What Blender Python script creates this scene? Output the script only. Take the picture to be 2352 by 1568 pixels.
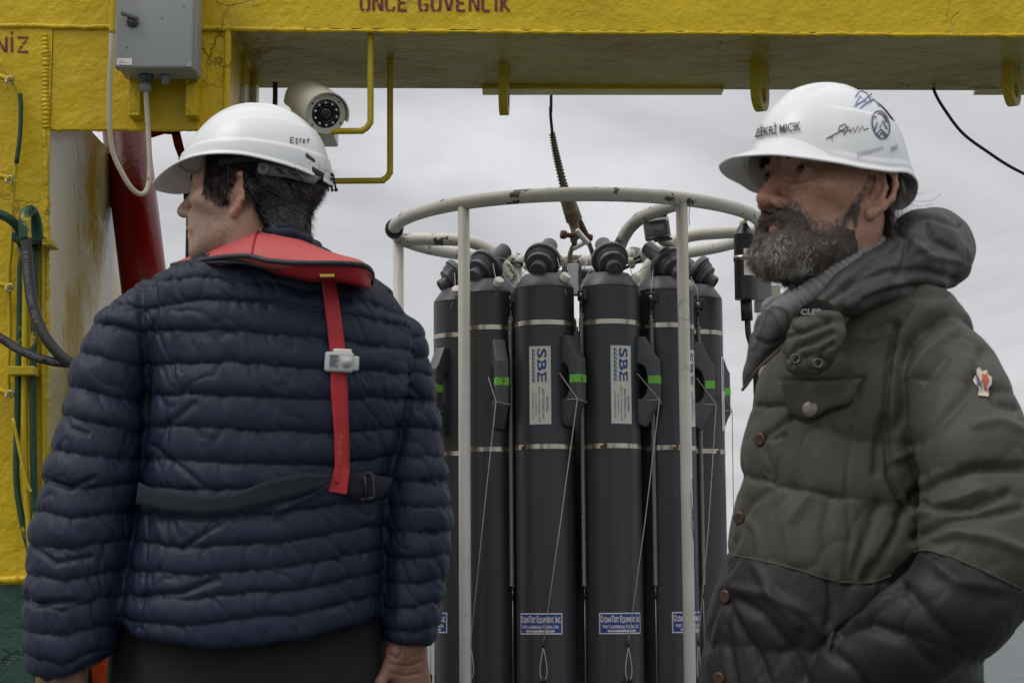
import bpy, bmesh, math, random
import numpy as np
from math import sin, cos, pi, radians, sqrt
from mathutils import Vector, Matrix
from mathutils.bvhtree import BVHTree
random.seed(7); rng = np.random.default_rng(7)
for o in list(bpy.data.objects): bpy.data.objects.remove(o)
S = bpy.context.scene; COL = S.collection

# ------------------------------------------------------------------ camera
CAMZ = 1.0; FPX = 4573.0; PITCH = math.atan((1355-784)/FPX)
cam_d = bpy.data.cameras.new('camera'); cam = bpy.data.objects.new('camera', cam_d); COL.objects.link(cam)
cam.location = (0, 0, CAMZ); cam.rotation_euler = (pi/2+PITCH, 0, 0)
cam_d.lens = 70; cam_d.sensor_width = 36; cam_d.clip_start = .05; cam_d.clip_end = 20000
cam_d.dof.use_dof = True; cam_d.dof.focus_distance = 4.95; cam_d.dof.aperture_fstop = 16
S.camera = cam
# ------------------------------------------------------------------ sky and sun
SUN_EL, SUN_AZ = 54, 246      # azimuth measured clockwise from +Y: behind the camera, to the left
W = bpy.data.worlds.new('World'); S.world = W; W.use_nodes = True
nt = W.node_tree; nt.nodes.clear()
def N(nt, t, **kw):
    n = nt.nodes.new(t)
    for k, v in kw.items():
        if k.startswith('_'): setattr(n, k[1:], v)
        else: n.inputs[k.replace('__', ' ')].default_value = v
    return n
sky = N(nt, 'ShaderNodeTexSky', _sky_type='NISHITA', _sun_disc=False)
sky.sun_elevation = radians(SUN_EL); sky.sun_rotation = radians(SUN_AZ)
tc = N(nt, 'ShaderNodeTexCoord'); sep = N(nt, 'ShaderNodeSeparateXYZ')
nt.links.new(tc.outputs['Generated'], sep.inputs[0])
ramp = nt.nodes.new('ShaderNodeValToRGB'); ramp.color_ramp.elements[0].position = 0.48
cr = ramp.color_ramp
cr.elements[0].color = (.10, .115, .12, 1); cr.elements[0].position = 0.485
cr.elements[1].color = (1.75, 1.75, 1.78, 1); cr.elements[1].position = 1.0
for p, c in ((.497, (.63, .64, .65)), (.56, (.685, .69, .705)), (.60, (.70, .705, .72)), (.68, (.80, .805, .82)), (.8, (1.15, 1.155, 1.17))):
    e = cr.elements.new(p); e.color = (*c, 1)
mr = N(nt, 'ShaderNodeMath', _operation='MULTIPLY_ADD'); mr.inputs[1].default_value = .5; mr.inputs[2].default_value = .5
nt.links.new(sep.outputs['Z'], mr.inputs[0]); nt.links.new(mr.outputs[0], ramp.inputs[0])
mp = N(nt, 'ShaderNodeMapping'); mp.inputs['Scale'].default_value = (1, 1, 3.2)
mp.inputs['Location'].default_value = (1.35, .2, .4)
nt.links.new(tc.outputs['Generated'], mp.inputs[0])
n1 = N(nt, 'ShaderNodeTexNoise', Scale=3.6, Detail=6, Roughness=.52, Distortion=.8)
nt.links.new(mp.outputs[0], n1.inputs['Vector'])
m1 = N(nt, 'ShaderNodeMapRange'); m1.inputs['From Min'].default_value = .34; m1.inputs['From Max'].default_value = .66
m1.inputs['To Min'].default_value = 7.1; m1.inputs['To Max'].default_value = 10.9
nt.links.new(n1.outputs[0], m1.inputs[0])
mul = N(nt, 'ShaderNodeVectorMath', _operation='SCALE')
nt.links.new(ramp.outputs[0], mul.inputs[0]); nt.links.new(m1.outputs[0], mul.inputs['Scale'])
mix = nt.nodes.new('ShaderNodeMix'); mix.data_type = 'RGBA'; mix.inputs[0].default_value = .93
nt.links.new(sky.outputs[0], mix.inputs[6]); nt.links.new(mul.outputs[0], mix.inputs[7])
bg = N(nt, 'ShaderNodeBackground', Strength=.1)
nt.links.new(mix.outputs[2], bg.inputs[0])
wo = N(nt, 'ShaderNodeOutputWorld'); nt.links.new(bg.outputs[0], wo.inputs[0])
sd = bpy.data.lights.new('sun', 'SUN'); sd.energy = 1.15; sd.angle = radians(28); sd.color = (1, .96, .9)
so = bpy.data.objects.new('sun', sd); COL.objects.link(so)
_az = radians(SUN_AZ); _el = radians(SUN_EL)
sundir = Vector((sin(_az)*cos(_el), cos(_az)*cos(_el), sin(_el)))
so.rotation_euler = sundir.to_track_quat('Z', 'Y').to_euler(); so.location = (-3, -4, 8)
S.view_settings.view_transform = 'Standard'; S.view_settings.look = 'None'
S.view_settings.gamma = 1; S.view_settings.use_curve_mapping = False; S.view_settings.exposure = 0
S.cycles.max_bounces = 6; S.cycles.transparent_max_bounces = 8

# ------------------------------------------------------------------ pixel <-> world (photo measured on a 2352 x 1568 grid)
cp, sp = cos(PITCH), sin(PITCH)
def at(px, py, Y):
    "point on the view ray of photo pixel (px, py) at world distance Y"
    xc = (px-1176)/FPX; yc = (784-py)/FPX
    d = np.array([xc, cp-yc*sp, sp+yc*cp])
    return Vector(d*(Y/d[1])) + Vector((0, 0, CAMZ))
def ray(px, py):
    xc = (px-1176)/FPX; yc = (784-py)/FPX
    return Vector((xc, cp-yc*sp, sp+yc*cp)).normalized()
def proj(P):
    P = np.asarray(P, dtype=float); q = P-np.array([0, 0, CAMZ])
    zf = q[..., 1]*cp+q[..., 2]*sp; yu = -q[..., 1]*sp+q[..., 2]*cp
    return 1176+FPX*q[..., 0]/zf, 784-FPX*yu/zf
def onz(px, py, z):
    "point on the view ray at height z"
    r = ray(px, py); t = (z-CAMZ)/r.z
    return Vector((0, 0, CAMZ))+r*t
def R(rpx, Y): return rpx*Y/FPX

# ------------------------------------------------------------------ materials
def newmat(name):
    m = bpy.data.materials.new(name); m.use_nodes = True
    return m, m.node_tree, m.node_tree.nodes['Principled BSDF']
def mat(name, col, rough=.5, col2=None, nscale=6, namp=.5, bump=0, bscale=60, bdist=.002, metal=0, spec=.5, sheen=0,
        coat=0, detail=5, coords='Object', spots=None, stretch=None, bump2=0, b2scale=10, trans=0, rvar=0, spotscale=25, spotth=.62, vcol=False, sss=0, bdetail=6):
    m, nt, b = newmat(name); L = nt.links.new
    tc = N(nt, 'ShaderNodeTexCoord'); src = tc.outputs[coords]
    if stretch:
        mp = N(nt, 'ShaderNodeMapping'); mp.inputs['Scale'].default_value = stretch
        L(src, mp.inputs[0]); src = mp.outputs[0]
    b.inputs['Base Color'].default_value = (*col, 1); b.inputs['Roughness'].default_value = rough
    b.inputs['Metallic'].default_value = metal; b.inputs['Specular IOR Level'].default_value = spec
    b.inputs['Sheen Weight'].default_value = sheen; b.inputs['Coat Weight'].default_value = coat
    b.inputs['Transmission Weight'].default_value = trans
    if sss: b.inputs['Subsurface Weight'].default_value = sss; b.inputs['Subsurface Radius'].default_value = (.01, .004, .002); b.inputs['Subsurface Scale'].default_value = .6
    out = None
    if vcol:
        a = N(nt, 'ShaderNodeAttribute', _attribute_name='tint'); out = a.outputs['Color']; L(out, b.inputs['Base Color'])
    if col2 is not None:
        n = N(nt, 'ShaderNodeTexNoise', Scale=nscale, Detail=detail, Roughness=.6); L(src, n.inputs['Vector'])
        r = N(nt, 'ShaderNodeMapRange'); r.inputs['From Min'].default_value = .5-.5*(1-namp)-.05; r.inputs['From Max'].default_value = .5+.5*(1-namp)+.05
        L(n.outputs[0], r.inputs[0])
        mx = nt.nodes.new('ShaderNodeMix'); mx.data_type = 'RGBA'; mx.inputs[6].default_value = (*col, 1); mx.inputs[7].default_value = (*col2, 1)
        if out: L(out, mx.inputs[6])
        L(r.outputs[0], mx.inputs[0]); out = mx.outputs[2]; L(out, b.inputs['Base Color'])
        if rvar:
            rr = N(nt, 'ShaderNodeMapRange'); rr.inputs['To Min'].default_value = rough; rr.inputs['To Max'].default_value = rough+rvar
            L(n.outputs[0], rr.inputs[0]); L(rr.outputs[0], b.inputs['Roughness'])
    hgt = None
    if spots is not None:
        n = N(nt, 'ShaderNodeTexNoise', Scale=spotscale, Detail=8, Roughness=.62); L(tc.outputs[coords], n.inputs['Vector'])
        r = N(nt, 'ShaderNodeMapRange'); r.inputs['From Min'].default_value = spotth; r.inputs['From Max'].default_value = spotth+.015; L(n.outputs[0], r.inputs[0])
        mx = nt.nodes.new('ShaderNodeMix'); mx.data_type = 'RGBA'; mx.inputs[7].default_value = (*spots, 1)
        if out: L(out, mx.inputs[6])
        else: mx.inputs[6].default_value = (*col, 1)
        L(r.outputs[0], mx.inputs[0]); out = mx.outputs[2]; L(out, b.inputs['Base Color'])
    prev = None
    for amp, sc, dist in ((bump2, b2scale, bdist*3), (bump, bscale, bdist)):
        if amp:
            n = N(nt, 'ShaderNodeTexNoise', Scale=sc, Detail=bdetail, Roughness=.6); L(src, n.inputs['Vector'])
            bp = N(nt, 'ShaderNodeBump', Strength=amp, Distance=dist); L(n.outputs[0], bp.inputs['Height'])
            if prev: L(prev, bp.inputs['Normal'])
            prev = bp.outputs[0]
    if prev: L(prev, b.inputs['Normal'])
    return m
def paint(name, colA, colB, rough=.35, spec=.35, coats=1.0, chips=None, chipth=.7, scale=1.0, under=None, underth=.5, underscale=3):
    "thick ship paint: runs, blisters, flaked and over-painted edges"
    m, nt, b = newmat(name); L = nt.links.new
    tc = N(nt, 'ShaderNodeTexCoord'); src = tc.outputs['Object']
    n = N(nt, 'ShaderNodeTexNoise', Scale=3*scale, Detail=7, Roughness=.62); L(src, n.inputs['Vector'])
    r = N(nt, 'ShaderNodeMapRange'); r.inputs['From Min'].default_value = .36; r.inputs['From Max'].default_value = .64; L(n.outputs[0], r.inputs[0])
    mx = nt.nodes.new('ShaderNodeMix'); mx.data_type = 'RGBA'; mx.inputs[6].default_value = (*colA, 1); mx.inputs[7].default_value = (*colB, 1)
    L(r.outputs[0], mx.inputs[0]); out = mx.outputs[2]
    if under is not None:
        nu = N(nt, 'ShaderNodeTexNoise', Scale=underscale, Detail=6, Roughness=.6, Distortion=.3); L(src, nu.inputs['Vector'])
        ru = N(nt, 'ShaderNodeMapRange'); ru.inputs['From Min'].default_value = underth; ru.inputs['From Max'].default_value = underth+.05; L(nu.outputs[0], ru.inputs[0])
        m3 = nt.nodes.new('ShaderNodeMix'); m3.data_type = 'RGBA'; L(out, m3.inputs[6]); m3.inputs[7].default_value = (*under, 1); L(ru.outputs[0], m3.inputs[0]); out = m3.outputs[2]
    # grime in fine speckles
    n2 = N(nt, 'ShaderNodeTexNoise', Scale=55*scale, Detail=8, Roughness=.7); L(src, n2.inputs['Vector'])
    r2 = N(nt, 'ShaderNodeMapRange'); r2.inputs['From Min'].default_value = .60; r2.inputs['From Max'].default_value = .72; r2.inputs['To Max'].default_value = .45; L(n2.outputs[0], r2.inputs[0])
    m2 = nt.nodes.new('ShaderNodeMix'); m2.data_type = 'RGBA'; L(out, m2.inputs[6]); m2.inputs[7].default_value = (colA[0]*.3, colA[1]*.3, colA[2]*.5+.01, 1); L(r2.outputs[0], m2.inputs[0]); out = m2.outputs[2]
    # ragged layer edges
    dist = N(nt, 'ShaderNodeTexNoise', Scale=9*scale, Detail=6, Roughness=.65); L(src, dist.inputs['Vector'])
    vm = N(nt, 'ShaderNodeVectorMath', _operation='MULTIPLY_ADD'); vm.inputs[1].default_value = (.12, .12, .12)
    L(dist.outputs['Color'], vm.inputs[0]); L(src, vm.inputs[2])
    vor = N(nt, 'ShaderNodeTexVoronoi', Scale=9*scale, _feature='DISTANCE_TO_EDGE'); L(vm.outputs[0], vor.inputs['Vector'])
    rv = N(nt, 'ShaderNodeMapRange'); rv.inputs['From Min'].default_value = 0; rv.inputs['From Max'].default_value = .035; L(vor.outputs['Distance'], rv.inputs[0])
    gate = N(nt, 'ShaderNodeTexNoise', Scale=3.1*scale, Detail=4); L(src, gate.inputs['Vector'])
    rg = N(nt, 'ShaderNodeMapRange'); rg.inputs['From Min'].default_value = .56; rg.inputs['From Max'].default_value = .66; L(gate.outputs[0], rg.inputs[0])
    hm = N(nt, 'ShaderNodeMath', _operation='MULTIPLY'); iv = N(nt, 'ShaderNodeMath', _operation='SUBTRACT'); iv.inputs[0].default_value = 1
    L(rv.outputs[0], iv.inputs[1]); L(iv.outputs[0], hm.inputs[0]); L(rg.outputs[0], hm.inputs[1])
    big = N(nt, 'ShaderNodeTexNoise', Scale=14*scale, Detail=7, Roughness=.55); L(src, big.inputs['Vector'])
    fin = N(nt, 'ShaderNodeTexNoise', Scale=75*scale, Detail=6, Roughness=.6); L(src, fin.inputs['Vector'])
    b1 = N(nt, 'ShaderNodeBump', Strength=min(1, .75*coats), Distance=.013*coats*coats); L(big.outputs[0], b1.inputs['Height'])
    b2 = N(nt, 'ShaderNodeBump', Strength=.7*min(coats, 1.2), Distance=.003); L(fin.outputs[0], b2.inputs['Height']); L(b1.outputs[0], b2.inputs['Normal'])
    b3 = N(nt, 'ShaderNodeBump', Strength=.7*coats, Distance=-.005); L(hm.outputs[0], b3.inputs['Height']); L(b2.outputs[0], b3.inputs['Normal'])
    mc = nt.nodes.new('ShaderNodeMix'); mc.data_type = 'RGBA'; L(out, mc.inputs[6]); mc.inputs[7].default_value = (colA[0]*.25, colA[1]*.22, colA[2]*.4+.004, 1)
    mcf = N(nt, 'ShaderNodeMath', _operation='MULTIPLY'); mcf.inputs[1].default_value = .75*min(1, coats); L(hm.outputs[0], mcf.inputs[0]); L(mcf.outputs[0], mc.inputs[0]); out = mc.outputs[2]
    L(b3.outputs[0], b.inputs['Normal'])
    if chips is not None:
        nc = N(nt, 'ShaderNodeTexNoise', Scale=11*scale, Detail=9, Roughness=.66); L(src, nc.inputs['Vector'])
        rc = N(nt, 'ShaderNodeMapRange'); rc.inputs['From Min'].default_value = chipth; rc.inputs['From Max'].default_value = chipth+.01; L(nc.outputs[0], rc.inputs[0])
        m4 = nt.nodes.new('ShaderNodeMix'); m4.data_type = 'RGBA'; L(out, m4.inputs[6]); m4.inputs[7].default_value = (*chips, 1); L(rc.outputs[0], m4.inputs[0]); out = m4.outputs[2]
        b4 = N(nt, 'ShaderNodeBump', Strength=.8, Distance=-.002); L(rc.outputs[0], b4.inputs['Height']); L(b3.outputs[0], b4.inputs['Normal']); L(b4.outputs[0], b.inputs['Normal'])
    L(out, b.inputs['Base Color']); b.inputs['Roughness'].default_value = rough; b.inputs['Specular IOR Level'].default_value = spec
    return m
M = {}
M['yellow'] = paint('yellow_ship_paint', (.64, .44, .003), (.50, .345, .003), .34, coats=1.0, chips=(.10, .07, .02), chipth=.735)
M['yellow_gloss'] = paint('yellow_gloss_paint', (.50, .36, .008), (.40, .29, .008), .22, coats=.6)
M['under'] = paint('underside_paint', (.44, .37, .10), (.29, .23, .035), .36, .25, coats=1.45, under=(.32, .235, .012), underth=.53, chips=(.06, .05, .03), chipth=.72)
M['cream'] = paint('cream_gloss_plate', (.56, .49, .26), (.46, .40, .20), .18, coats=.45, under=(.38, .27, .01), underth=.52, underscale=2.2, scale=.8)
M['green'] = paint('green_ship_paint', (.020, .055, .040), (.028, .075, .052), .42, coats=1.0)
M['pipe_green'] = paint('green_pipe_paint', (.012, .065, .038), (.01, .045, .03), .4, coats=.6, under=(.50, .37, .01), underth=.57, underscale=9)
M['pipe_yellow'] = paint('yellow_pipe_paint', (.50, .37, .01), (.40, .30, .01), .4, coats=.7, under=(.02, .07, .04), underth=.66, underscale=9)
M['rail'] = paint('rail_paint', (.46, .34, .007), (.36, .27, .008), .38, coats=.6, scale=1.6)
M['red'] = paint('dark_red_paint', (.25, .004, .007), (.18, .003, .006), .25, .3, coats=.5)
M['stencil'] = mat('stencil_red', (.20, .012, .02), .5, (.14, .012, .015), 20, .4, bump=.3, bscale=80)
M['box'] = mat('grey_enclosure', (.30, .315, .31), .42, (.26, .275, .27), 3, .3, bump=.08, bscale=200, bdist=.001)
M['dark_metal'] = mat('dark_cast_metal', (.10, .105, .10), .35, metal=.6)
M['plastic_grey'] = mat('grey_plastic', (.22, .24, .25), .4)
M['cable_white'] = mat('dirty_white_cable', (.50, .45, .33), .5, (.36, .31, .22), 14, .4, bump=.2, bscale=60, spots=(.10, .06, .04), spotscale=70, spotth=.66)
M['rubber'] = mat('black_rubber', (.012, .012, .013), .45, (.02, .02, .02), 12, .4, bump=.15, bscale=140)
M['print_grey'] = mat('grey_print', (.16, .16, .16), .6)
M['white_tube'] = paint('chipped_white_tube', (.60, .59, .55), (.50, .485, .44), .35, coats=.55, chips=(.085, .075, .062), chipth=.578, scale=1.4)
M['white_post'] = paint('stained_white_post', (.60, .585, .55), (.50, .47, .43), .4, coats=.5, chips=(.30, .22, .15), chipth=.69, scale=1.1)
M['pvc'] = mat('grey_pvc', (.032, .035, .040), .34, (.042, .045, .052), 1.2, .25, stretch=(22, 22, .5), bump=.05, bscale=8, rvar=.1, spots=(.09, .095, .10), spotscale=45, spotth=.735)
M['pvc_light'] = mat('grey_pvc_machined', (.080, .087, .098), .40, (.062, .068, .077), 9, .4, bump=.1, bscale=90)
M['pvc_dark'] = mat('dark_pvc', (.022, .024, .028), .4)
M['steel'] = mat('stainless_band', (.58, .56, .50), .22, (.34, .30, .25), 26, .5, metal=.9, spots=(.12, .05, .015), spotscale=34, spotth=.63)
M['spring'] = mat('spring_steel', (.48, .45, .40), .30, metal=.85)
M['nylon'] = mat('white_nylon', (.76, .74, .66), .4, (.66, .63, .54), 30, .3)
M['cord'] = mat('monofilament', (.55, .55, .52), .35, (.38, .38, .34), 15, .3)
M['tape'] = mat('green_tape', (.17, .55, .05), .55, (.20, .60, .07), 40, .4, bump=.15, bscale=60)
M['marker'] = mat('black_marker', (.012, .014, .012), .6)
M['label_cream'] = mat('cream_sticker', (.72, .72, .62), .4, (.66, .66, .55), 8, .3)
M['label_blue'] = mat('blue_print', (.012, .05, .26), .45)
M['label_white'] = mat('white_print', (.78, .70, .68), .5)
M['brass'] = mat('worn_termination', (.20, .165, .11), .5, (.10, .08, .055), 22, .5, metal=.35, bump=.5, bscale=40, spots=(.05, .025, .012), spotscale=30, spotth=.58)
M['rust'] = mat('rusty_bolt', (.06, .03, .02), .75, (.12, .045, .02), 40, .5, bump=.6, bscale=90)
M['alu'] = mat('dull_aluminium', (.55, .56, .58), .35, (.45, .46, .48), 12, .4, metal=.7)
M['black_pl'] = mat('black_plastic', (.012, .012, .014), .35)
M['glass'] = mat('clear_housing', (.9, .92, .92), .03, trans=.95)
M['lens'] = mat('lens_glass', (.012, .012, .018), .05, coat=.6)
M['cam_white'] = mat('camera_housing', (.60, .57, .49), .3, (.5, .47, .38), 8, .4, bump=.1, bscale=40)
M['led'] = mat('infrared_led', (.55, .55, .52), .15)
M['helmet'] = mat('white_helmet_shell', (.70, .71, .72), .36, (.62, .63, .64), 5, .3, coat=.08, spots=(.42, .42, .42), spotscale=30, spotth=.72, bump=.03, bscale=60)
M['helmet_trim'] = mat('helmet_harness', (.10, .105, .11), .45)
M['web_dark'] = mat('dark_webbing', (.010, .010, .012), .7)
M['ink_blue'] = mat('blue_ink', (.03, .06, .26), .5)
M['ink_dark'] = mat('dark_blue_ink', (.02, .03, .10), .5)
def fabric(name, col, col2, rough=.42, spec=.5, wr=1.0, scale=30, sheen=.0):
    m, nt, b = newmat(name); L = nt.links.new
    tc = N(nt, 'ShaderNodeTexCoord'); src = tc.outputs['Object']
    n = N(nt, 'ShaderNodeTexNoise', Scale=5, Detail=5); L(src, n.inputs['Vector'])
    mx = nt.nodes.new('ShaderNodeMix'); mx.data_type = 'RGBA'; mx.inputs[6].default_value = (*col, 1); mx.inputs[7].default_value = (*col2, 1)
    L(n.outputs[0], mx.inputs[0]); L(mx.outputs[2], b.inputs['Base Color'])
    b.inputs['Roughness'].default_value = rough; b.inputs['Specular IOR Level'].default_value = spec; b.inputs['Sheen Weight'].default_value = sheen
    mp = N(nt, 'ShaderNodeMapping'); mp.inputs['Scale'].default_value = (1, 1, .45); mp.inputs['Rotation'].default_value = (0, radians(28), 0); L(src, mp.inputs[0])
    a = N(nt, 'ShaderNodeTexNoise', Scale=scale, Detail=5, Roughness=.55, Distortion=.7); L(mp.outputs[0], a.inputs['Vector'])
    b1 = N(nt, 'ShaderNodeBump', Strength=.55*wr, Distance=.006); L(a.outputs[0], b1.inputs['Height'])
    f = N(nt, 'ShaderNodeTexNoise', Scale=420, Detail=2); L(src, f.inputs['Vector'])
    b2 = N(nt, 'ShaderNodeBump', Strength=.12, Distance=.0006); L(f.outputs[0], b2.inputs['Height']); L(b1.outputs[0], b2.inputs['Normal'])
    L(b2.outputs[0], b.inputs['Normal'])
    return m
M['navy'] = fabric('navy_nylon', (.0075, .0120, .030), (.0105, .0160, .038), .54, .25, .9, 30)
M['olive'] = fabric('olive_nylon', (.050, .047, .038), (.061, .058, .047), .56, .22, .9, 24)
M['charcoal'] = fabric('charcoal_nylon', (.0125, .0105, .0120), (.0165, .0140, .0155), .54, .24, .9, 24)
M['hoodcloth'] = fabric('grey_hood_nylon', (.050, .049, .046), (.061, .060, .056), .56, .24, .7, 20)
M['trouser'] = fabric('black_trousers', (.0080, .0066, .0058), (.0115, .0095, .0085), .7, .3, 1.4, 9)
M['vest'] = fabric('faded_red_vest', (.52, .10, .10), (.44, .072, .072), .6, .3, .5, 18)
M['vest_dark'] = fabric('red_vest_flap', (.36, .014, .022), (.26, .012, .018), .6, .3, .5, 18)
M['redweb'] = mat('red_webbing', (.42, .012, .018), .6, (.34, .010, .015), 12, .4, bump=.5, bscale=300, bdist=.001)
M['navyweb'] = mat('navy_webbing', (.004, .0065, .012), .9, (.006, .010, .018), 12, .4, bump=.4, bscale=300, bdist=.001)
M['piping'] = mat('navy_piping', (.010, .018, .030), .55, bump=.3, bscale=120)
M['knit'] = mat('grey_knit', (.24, .24, .245), .85, (.12, .12, .12), 60, .4, bump=.8, bscale=120)
M['skinL'] = mat('skin_left_man', (.37, .205, .145), .5, (.29, .14, .095), 16, .35, bump=.25, bscale=160, bdist=.0012, spec=.4, sss=.12, spots=(.26, .13, .09), spotscale=60, spotth=.66)
M['skinR'] = mat('skin_right_man', (.30, .135, .085), .5, (.19, .075, .045), 20, .35, bump=.35, bscale=120, bdist=.0015, spec=.4, sss=.12, spots=(.17, .065, .04), spotscale=50, spotth=.64)
M['hair'] = mat('black_hair', (.007, .006, .006), .75, spec=.15)
M['hairstrand'] = mat('hair_strands', (.02, .018, .018), .35, spec=.7, vcol=True)
M['eye'] = mat('eyeball', (.15, .125, .115), .2)  # eyeball colour darkened to carry the upper lid's shadow
M['iris'] = mat('iris', (.02, .012, .008), .1)
M['leather'] = mat('brown_leather', (.035, .016, .010), .5, (.06, .03, .02), 40, .4)
M['snap'] = mat('metal_snap', (.20, .18, .17), .38, metal=.9)
M['button'] = mat('antique_button', (.09, .055, .035), .35, (.05, .03, .02), 30, .4, metal=.7)
M['beacon'] = mat('white_beacon', (.62, .63, .61), .25, trans=.25)
M['orange'] = mat('orange_hull', (.52, .075, .02), .5, (.42, .055, .018), 4, .3, bump=.3, bscale=30)
M['boot'] = mat('boot_leather', (.015, .013, .012), .5, bump=.3, bscale=60)

# ------------------------------------------------------------------ object helpers
def link(o, parent=None):
    COL.objects.link(o)
    if parent is not None: o.parent = parent
    return o
def tag(o, label=None, cat=None, group=None, kind=None):
    if label: o['label'] = label
    if cat: o['category'] = cat
    if group: o['group'] = group
    if kind: o['kind'] = kind
    return o
def thing(name, label, cat, loc=(0, 0, 0), group=None):
    o = bpy.data.objects.new(name, None); o.empty_display_size = .05; COL.objects.link(o); o.location = loc
    return tag(o, label, cat, group)
def meshobj(name, V, F, m=None, parent=None, smooth=True, world=True):
    """V in world coordinates; if a parent with a location is given, shift into its space"""
    me = bpy.data.meshes.new(name)
    V = np.asarray(V, dtype=float)
    if parent is not None and world:
        p = parent; off = np.zeros(3)
        while p is not None: off += np.array(p.location); p = p.parent
        V = V-off
    fl = F.tolist() if isinstance(F, np.ndarray) else F
    me.from_pydata(V.tolist() if len(V) < 400000 else V, [], fl)
    if smooth: me.polygons.foreach_set('use_smooth', [True]*len(me.polygons))
    if m is not None: me.materials.append(m)
    me.update()
    return link(bpy.data.objects.new(name, me), parent)
class MB:
    "collects shapes, links them as ONE mesh"
    def __init__(s): s.V = []; s.F = []; s.n = 0; s.mi = []
    def add(s, V, F, mi=0):
        s.V.append(np.asarray(V, dtype=float)); s.F += [[i+s.n for i in f] for f in F]; s.n += len(V); s.mi += [mi]*len(F); return s
    def build(s, name, m, parent=None, smooth=False, world=True):
        ms = m if isinstance(m, (list, tuple)) else [m]
        o = meshobj(name, np.vstack(s.V), s.F, None, parent, smooth, world)
        for x in ms: o.data.materials.append(x)
        if len(ms) > 1: o.data.polygons.foreach_set('material_index', s.mi)
        return o
def box(x0, x1, y0, y1, z0, z1, bev=0):
    if bev <= 0:
        V = [(x, y, z) for x in (x0, x1) for y in (y0, y1) for z in (z0, z1)]
        return V, [[0, 1, 3, 2], [4, 6, 7, 5], [0, 4, 5, 1], [2, 3, 7, 6], [0, 2, 6, 4], [1, 5, 7, 3]]
    bm = bmesh.new(); bmesh.ops.create_cube(bm, size=1)
    for v in bm.verts: v.co = Vector(((x0+x1)/2+v.co.x*(x1-x0), (y0+y1)/2+v.co.y*(y1-y0), (z0+z1)/2+v.co.z*(z1-z0)))
    bmesh.ops.bevel(bm, geom=bm.edges[:], offset=bev, segments=3, affect='EDGES', profile=.5)
    bm.verts.index_update(); V = [v.co[:] for v in bm.verts]; F = [[v.index for v in f.verts] for f in bm.faces]; bm.free()
    return V, F
def xf(V, Mx):
    return [tuple(Mx@Vector(v)) for v in V]
def prism(poly, axis, a, b):
    "extrude a 2D polygon (in the two other axes) between a and b along axis"
    n = len(poly); V = []
    for t in (a, b):
        for (u, v) in poly: V.append({'x': (t, u, v), 'y': (u, t, v), 'z': (u, v, t)}[axis])
    F = [list(range(n))[::-1], list(range(n, 2*n))]+[[i, (i+1) % n, n+(i+1) % n, n+i] for i in range(n)]
    return V, F
def hull2(front, back):
    "solid between two matching polygons in space"
    n = len(front); V = [tuple(p) for p in front]+[tuple(p) for p in back]
    return V, [list(range(n))[::-1], list(range(n, 2*n))]+[[i, (i+1) % n, n+(i+1) % n, n+i] for i in range(n)]
def smoothpath(P, n=8):
    "Catmull-Rom through the points"
    P = [np.array(p, dtype=float) for p in P]; out = []
    Q = [2*P[0]-P[1]]+P+[2*P[-1]-P[-2]]
    for i in range(1, len(Q)-2):
        p0, p1, p2, p3 = Q[i-1:i+3]
        for k in range(n):
            t = k/n
            out.append(.5*((2*p1)+(-p0+p2)*t+(2*p0-5*p1+4*p2-p3)*t*t+(-p0+3*p1-3*p2+p3)*t**3))
    out.append(P[-1]); return out
def tube(path, r, seg=10, cap=True, closed=False, radii=None):
    P = [np.array(p, dtype=float) for p in path]; n = len(P); V = []; F = []
    T = []
    for i in range(n):
        a = P[(i-1) % n] if closed or i > 0 else P[0]; b = P[(i+1) % n] if closed or i < n-1 else P[-1]
        t = b-a; T.append(t/(np.linalg.norm(t)+1e-12))
    up = np.array([0, 0, 1.]) if abs(T[0][2]) < .9 else np.array([1., 0, 0])
    u = np.cross(T[0], up); u /= np.linalg.norm(u)
    for i in range(n):
        u = u-T[i]*np.dot(u, T[i]); u /= np.linalg.norm(u)+1e-12; w = np.cross(T[i], u)
        rr = radii[i] if radii is not None else r
        for k in range(seg):
            a = 2*pi*k/seg; V.append(P[i]+rr*(cos(a)*u+sin(a)*w))
    m = n if closed else n-1
    for i in range(m):
        for k in range(seg):
            j = (i+1) % n; F.append([i*seg+k, i*seg+(k+1) % seg, j*seg+(k+1) % seg, j*seg+k])
    if cap and not closed: F.append(list(range(seg))[::-1]); F.append([(n-1)*seg+k for k in range(seg)])
    return V, F
def lathe(prof, seg=32, Mx=None):
    "prof: list of (r, z) along +Z"
    V = []; F = []
    for r, z in prof:
        for k in range(seg):
            a = 2*pi*k/seg; V.append((r*cos(a), r*sin(a), z))
    for i in range(len(prof)-1):
        for k in range(seg): F.append([i*seg+k, i*seg+(k+1) % seg, (i+1)*seg+(k+1) % seg, (i+1)*seg+k])
    if prof[0][0] > 1e-6: F.append(list(range(seg))[::-1])
    if prof[-1][0] > 1e-6: F.append([(len(prof)-1)*seg+k for k in range(seg)])
    if Mx is not None: V = xf(V, Mx)
    return V, F
def frame(origin, zdir, xhint=(1, 0, 0)):
    z = Vector(zdir).normalized(); x = Vector(xhint); x = (x-z*x.dot(z))
    if x.length < 1e-5: x = Vector((0, 1, 0)); x = x-z*x.dot(z)
    x.normalize(); y = z.cross(x)
    m = Matrix((x, y, z)).transposed().to_4x4(); m.translation = Vector(origin); return m
def sphere(c, r, seg=16, rings=10):
    prof = [(max(1e-7, sin(pi*i/rings)*r), -cos(pi*i/rings)*r) for i in range(rings+1)]
    return lathe(prof, seg, Matrix.Translation(Vector(c)))
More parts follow.
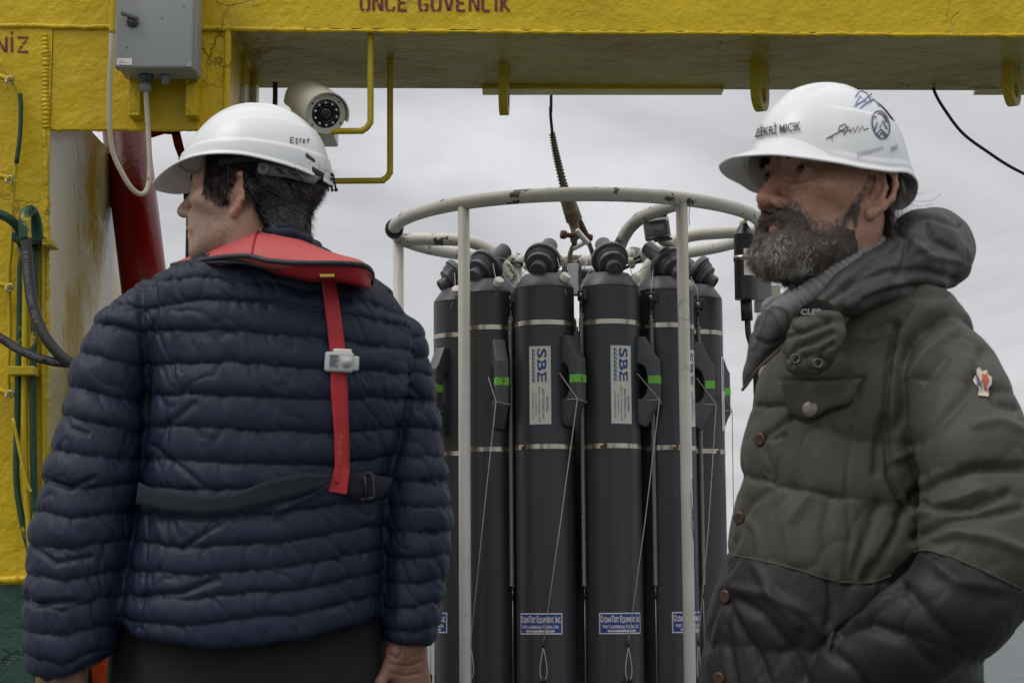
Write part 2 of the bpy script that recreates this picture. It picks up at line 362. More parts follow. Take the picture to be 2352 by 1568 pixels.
def autosmooth(o, ang=40):
    me = o.data; me.polygons.foreach_set('use_smooth', [True]*len(me.polygons))
    try: me.set_sharp_from_angle(angle=radians(ang))
    except Exception: pass
    return o
_tc = {}
def textmesh(s, size=1.0, xs=1.0, bold=0.0, align='LEFT', spacing=1.0):
    "flat outline mesh of a string: vertices (u, v), faces"
    key = (s, size, xs, bold, align, spacing)
    if key in _tc: return _tc[key]
    c = bpy.data.curves.new('t', 'FONT'); c.body = s; c.size = size; c.offset = bold; c.resolution_u = 3; c.space_character = spacing; c.align_x = align
    o = bpy.data.objects.new('t', c); COL.objects.link(o); dg = bpy.context.evaluated_depsgraph_get()
    me = bpy.data.meshes.new_from_object(o.evaluated_get(dg))
    V = np.array([v.co[:2] for v in me.vertices]) if len(me.vertices) else np.zeros((0, 2)); V[:, 0] *= xs
    F = [list(p.vertices) for p in me.polygons]
    bpy.data.objects.remove(o); bpy.data.curves.remove(c); bpy.data.meshes.remove(me)
    _tc[key] = (V, F); return V, F
def strokes2d(lines, w):
    "2D pen strokes of width w -> vertices (u, v), faces"
    V = []; F = []
    for ln in lines:
        P = [np.array(p, dtype=float) for p in ln]; b = len(V)
        for i, p in enumerate(P):
            t = P[min(i+1, len(P)-1)]-P[max(i-1, 0)]; t /= np.linalg.norm(t)+1e-9; nn = np.array([-t[1], t[0]])*w/2
            V += [p+nn, p-nn]
        for i in range(len(P)-1): F.append([b+2*i, b+2*i+1, b+2*i+3, b+2*i+2])
    return np.array(V), F

# ------------------------------------------------------------------ numeric sculpting: distance fields -> continuous surfaces
def vnoise(P, seed=0):
    P = np.asarray(P, dtype=np.float32); i = np.floor(P).astype(np.int64); f = P-i; f = f*f*(3-2*f)
    def h(a, b, c):
        n = (a*374761393+b*668265263+c*2147483647+seed*1274126177) & 0xffffffff
        n = ((n ^ (n >> 13))*1274126177) & 0xffffffff; n = n ^ (n >> 16)
        return (n & 0xffff).astype(np.float32)/32767.5-1
    x, y, z = i[:, 0], i[:, 1], i[:, 2]; fx, fy, fz = f[:, 0], f[:, 1], f[:, 2]
    r = 0
    for dx in (0, 1):
        for dy in (0, 1):
            for dz in (0, 1):
                w = (fx if dx else 1-fx)*(fy if dy else 1-fy)*(fz if dz else 1-fz); r = r+w*h(x+dx, y+dy, z+dz)
    return r
def fbm(P, oct=3, seed=0):
    r = 0; a = 1; t = 0
    for k in range(oct): r = r+a*vnoise(np.asarray(P)*2**k, seed+k); t += a; a *= .5
    return r/t
def smin(a, b, k):
    h = np.clip(.5+.5*(b-a)/k, 0, 1); return b*(1-h)+a*h-k*h*(1-h)
def smax(a, b, k): return -smin(-a, -b, k)
class Grid:
    def __init__(s, lo, hi, h):
        s.h = h; s.lo = np.array(lo, dtype=np.float32); n = np.ceil((np.array(hi)-np.array(lo))/h).astype(int)+1
        ax = [(lo[i]+h*np.arange(n[i])).astype(np.float32) for i in range(3)]
        s.X, s.Y, s.Z = np.meshgrid(*ax, indexing='ij', sparse=True); s.n = n
    def cap(s, a, b, ra, rb): return d_cap((s.X, s.Y, s.Z), a, b, ra, rb)
    def ell(s, c, r, rot=None): return d_ell((s.X, s.Y, s.Z), c, r, rot)
def d_cap(XYZ, a, b, ra, rb):
    X, Y, Z = XYZ; a = np.array(a, dtype=np.float32); b = np.array(b, dtype=np.float32); d = b-a; L = float(d@d)+1e-9
    t = np.clip(((X-a[0])*d[0]+(Y-a[1])*d[1]+(Z-a[2])*d[2])/L, 0, 1)
    return np.sqrt((X-a[0]-t*d[0])**2+(Y-a[1]-t*d[1])**2+(Z-a[2]-t*d[2])**2)-(ra+(rb-ra)*t)
def d_ell(XYZ, c, r, rot=None):
    X, Y, Z = XYZ; x, y, z = X-c[0], Y-c[1], Z-c[2]
    if rot is not None:
        Rm = np.array(rot.transposed()); x, y, z = (Rm[0, 0]*x+Rm[0, 1]*y+Rm[0, 2]*z, Rm[1, 0]*x+Rm[1, 1]*y+Rm[1, 2]*z, Rm[2, 0]*x+Rm[2, 1]*y+Rm[2, 2]*z)
    k0 = np.sqrt((x/r[0])**2+(y/r[1])**2+(z/r[2])**2); k1 = np.sqrt((x/r[0]**2)**2+(y/r[1]**2)**2+(z/r[2]**2)**2)
    return k0*(k0-1)/(k1+1e-6)
def chain(XYZ, pts, rad, k=.015):
    d = None
    for i in range(len(pts)-1):
        e = d_cap(XYZ, pts[i], pts[i+1], rad[i], rad[i+1]); d = e if d is None else smin(d, e, k)
    return d
def loft(XYZ, zs, cx, cy, w, dp, p=2.4):
    "stack of super-ellipses along z"
    X, Y, Z = XYZ; z = Z.ravel(); o = np.argsort(zs); zs = np.array(zs)[o]
    def f(a): return np.interp(z, zs, np.array(a)[o]).astype(np.float32).reshape(Z.shape)
    CX, CY, WW, DD = f(cx), f(cy), f(w), f(dp)
    k = ((np.abs(X-CX)/WW)**p+(np.abs(Y-CY)/DD)**p)**(1/p)
    d = (k-1)*np.minimum(WW, DD)*1.0
    return np.maximum(d, np.maximum(zs[0]-Z, Z-zs[-1]))
def nets(f, lo, h):
    "surface nets: zero level set -> vertices, quads"
    s = f < 0; nx, ny, nz = f.shape
    c = np.zeros((nx-1, ny-1, nz-1), dtype=np.uint8)
    for dx in (0, 1):
        for dy in (0, 1):
            for dz in (0, 1): c += s[dx:nx-1+dx, dy:ny-1+dy, dz:nz-1+dz]
    act = (c > 0) & (c < 8); I = np.argwhere(act); idx = np.full(act.shape, -1, dtype=np.int64); idx[act] = np.arange(len(I))
    cs = [(dx, dy, dz) for dx in (0, 1) for dy in (0, 1) for dz in (0, 1)]
    val = [f[I[:, 0]+a, I[:, 1]+b, I[:, 2]+g] for a, b, g in cs]
    acc = np.zeros((len(I), 3)); cnt = np.zeros(len(I))
    for i in range(8):
        for j in range(i+1, 8):
            if sum(abs(cs[i][k]-cs[j][k]) for k in range(3)) != 1: continue
            a, b = val[i], val[j]; m = (a < 0) != (b < 0); t = np.where(m, a/(a-b+1e-20), 0)
            P = np.array(cs[i])+t[:, None]*(np.array(cs[j])-np.array(cs[i])); acc += np.where(m[:, None], P, 0); cnt += m
    V = (I+acc/cnt[:, None])*h+np.array(lo)
    Q = []
    for ax in range(3):
        sl0 = [slice(1, n-1) for n in f.shape]; sl0[ax] = slice(0, f.shape[ax]-1); sl1 = list(sl0); sl1[ax] = slice(1, f.shape[ax])
        a = s[tuple(sl0)]; b = s[tuple(sl1)]; E = np.argwhere(a != b)
        if not len(E): continue
        off = np.array([1, 1, 1]); off[ax] = 0; E0 = E+off; u, v = [(1, 2), (2, 0), (0, 1)][ax]
        def g(du, dv):
            q = E0.copy(); q[:, u] -= du; q[:, v] -= dv; return idx[q[:, 0], q[:, 1], q[:, 2]]
        quad = np.stack([g(1, 1), g(0, 1), g(0, 0), g(1, 0)], 1)
        fl = a[tuple(E.T)]; quad[~fl] = quad[~fl][:, ::-1]; Q.append(quad)
    Q = np.vstack(Q); Q = Q[(Q >= 0).all(1)]
    return V, Q
def normals(V, Q):
    n = np.cross(V[Q[:, 2]]-V[Q[:, 0]], V[Q[:, 3]]-V[Q[:, 1]]); N_ = np.zeros_like(V)
    for k in range(4): np.add.at(N_, Q[:, k], n)
    return N_/(np.linalg.norm(N_, axis=1)[:, None]+1e-12)
def relax(V, Q, it=2, lam=.5):
    for _ in range(it):
        A = np.zeros_like(V); c = np.zeros(len(V))
        for k in range(4):
            np.add.at(A, Q[:, k], V[Q[:, (k+1) % 4]]); np.add.at(c, Q[:, k], 1)
            np.add.at(A, Q[:, k], V[Q[:, (k+3) % 4]]); np.add.at(c, Q[:, k], 1)
        V = V+(A/c[:, None]-V)*lam
    return V
def bigmesh(name, V, Q, m, parent=None, mats=None, mi=None):
    me = bpy.data.meshes.new(name); V = np.asarray(V, dtype=np.float32)
    if parent is not None:
        p = parent; off = np.zeros(3)
        while p is not None: off += np.array(p.location); p = p.parent
        V = V-off.astype(np.float32)
    me.vertices.add(len(V)); me.vertices.foreach_set('co', V.ravel())
    k = Q.shape[1]; me.loops.add(Q.size); me.loops.foreach_set('vertex_index', Q.ravel().astype(np.int32))
    me.polygons.add(len(Q)); me.polygons.foreach_set('loop_start', (np.arange(len(Q))*k).astype(np.int32))
    try: me.polygons.foreach_set('loop_total', np.full(len(Q), k, dtype=np.int32))
    except Exception: pass
    me.polygons.foreach_set('use_smooth', np.ones(len(Q), dtype=bool))
    for x in (mats or [m]): me.materials.append(x)
    if mi is not None: me.polygons.foreach_set('material_index', mi.astype(np.int32))
    me.update(calc_edges=True); me.validate()
    return link(bpy.data.objects.new(name, me), parent)
def bvh_of(V, Q): return BVHTree.FromPolygons(V.tolist(), Q.tolist())
CAMP = Vector((0, 0, CAMZ))
def hit(bvh, px, py):
    r = bvh.ray_cast(CAMP, ray(px, py))
    return (r[0], r[1]) if r[0] is not None else (None, None)
def polydist(px, py, line):
    "distance (photo pixels) from points to a polyline"
    d = np.full(px.shape, 1e9)
    for (ax, ay), (bx, by) in zip(line[:-1], line[1:]):
        vx, vy = bx-ax, by-ay; L = vx*vx+vy*vy+1e-9; t = np.clip(((px-ax)*vx+(py-ay)*vy)/L, 0, 1)
        d = np.minimum(d, np.hypot(px-ax-t*vx, py-ay-t*vy))
    return d
def facing(V, Nn):
    w = np.array([0, 0, CAMZ])-V; w /= np.linalg.norm(w, axis=1)[:, None]; return (w*Nn).sum(1)
def carve(V, Nn, lines):
    "press creases (or raise folds) along lines on the side that was measured"
    px, py = proj(V); f = facing(V, Nn); d = np.zeros(len(V)); g = np.clip((f+.05)/.3, 0, 1)
    for line, w, depth in lines:
        q = polydist(px, py, line); d += depth*np.exp(-(q/w)**2)
    return V-Nn*(d*g)[:, None]
def quilt(px, py, seams):
    "index between successive seam curves: returns (fraction, spacing in px, seam number)"
    ys = [np.interp(px, [p[0] for p in s], [p[1] for p in s]) for s in seams]
    ys = [ys[0]-(ys[1]-ys[0])]+ys+[ys[-1]+(ys[-1]-ys[-2])]
    fr = np.full(px.shape, .5); sp_ = np.full(px.shape, 60.); no = np.zeros(px.shape)
    for k in range(len(ys)-1):
        m = (py >= ys[k]) & (py < ys[k+1]); h = np.maximum(ys[k+1]-ys[k], 1)
        fr = np.where(m, (py-ys[k])/h, fr); sp_ = np.where(m, h, sp_); no = np.where(m, k, no)
    return fr, sp_, no
def drape(name, bvh, top, bot, m, parent, nu=60, nv=5, off=.004, thick=.002, blur=3):
    "a strap lying on a surface: two edge lines (photo pixels) dropped on to it, bridging its hollows"
    top = resample(top, nu); bot = resample(bot, nu); D = np.full((nu, nv), np.nan); PX = np.zeros((nu, nv, 2))
    for i in range(nu):
        for j in range(nv):
            t = j/(nv-1); x = top[i][0]*(1-t)+bot[i][0]*t; y = top[i][1]*(1-t)+bot[i][1]*t; PX[i, j] = (x, y)
            h, _ = hit(bvh, x, y)
            if h is not None: D[i, j] = h.y
    g = np.nanmedian(D)
    for i in range(nu):
        row = D[i]; row[np.isnan(row)] = np.nanmin(row) if not np.isnan(row).all() else (D[i-1, 0] if i and not np.isnan(D[i-1, 0]) else g)
        D[i] = row
    E = D.copy()
    for i in range(nu):
        a, b = max(0, i-blur), min(nu, i+blur+1); E[i] = D[a:b].min()*.6+D[a:b].mean(0)*.4
    E2 = E.copy()
    for i in range(nu):
        a, b = max(0, i-blur), min(nu, i+blur+1); E2[i] = E[a:b].mean(0)
    V = []; F = []
    for s in (0, 1):
        for i in range(nu):
            for j in range(nv): V.append(at(PX[i, j, 0], PX[i, j, 1], E2[i, j]-off+(0 if s == 0 else thick)))
    n = nu*nv
    for i in range(nu-1):
        for j in range(nv-1):
            a = i*nv+j; F.append([a, a+nv, a+nv+1, a+1]); F.append([n+a, n+a+1, n+a+nv+1, n+a+nv])
    for i in range(nu-1):
        a = i*nv; F.append([a, n+a, n+a+nv, a+nv]); a = i*nv+nv-1; F.append([a, a+nv, n+a+nv, n+a])
    for j in range(nv-1):
        F.append([j, j+1, n+j+1, n+j]); a = (nu-1)*nv+j; F.append([a, n+a, n+a+1, a+1])
    return meshobj(name, V, F, m, parent)
def resample(line, n):
    P = np.array(line, dtype=float); s = np.concatenate([[0], np.cumsum(np.hypot(*np.diff(P, axis=0).T))]); t = np.linspace(0, s[-1], n)
    return list(zip(np.interp(t, s, P[:, 0]), np.interp(t, s, P[:, 1])))
def surfpath(bvh, line, n, off=0.0):
    out = []; last = None
    for x, y in resample(line, n):
        h, nn = hit(bvh, x, y)
        if h is None:
            if last is None: continue
            out.append(at(x, y, last)); continue
        last = h.y; out.append(h+nn*off)
    return out
def decal(name, bvh, uv, faces, place, m, parent, off=.0008):
    "flat print laid on a surface; place maps (u, v) to photo pixels"
    V = []; last = None
    for u, v in uv:
        x, y = place(u, v); h, nn = hit(bvh, x, y)
        if h is None: h = at(x, y, last if last else 3.0); nn = Vector((0, -1, 0))
        last = h.y; V.append(h+nn*off)
    return meshobj(name, V, faces, m, parent, smooth=False)

# ================================================================== SETTING
def plane(name, x0, x1, y0, y1, z, m, kind='structure'):
    o = meshobj(name, [(x0, y0, z), (x1, y0, z), (x1, y1, z), (x0, y1, z)], [[0, 1, 2, 3]], m, smooth=False); return tag(o, kind=kind)
# sea
ms, nt, b = newmat('sea_water'); L = nt.links.new
b.inputs['Base Color'].default_value = (.085, .105, .105, 1); b.inputs['Roughness'].default_value = .4; b.inputs['Specular IOR Level'].default_value = .22
tcn = N(nt, 'ShaderNodeTexCoord'); mp = N(nt, 'ShaderNodeMapping'); mp.inputs['Scale'].default_value = (.5, 1.0, 1); L(tcn.outputs['Object'], mp.inputs[0])
a1 = N(nt, 'ShaderNodeTexNoise', Scale=.35, Detail=8, Roughness=.62); L(mp.outputs[0], a1.inputs['Vector'])
a2 = N(nt, 'ShaderNodeTexNoise', Scale=2.2, Detail=6, Roughness=.6); L(mp.outputs[0], a2.inputs['Vector'])
bp = N(nt, 'ShaderNodeBump', Strength=1, Distance=1.6); L(a1.outputs[0], bp.inputs['Height'])
bq = N(nt, 'ShaderNodeBump', Strength=.8, Distance=.18); L(a2.outputs[0], bq.inputs['Height']); L(bp.outputs[0], bq.inputs['Normal']); L(bq.outputs[0], b.inputs['Normal'])
fr = N(nt, 'ShaderNodeMapRange'); fr.inputs['From Min'].default_value = .62; fr.inputs['From Max'].default_value = .74; L(a1.outputs[0], fr.inputs[0])
mx = nt.nodes.new('ShaderNodeMix'); mx.data_type = 'RGBA'; mx.inputs[6].default_value = (.085, .105, .105, 1); mx.inputs[7].default_value = (.45, .48, .48, 1)
L(fr.outputs[0], mx.inputs[0]); L(mx.outputs[2], b.inputs['Base Color'])
plane('sea', -9000, 9000, -9000, 9000, -3.2, ms)
M['deck'] = mat('deck_paint', (.12, .135, .12), .6, (.085, .095, .085), 2.2, .4, bump=.5, bscale=30, spots=(.09, .04, .02), spotscale=6, spotth=.68)
V, F = box(-6, 6, -6, 7.4, -.12, 0); dk = meshobj('deck', V, F, M['deck'], smooth=False); tag(dk, kind='structure')
V, F = box(-6, 6, -6, 7.38, -3.5, -.122); hl = meshobj('hull', V, F, M['green'], smooth=False); tag(hl, kind='structure')

# ================================================================== A-FRAME
YF = 4.3
AF = thing('gantry', 'thick yellow painted steel gantry with red stencilled words over the deck', 'gantry', (-1.4, YF, 0))
F0 = at(-400, 55, YF); F1 = at(2700, 82, YF); zb = (F0.z+F1.z)/2
B0 = onz(-400, 199, F0.z); B1 = onz(2700, 209, F1.z); B0.x = F0.x; B1.x = F1.x
up = Vector((0, 0, .5))
# beam: skin in two materials (front / underside)
mb = MB()
t = .012
mb.add([F0, F1, F1+up, F0+up], [[0, 1, 2, 3]], 0)
V, F = hull2([F0+Vector((0, .002, t)), F1+Vector((0, .002, t)), F1+up, F0+up], [B0+Vector((0, 0, t)), B1+Vector((0, 0, t)), B1+up, B0+up]); mb.add(V, F, 0)
o = mb.build('beam', [M['yellow']], AF)
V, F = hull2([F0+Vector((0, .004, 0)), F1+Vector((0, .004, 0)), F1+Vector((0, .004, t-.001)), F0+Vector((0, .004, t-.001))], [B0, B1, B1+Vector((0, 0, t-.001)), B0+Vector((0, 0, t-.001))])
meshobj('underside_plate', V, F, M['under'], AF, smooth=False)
def bead(name, pts, r, m, parent, lump=.35, n=None, seed=1, step=None, squash=1):
    P = smoothpath(pts, 6) if len(pts) > 2 else pts
    P = [np.array(p, dtype=float) for p in P]; s = [0]
    for a, c in zip(P[:-1], P[1:]): s.append(s[-1]+np.linalg.norm(c-a))
    n = n or int(s[-1]/(step or .006)); tt = np.linspace(0, s[-1], max(n, 4)); q = np.array([np.interp(tt, s, [p[k] for p in P]) for k in range(3)]).T
    rd = r*(1+lump*fbm(q*60, 3, seed)+lump*.5*np.sin(tt/.0015)); q = q+np.stack([fbm(q*40, 2, seed+k) for k in (3, 4, 5)], 1)*r*.35
    V, F = tube(q, r, 8, radii=rd); return meshobj(name, V, F, m, parent)
# weld beads
bead('weld_bead', [at(-60, 58, YF-.001), at(60, 60, YF-.001), at(270, 64, YF-.001), at(470, 66, YF-.001), at(700, 70, YF-.001)], .0055, M['yellow'], AF, seed=3)
bead('weld_bead', [at(700, 70, YF+.001), at(1500, 76, YF+.001), at(2420, 82, YF+.001)], .0045, M['yellow'], AF, lump=.6, seed=9, step=.012)
bead('weld_bead', [at(104, 80, YF+.004), at(107, 180, YF+.004), at(106, 294, YF+.004)], .0095, M['yellow'], AF, lump=.28, seed=5, step=.0022)
bead('weld_bead', [at(103, 300, YF+.003), at(108, 500, YF+.003), at(106, 800, YF+.003), at(106, 1330, YF+.003)], .007, M['yellow'], AF, lump=.4, seed=15, step=.006)
bead('weld_bead', [at(0, 1331, YF-.003), at(50, 1330, YF-.003), at(110, 1331, YF-.003)], .009, M['yellow'], AF, lump=.3, seed=25)
# haunch plate (front) with the opening below it
zt = F0.z-.001
def z_of(py, Y=YF): return at(600, py, Y).z
xa, xb = at(118, 200, YF).x, at(524, 200, YF).x
zp = z_of(296)
V, F = prism([(xa, zp), (xb, zp), (xb, F0.z+.001), (xa, F0.z+.001)], 'y', YF+.003, YF+.018); meshobj('haunch_plate', V, F, M['yellow'], AF, smooth=False)
bead('weld_bead', [at(122, 298, YF+.008), at(300, 298, YF+.008), at(520, 298, YF+.008)], .004, M['yellow'], AF, seed=31)
# side web running back under the beam, plus two stiffeners whose feet stayed white
Yb = B0.y
V, F = prism([(YF+.018, zp-.02), (Yb-.01, zp+.06), (Yb-.01, F0.z-.001), (YF+.018, F0.z-.001)], 'x', xb-.016, xb-.002); meshobj('side_web', V, F, M['yellow'], AF, smooth=False)
bead('weld_bead', [(xb+.001, YF+.02, F0.z-.004), (xb+.001, Yb-.02, F0.z-.004)], .006, M['yellow'], AF, seed=6)
V, F = box(xb-.010, xb+.004, YF-.004, YF+.03, zp, F0.z-.002, .004); meshobj('corner_flange', V, F, M['yellow'], AF, smooth=False)
for (px, w, Y) in ((551, 27, 4.52), (583, 15, 4.68)):
    c0 = at(px, 197, Y); c1 = at(px, 330, Y); wx = R(w, Y)/2
    V, F = box(c0.x-wx, c0.x+wx, Y, Y+.03, c0.z-.0, F0.z-.002, .003); st = meshobj('stiffener', V, F, M['yellow_gloss'], AF, smooth=False)
    V, F = box(c0.x-wx+.001, c0.x+wx-.001, Y+.001, Y+.029, c1.z, c0.z, .003); meshobj('white_foot', V, F, M['white_tube'], st, smooth=False)
# rear flange strips under the beam
for (a, c) in ((1108, 1658), (2238, 2420)):
    p0 = onz(a, 205, zb); p1 = onz(c, 207, zb)
    V, F = box(p0.x, p1.x, Yb-.075, Yb-.012, zb-.012, zb-.001, .002); meshobj('flange_strip', V, F, M['yellow_gloss'], AF, smooth=False)
# column
cx0 = at(-420, 200, YF).x; zg = z_of(1341)
V, F = prism([(cx0, zg), (xa-.001, zg), (xa-.001, F0.z-.002), (cx0, F0.z-.002)], 'y', YF, YF+.016); meshobj('column_face', V, F, M['yellow'], AF, smooth=False)
V, F = prism([(cx0, 0), (xa-.001, 0), (xa-.001, zg-.001), (cx0, zg-.001)], 'y', YF-.001, YF+.015); meshobj('column_foot', V, F, M['green'], AF, smooth=False)
def yfor(px, x): return -x*FPX/(1176-px)
V, F = prism([(YF+.018, z_of(298)+.1), (yfor(231, xa), z_of(298)+.1), (yfor(233, xa), at(233, 300, 4.8).z), (yfor(282, xa), at(282, 670, 5.1).z), (5.5, 0), (YF+.018, 0)], 'x', xa-.02, xa-.004)
meshobj('inner_plate', V, F, M['cream'], AF, smooth=False)
V, F = box(cx0, xa-.03, YF+.4, YF+.416, 0, F0.z-.002); meshobj('column_back', V, F, M['yellow'], AF, smooth=False)
# stencilled words
G = {  # stencil glyph strokes in a unit cell (0..1 wide, 0..1 tall) with the breaks left open
 'O': [[(.42, .02), (.14, .08), (.1, .3), (.1, .7), (.14, .92), (.42, .98)], [(.6, .98), (.86, .92), (.9, .7), (.9, .3), (.86, .08), (.6, .02)]],
 'N': [[(.1, 0), (.1, 1)], [(.22, .93), (.5, .52)], [(.55, .45), (.8, .06)], [(.92, 0), (.92, 1)]],
 'C': [[(.45, .02), (.16, .08), (.1, .3), (.1, .7), (.16, .92), (.45, .98)], [(.58, .98), (.85, .92), (.88, .74)], [(.58, .02), (.85, .08), (.88, .26)]],
 'E': [[(.1, 0), (.1, .46)], [(.1, .54), (.1, 1)], [(.2, .97), (.9, .97)], [(.2, .5), (.75, .5)], [(.2, .03), (.9, .03)]],
 'G': [[(.45, .02), (.16, .08), (.1, .3), (.1, .7), (.16, .92), (.45, .98)], [(.58, .98), (.85, .92), (.88, .74)], [(.58, .02), (.85, .08), (.88, .42), (.6, .42)]],
 'U': [[(.1, 1), (.1, .3), (.16, .08), (.42, .02)], [(.58, .02), (.84, .08), (.9, .3), (.9, 1)]],
 'V': [[(.08, 1), (.44, .04)], [(.56, .04), (.92, 1)]],
 'L': [[(.1, .1), (.1, 1)], [(.1, .03), (.85, .03)]],
 'I': [[(.5, 0), (.5, 1)]], 'K': [[(.1, 0), (.1, 1)], [(.28, .5), (.85, 1)], [(.3, .45), (.9, 0)]],
 'Z': [[(.08, .97), (.9, .97), (.5, .52)], [(.44, .44), (.1, .03), (.92, .03)]], '"': [[(.28, 1.18), (.28, 1.34)], [(.72, 1.18), (.72, 1.34)]], '.': [[(.5, 1.18), (.5, 1.36)]]}
def stencil(word, x, base, h, cw, gap, w=.2, slope=.006):
    px = x; first = None
    for chs in word:
        if chs == ' ': px += cw*.8; continue
        wd = cw*(.35 if chs[0] == 'I' else 1); vs = []; fs = []; n = 0
        for ch in chs:
            V, F = strokes2d(G[ch], 1)
            # pen width kept in pixels
            lines = [[(px+u*wd, base-v*h) for u, v in ln] for ln in G[ch]]
            V, F = strokes2d(lines, w*h*.85)
            vs.append(V); fs += [[i+n for i in f] for f in F]; n += len(V)
        px += wd+gap
        vs = np.vstack(vs); V = [at(p[0]+.6*vnoise(np.array([[p[0]*.3, p[1]*.3, 0]]))[0], p[1]+slope*(p[0]-x), YF-.0015) for p in vs]
        meshobj('letter', V, fs, M['stencil'], AF, smooth=False)
stencil([['O', '"'], ['N'], ['C'], ['E'], ' ', ['G'], ['U', '"'], ['V'], ['E'], ['N'], ['L'], ['I', '.'], ['K']], 827, 25, 37, 23, 6)
stencil([['N'], ['I', '.'], ['Z']], -13, 120, 35, 30, 5)
# pad eyes under the beam
def padeye(px, Y, rot, drop, w=.085):
    c = at(px, 200, Y); mb = MB(); n = 22; out = [(-w/2, 0), (w/2, 0)]
    pr = [(w/2*cos(a), -drop+w/2+w/2*sin(a)) for a in np.linspace(0, -pi, 11)]
    poly = [(w/2, 0)]+pr+[(-w/2, 0)]
    hole = [(.019*cos(a), -drop+w/2-.004+.019*sin(a)) for a in np.linspace(pi/2, pi/2-2*pi, 17)]
    bm = bmesh.new()
    outer = [bm.verts.new((p[0], 0, p[1])) for p in poly]; inner = [bm.verts.new((p[0], 0, p[1])) for p in hole[:-1]]
    oe = [bm.edges.new((outer[i], outer[(i+1) % len(outer)])) for i in range(len(outer))]; ie = [bm.edges.new((inner[i], inner[(i+1) % len(inner)])) for i in range(len(inner))]
    bmesh.ops.triangle_fill(bm, edges=oe+ie, use_beauty=True)
    bm.normal_update(); g = bmesh.ops.extrude_face_region(bm, geom=bm.faces[:]); vv = [e for e in g['geom'] if isinstance(e, bmesh.types.BMVert)]
    bmesh.ops.translate(bm, verts=vv, vec=(0, .021, 0)); bmesh.ops.recalc_face_normals(bm, faces=bm.faces[:]); bm.verts.index_update()
    Mx = Matrix.Translation((c.x, Y, zb-.001))@Matrix.Rotation(radians(rot), 4, 'Z'); V = xf([v.co for v in bm.verts], Mx); F = [[v.index for v in f.verts] for f in bm.faces]; bm.free()
    return meshobj('pad_eye', V, F, M['rail'], AF, smooth=False)
padeye(1168, 4.62, 86, .115); padeye(1755, 4.58, 66, .115); padeye(2334, 4.56, 60, .107)
# bent guard rails
def rail(name, pts, r, m, parent, seg=12, n=6): V, F = tube(smoothpath(pts, n), r, seg); return meshobj(name, V, F, m, parent)
def lpath(px, y0, y1, x1, Y, rad, Yend=None):
    p = [at(px, y0, Y), at(px, (y0+y1)/2, Y), at(px, y1-rad, Y)]
    for a in (20, 45, 70): p.append(at(px-rad+rad*cos(radians(a)), y1-rad+rad*sin(radians(a)), Y))
    p += [at(px-rad, y1, Y), at((px-rad+x1)/2, y1+1, Y), at(x1, y1, Y)]; return p
rail('guard_rail', [at(851, 78, 4.325)]+lpath(851, 90, 301, 560, 4.325, 28), R(7.6, 4.3), M['rail'], AF)
rail('guard_rail', [at(896, 128, 4.56)]+lpath(896, 140, 415, 560, 4.56, 26), R(7.2, 4.6), M['rail'], AF)
# box brackets on the haunch
for px in (313, 443):
    a = at(px-12, 180, 4.28); c = at(px+13, 272, 4.28)
    V, F = box(a.x, c.x, YF-.045, YF+.002, c.z, a.z+.3, .002); meshobj('mounting_bracket', V, F, M['yellow'], AF, smooth=False)
# conduits painted over on the column
def pipe(name, pts, rpx, Y, m, parent, off=0, n=6):
    return rail(name, [at(p[0], p[1], Y+off if len(p) < 3 else p[2]) for p in pts], R(rpx, Y), m, parent, 10, n)
pipe('conduit', [(0, 140), (14, 165), (30, 190), (42, 215), (46, 250), (42, 320), (36, 380), (33, 410)], 5, 4.28, M['pipe_yellow'], AF)
pipe('conduit', [(46, 215), (48, 250), (46, 310), (38, 375)], 5.4, 4.272, M['pipe_green'], AF)
pipe('conduit', [(33, 410), (28, 480), (26, 560), (20, 640), (22, 760), (18, 850), (20, 905)], 5, 4.28, M['pipe_yellow'], AF)
for y in (184, 412, 660, 905):
    pipe('bracket_arm', [(-60, y-24), (0, y-8), (24, y)], 7, 4.27, M['yellow'], AF)
    tie = [at(22+9*cos(a), y+9*sin(a)*.9, 4.262+.012*sin(2*a)) for a in np.linspace(0, 2*pi, 14)]
    V, F = tube(tie, .0022, 6); meshobj('rope_tie', V, F, M['cord'], AF)
pipe('hydraulic_pipe', [(48, 560), (46, 700), (44, 800), (42, 850), (40, 950), (38, 1100), (52, 1200), (70, 1270)], 7.5, 4.27, M['pipe_green'], AF)
pipe('hydraulic_pipe', [(58, 560), (58, 700), (56, 900), (56, 1000), (60, 1120), (72, 1280)], 7.5, 4.265, M['pipe_yellow'], AF)
pipe('hydraulic_pipe', [(80, 560), (80, 700), (76, 850), (76, 950), (78, 1100), (84, 1290)], 8, 4.265, M['pipe_green'], AF)
pipe('hydraulic_pipe', [(97, 560), (98, 800), (100, 1000), (98, 1300)], 6, 4.285, M['pipe_yellow'], AF)
pipe('hydraulic_pipe', [(30, 960), (46, 1040), (62, 1110), (72, 1130)], 4, 4.25, M['pipe_yellow'], AF)
for (x0, x1, y0, y1, mm) in ((31, 93, 536, 556, 'pipe_green'), (22, 82, 842, 862, 'pipe_yellow'), (100, 124, 552, 566, 'pipe_yellow')):
    a = at(x0, y0, 4.25); c = at(x1, y1, 4.25); V, F = box(a.x, c.x, 4.235, YF, c.z, a.z, .002); meshobj('pipe_clamp', V, F, M[mm], AF, smooth=False)

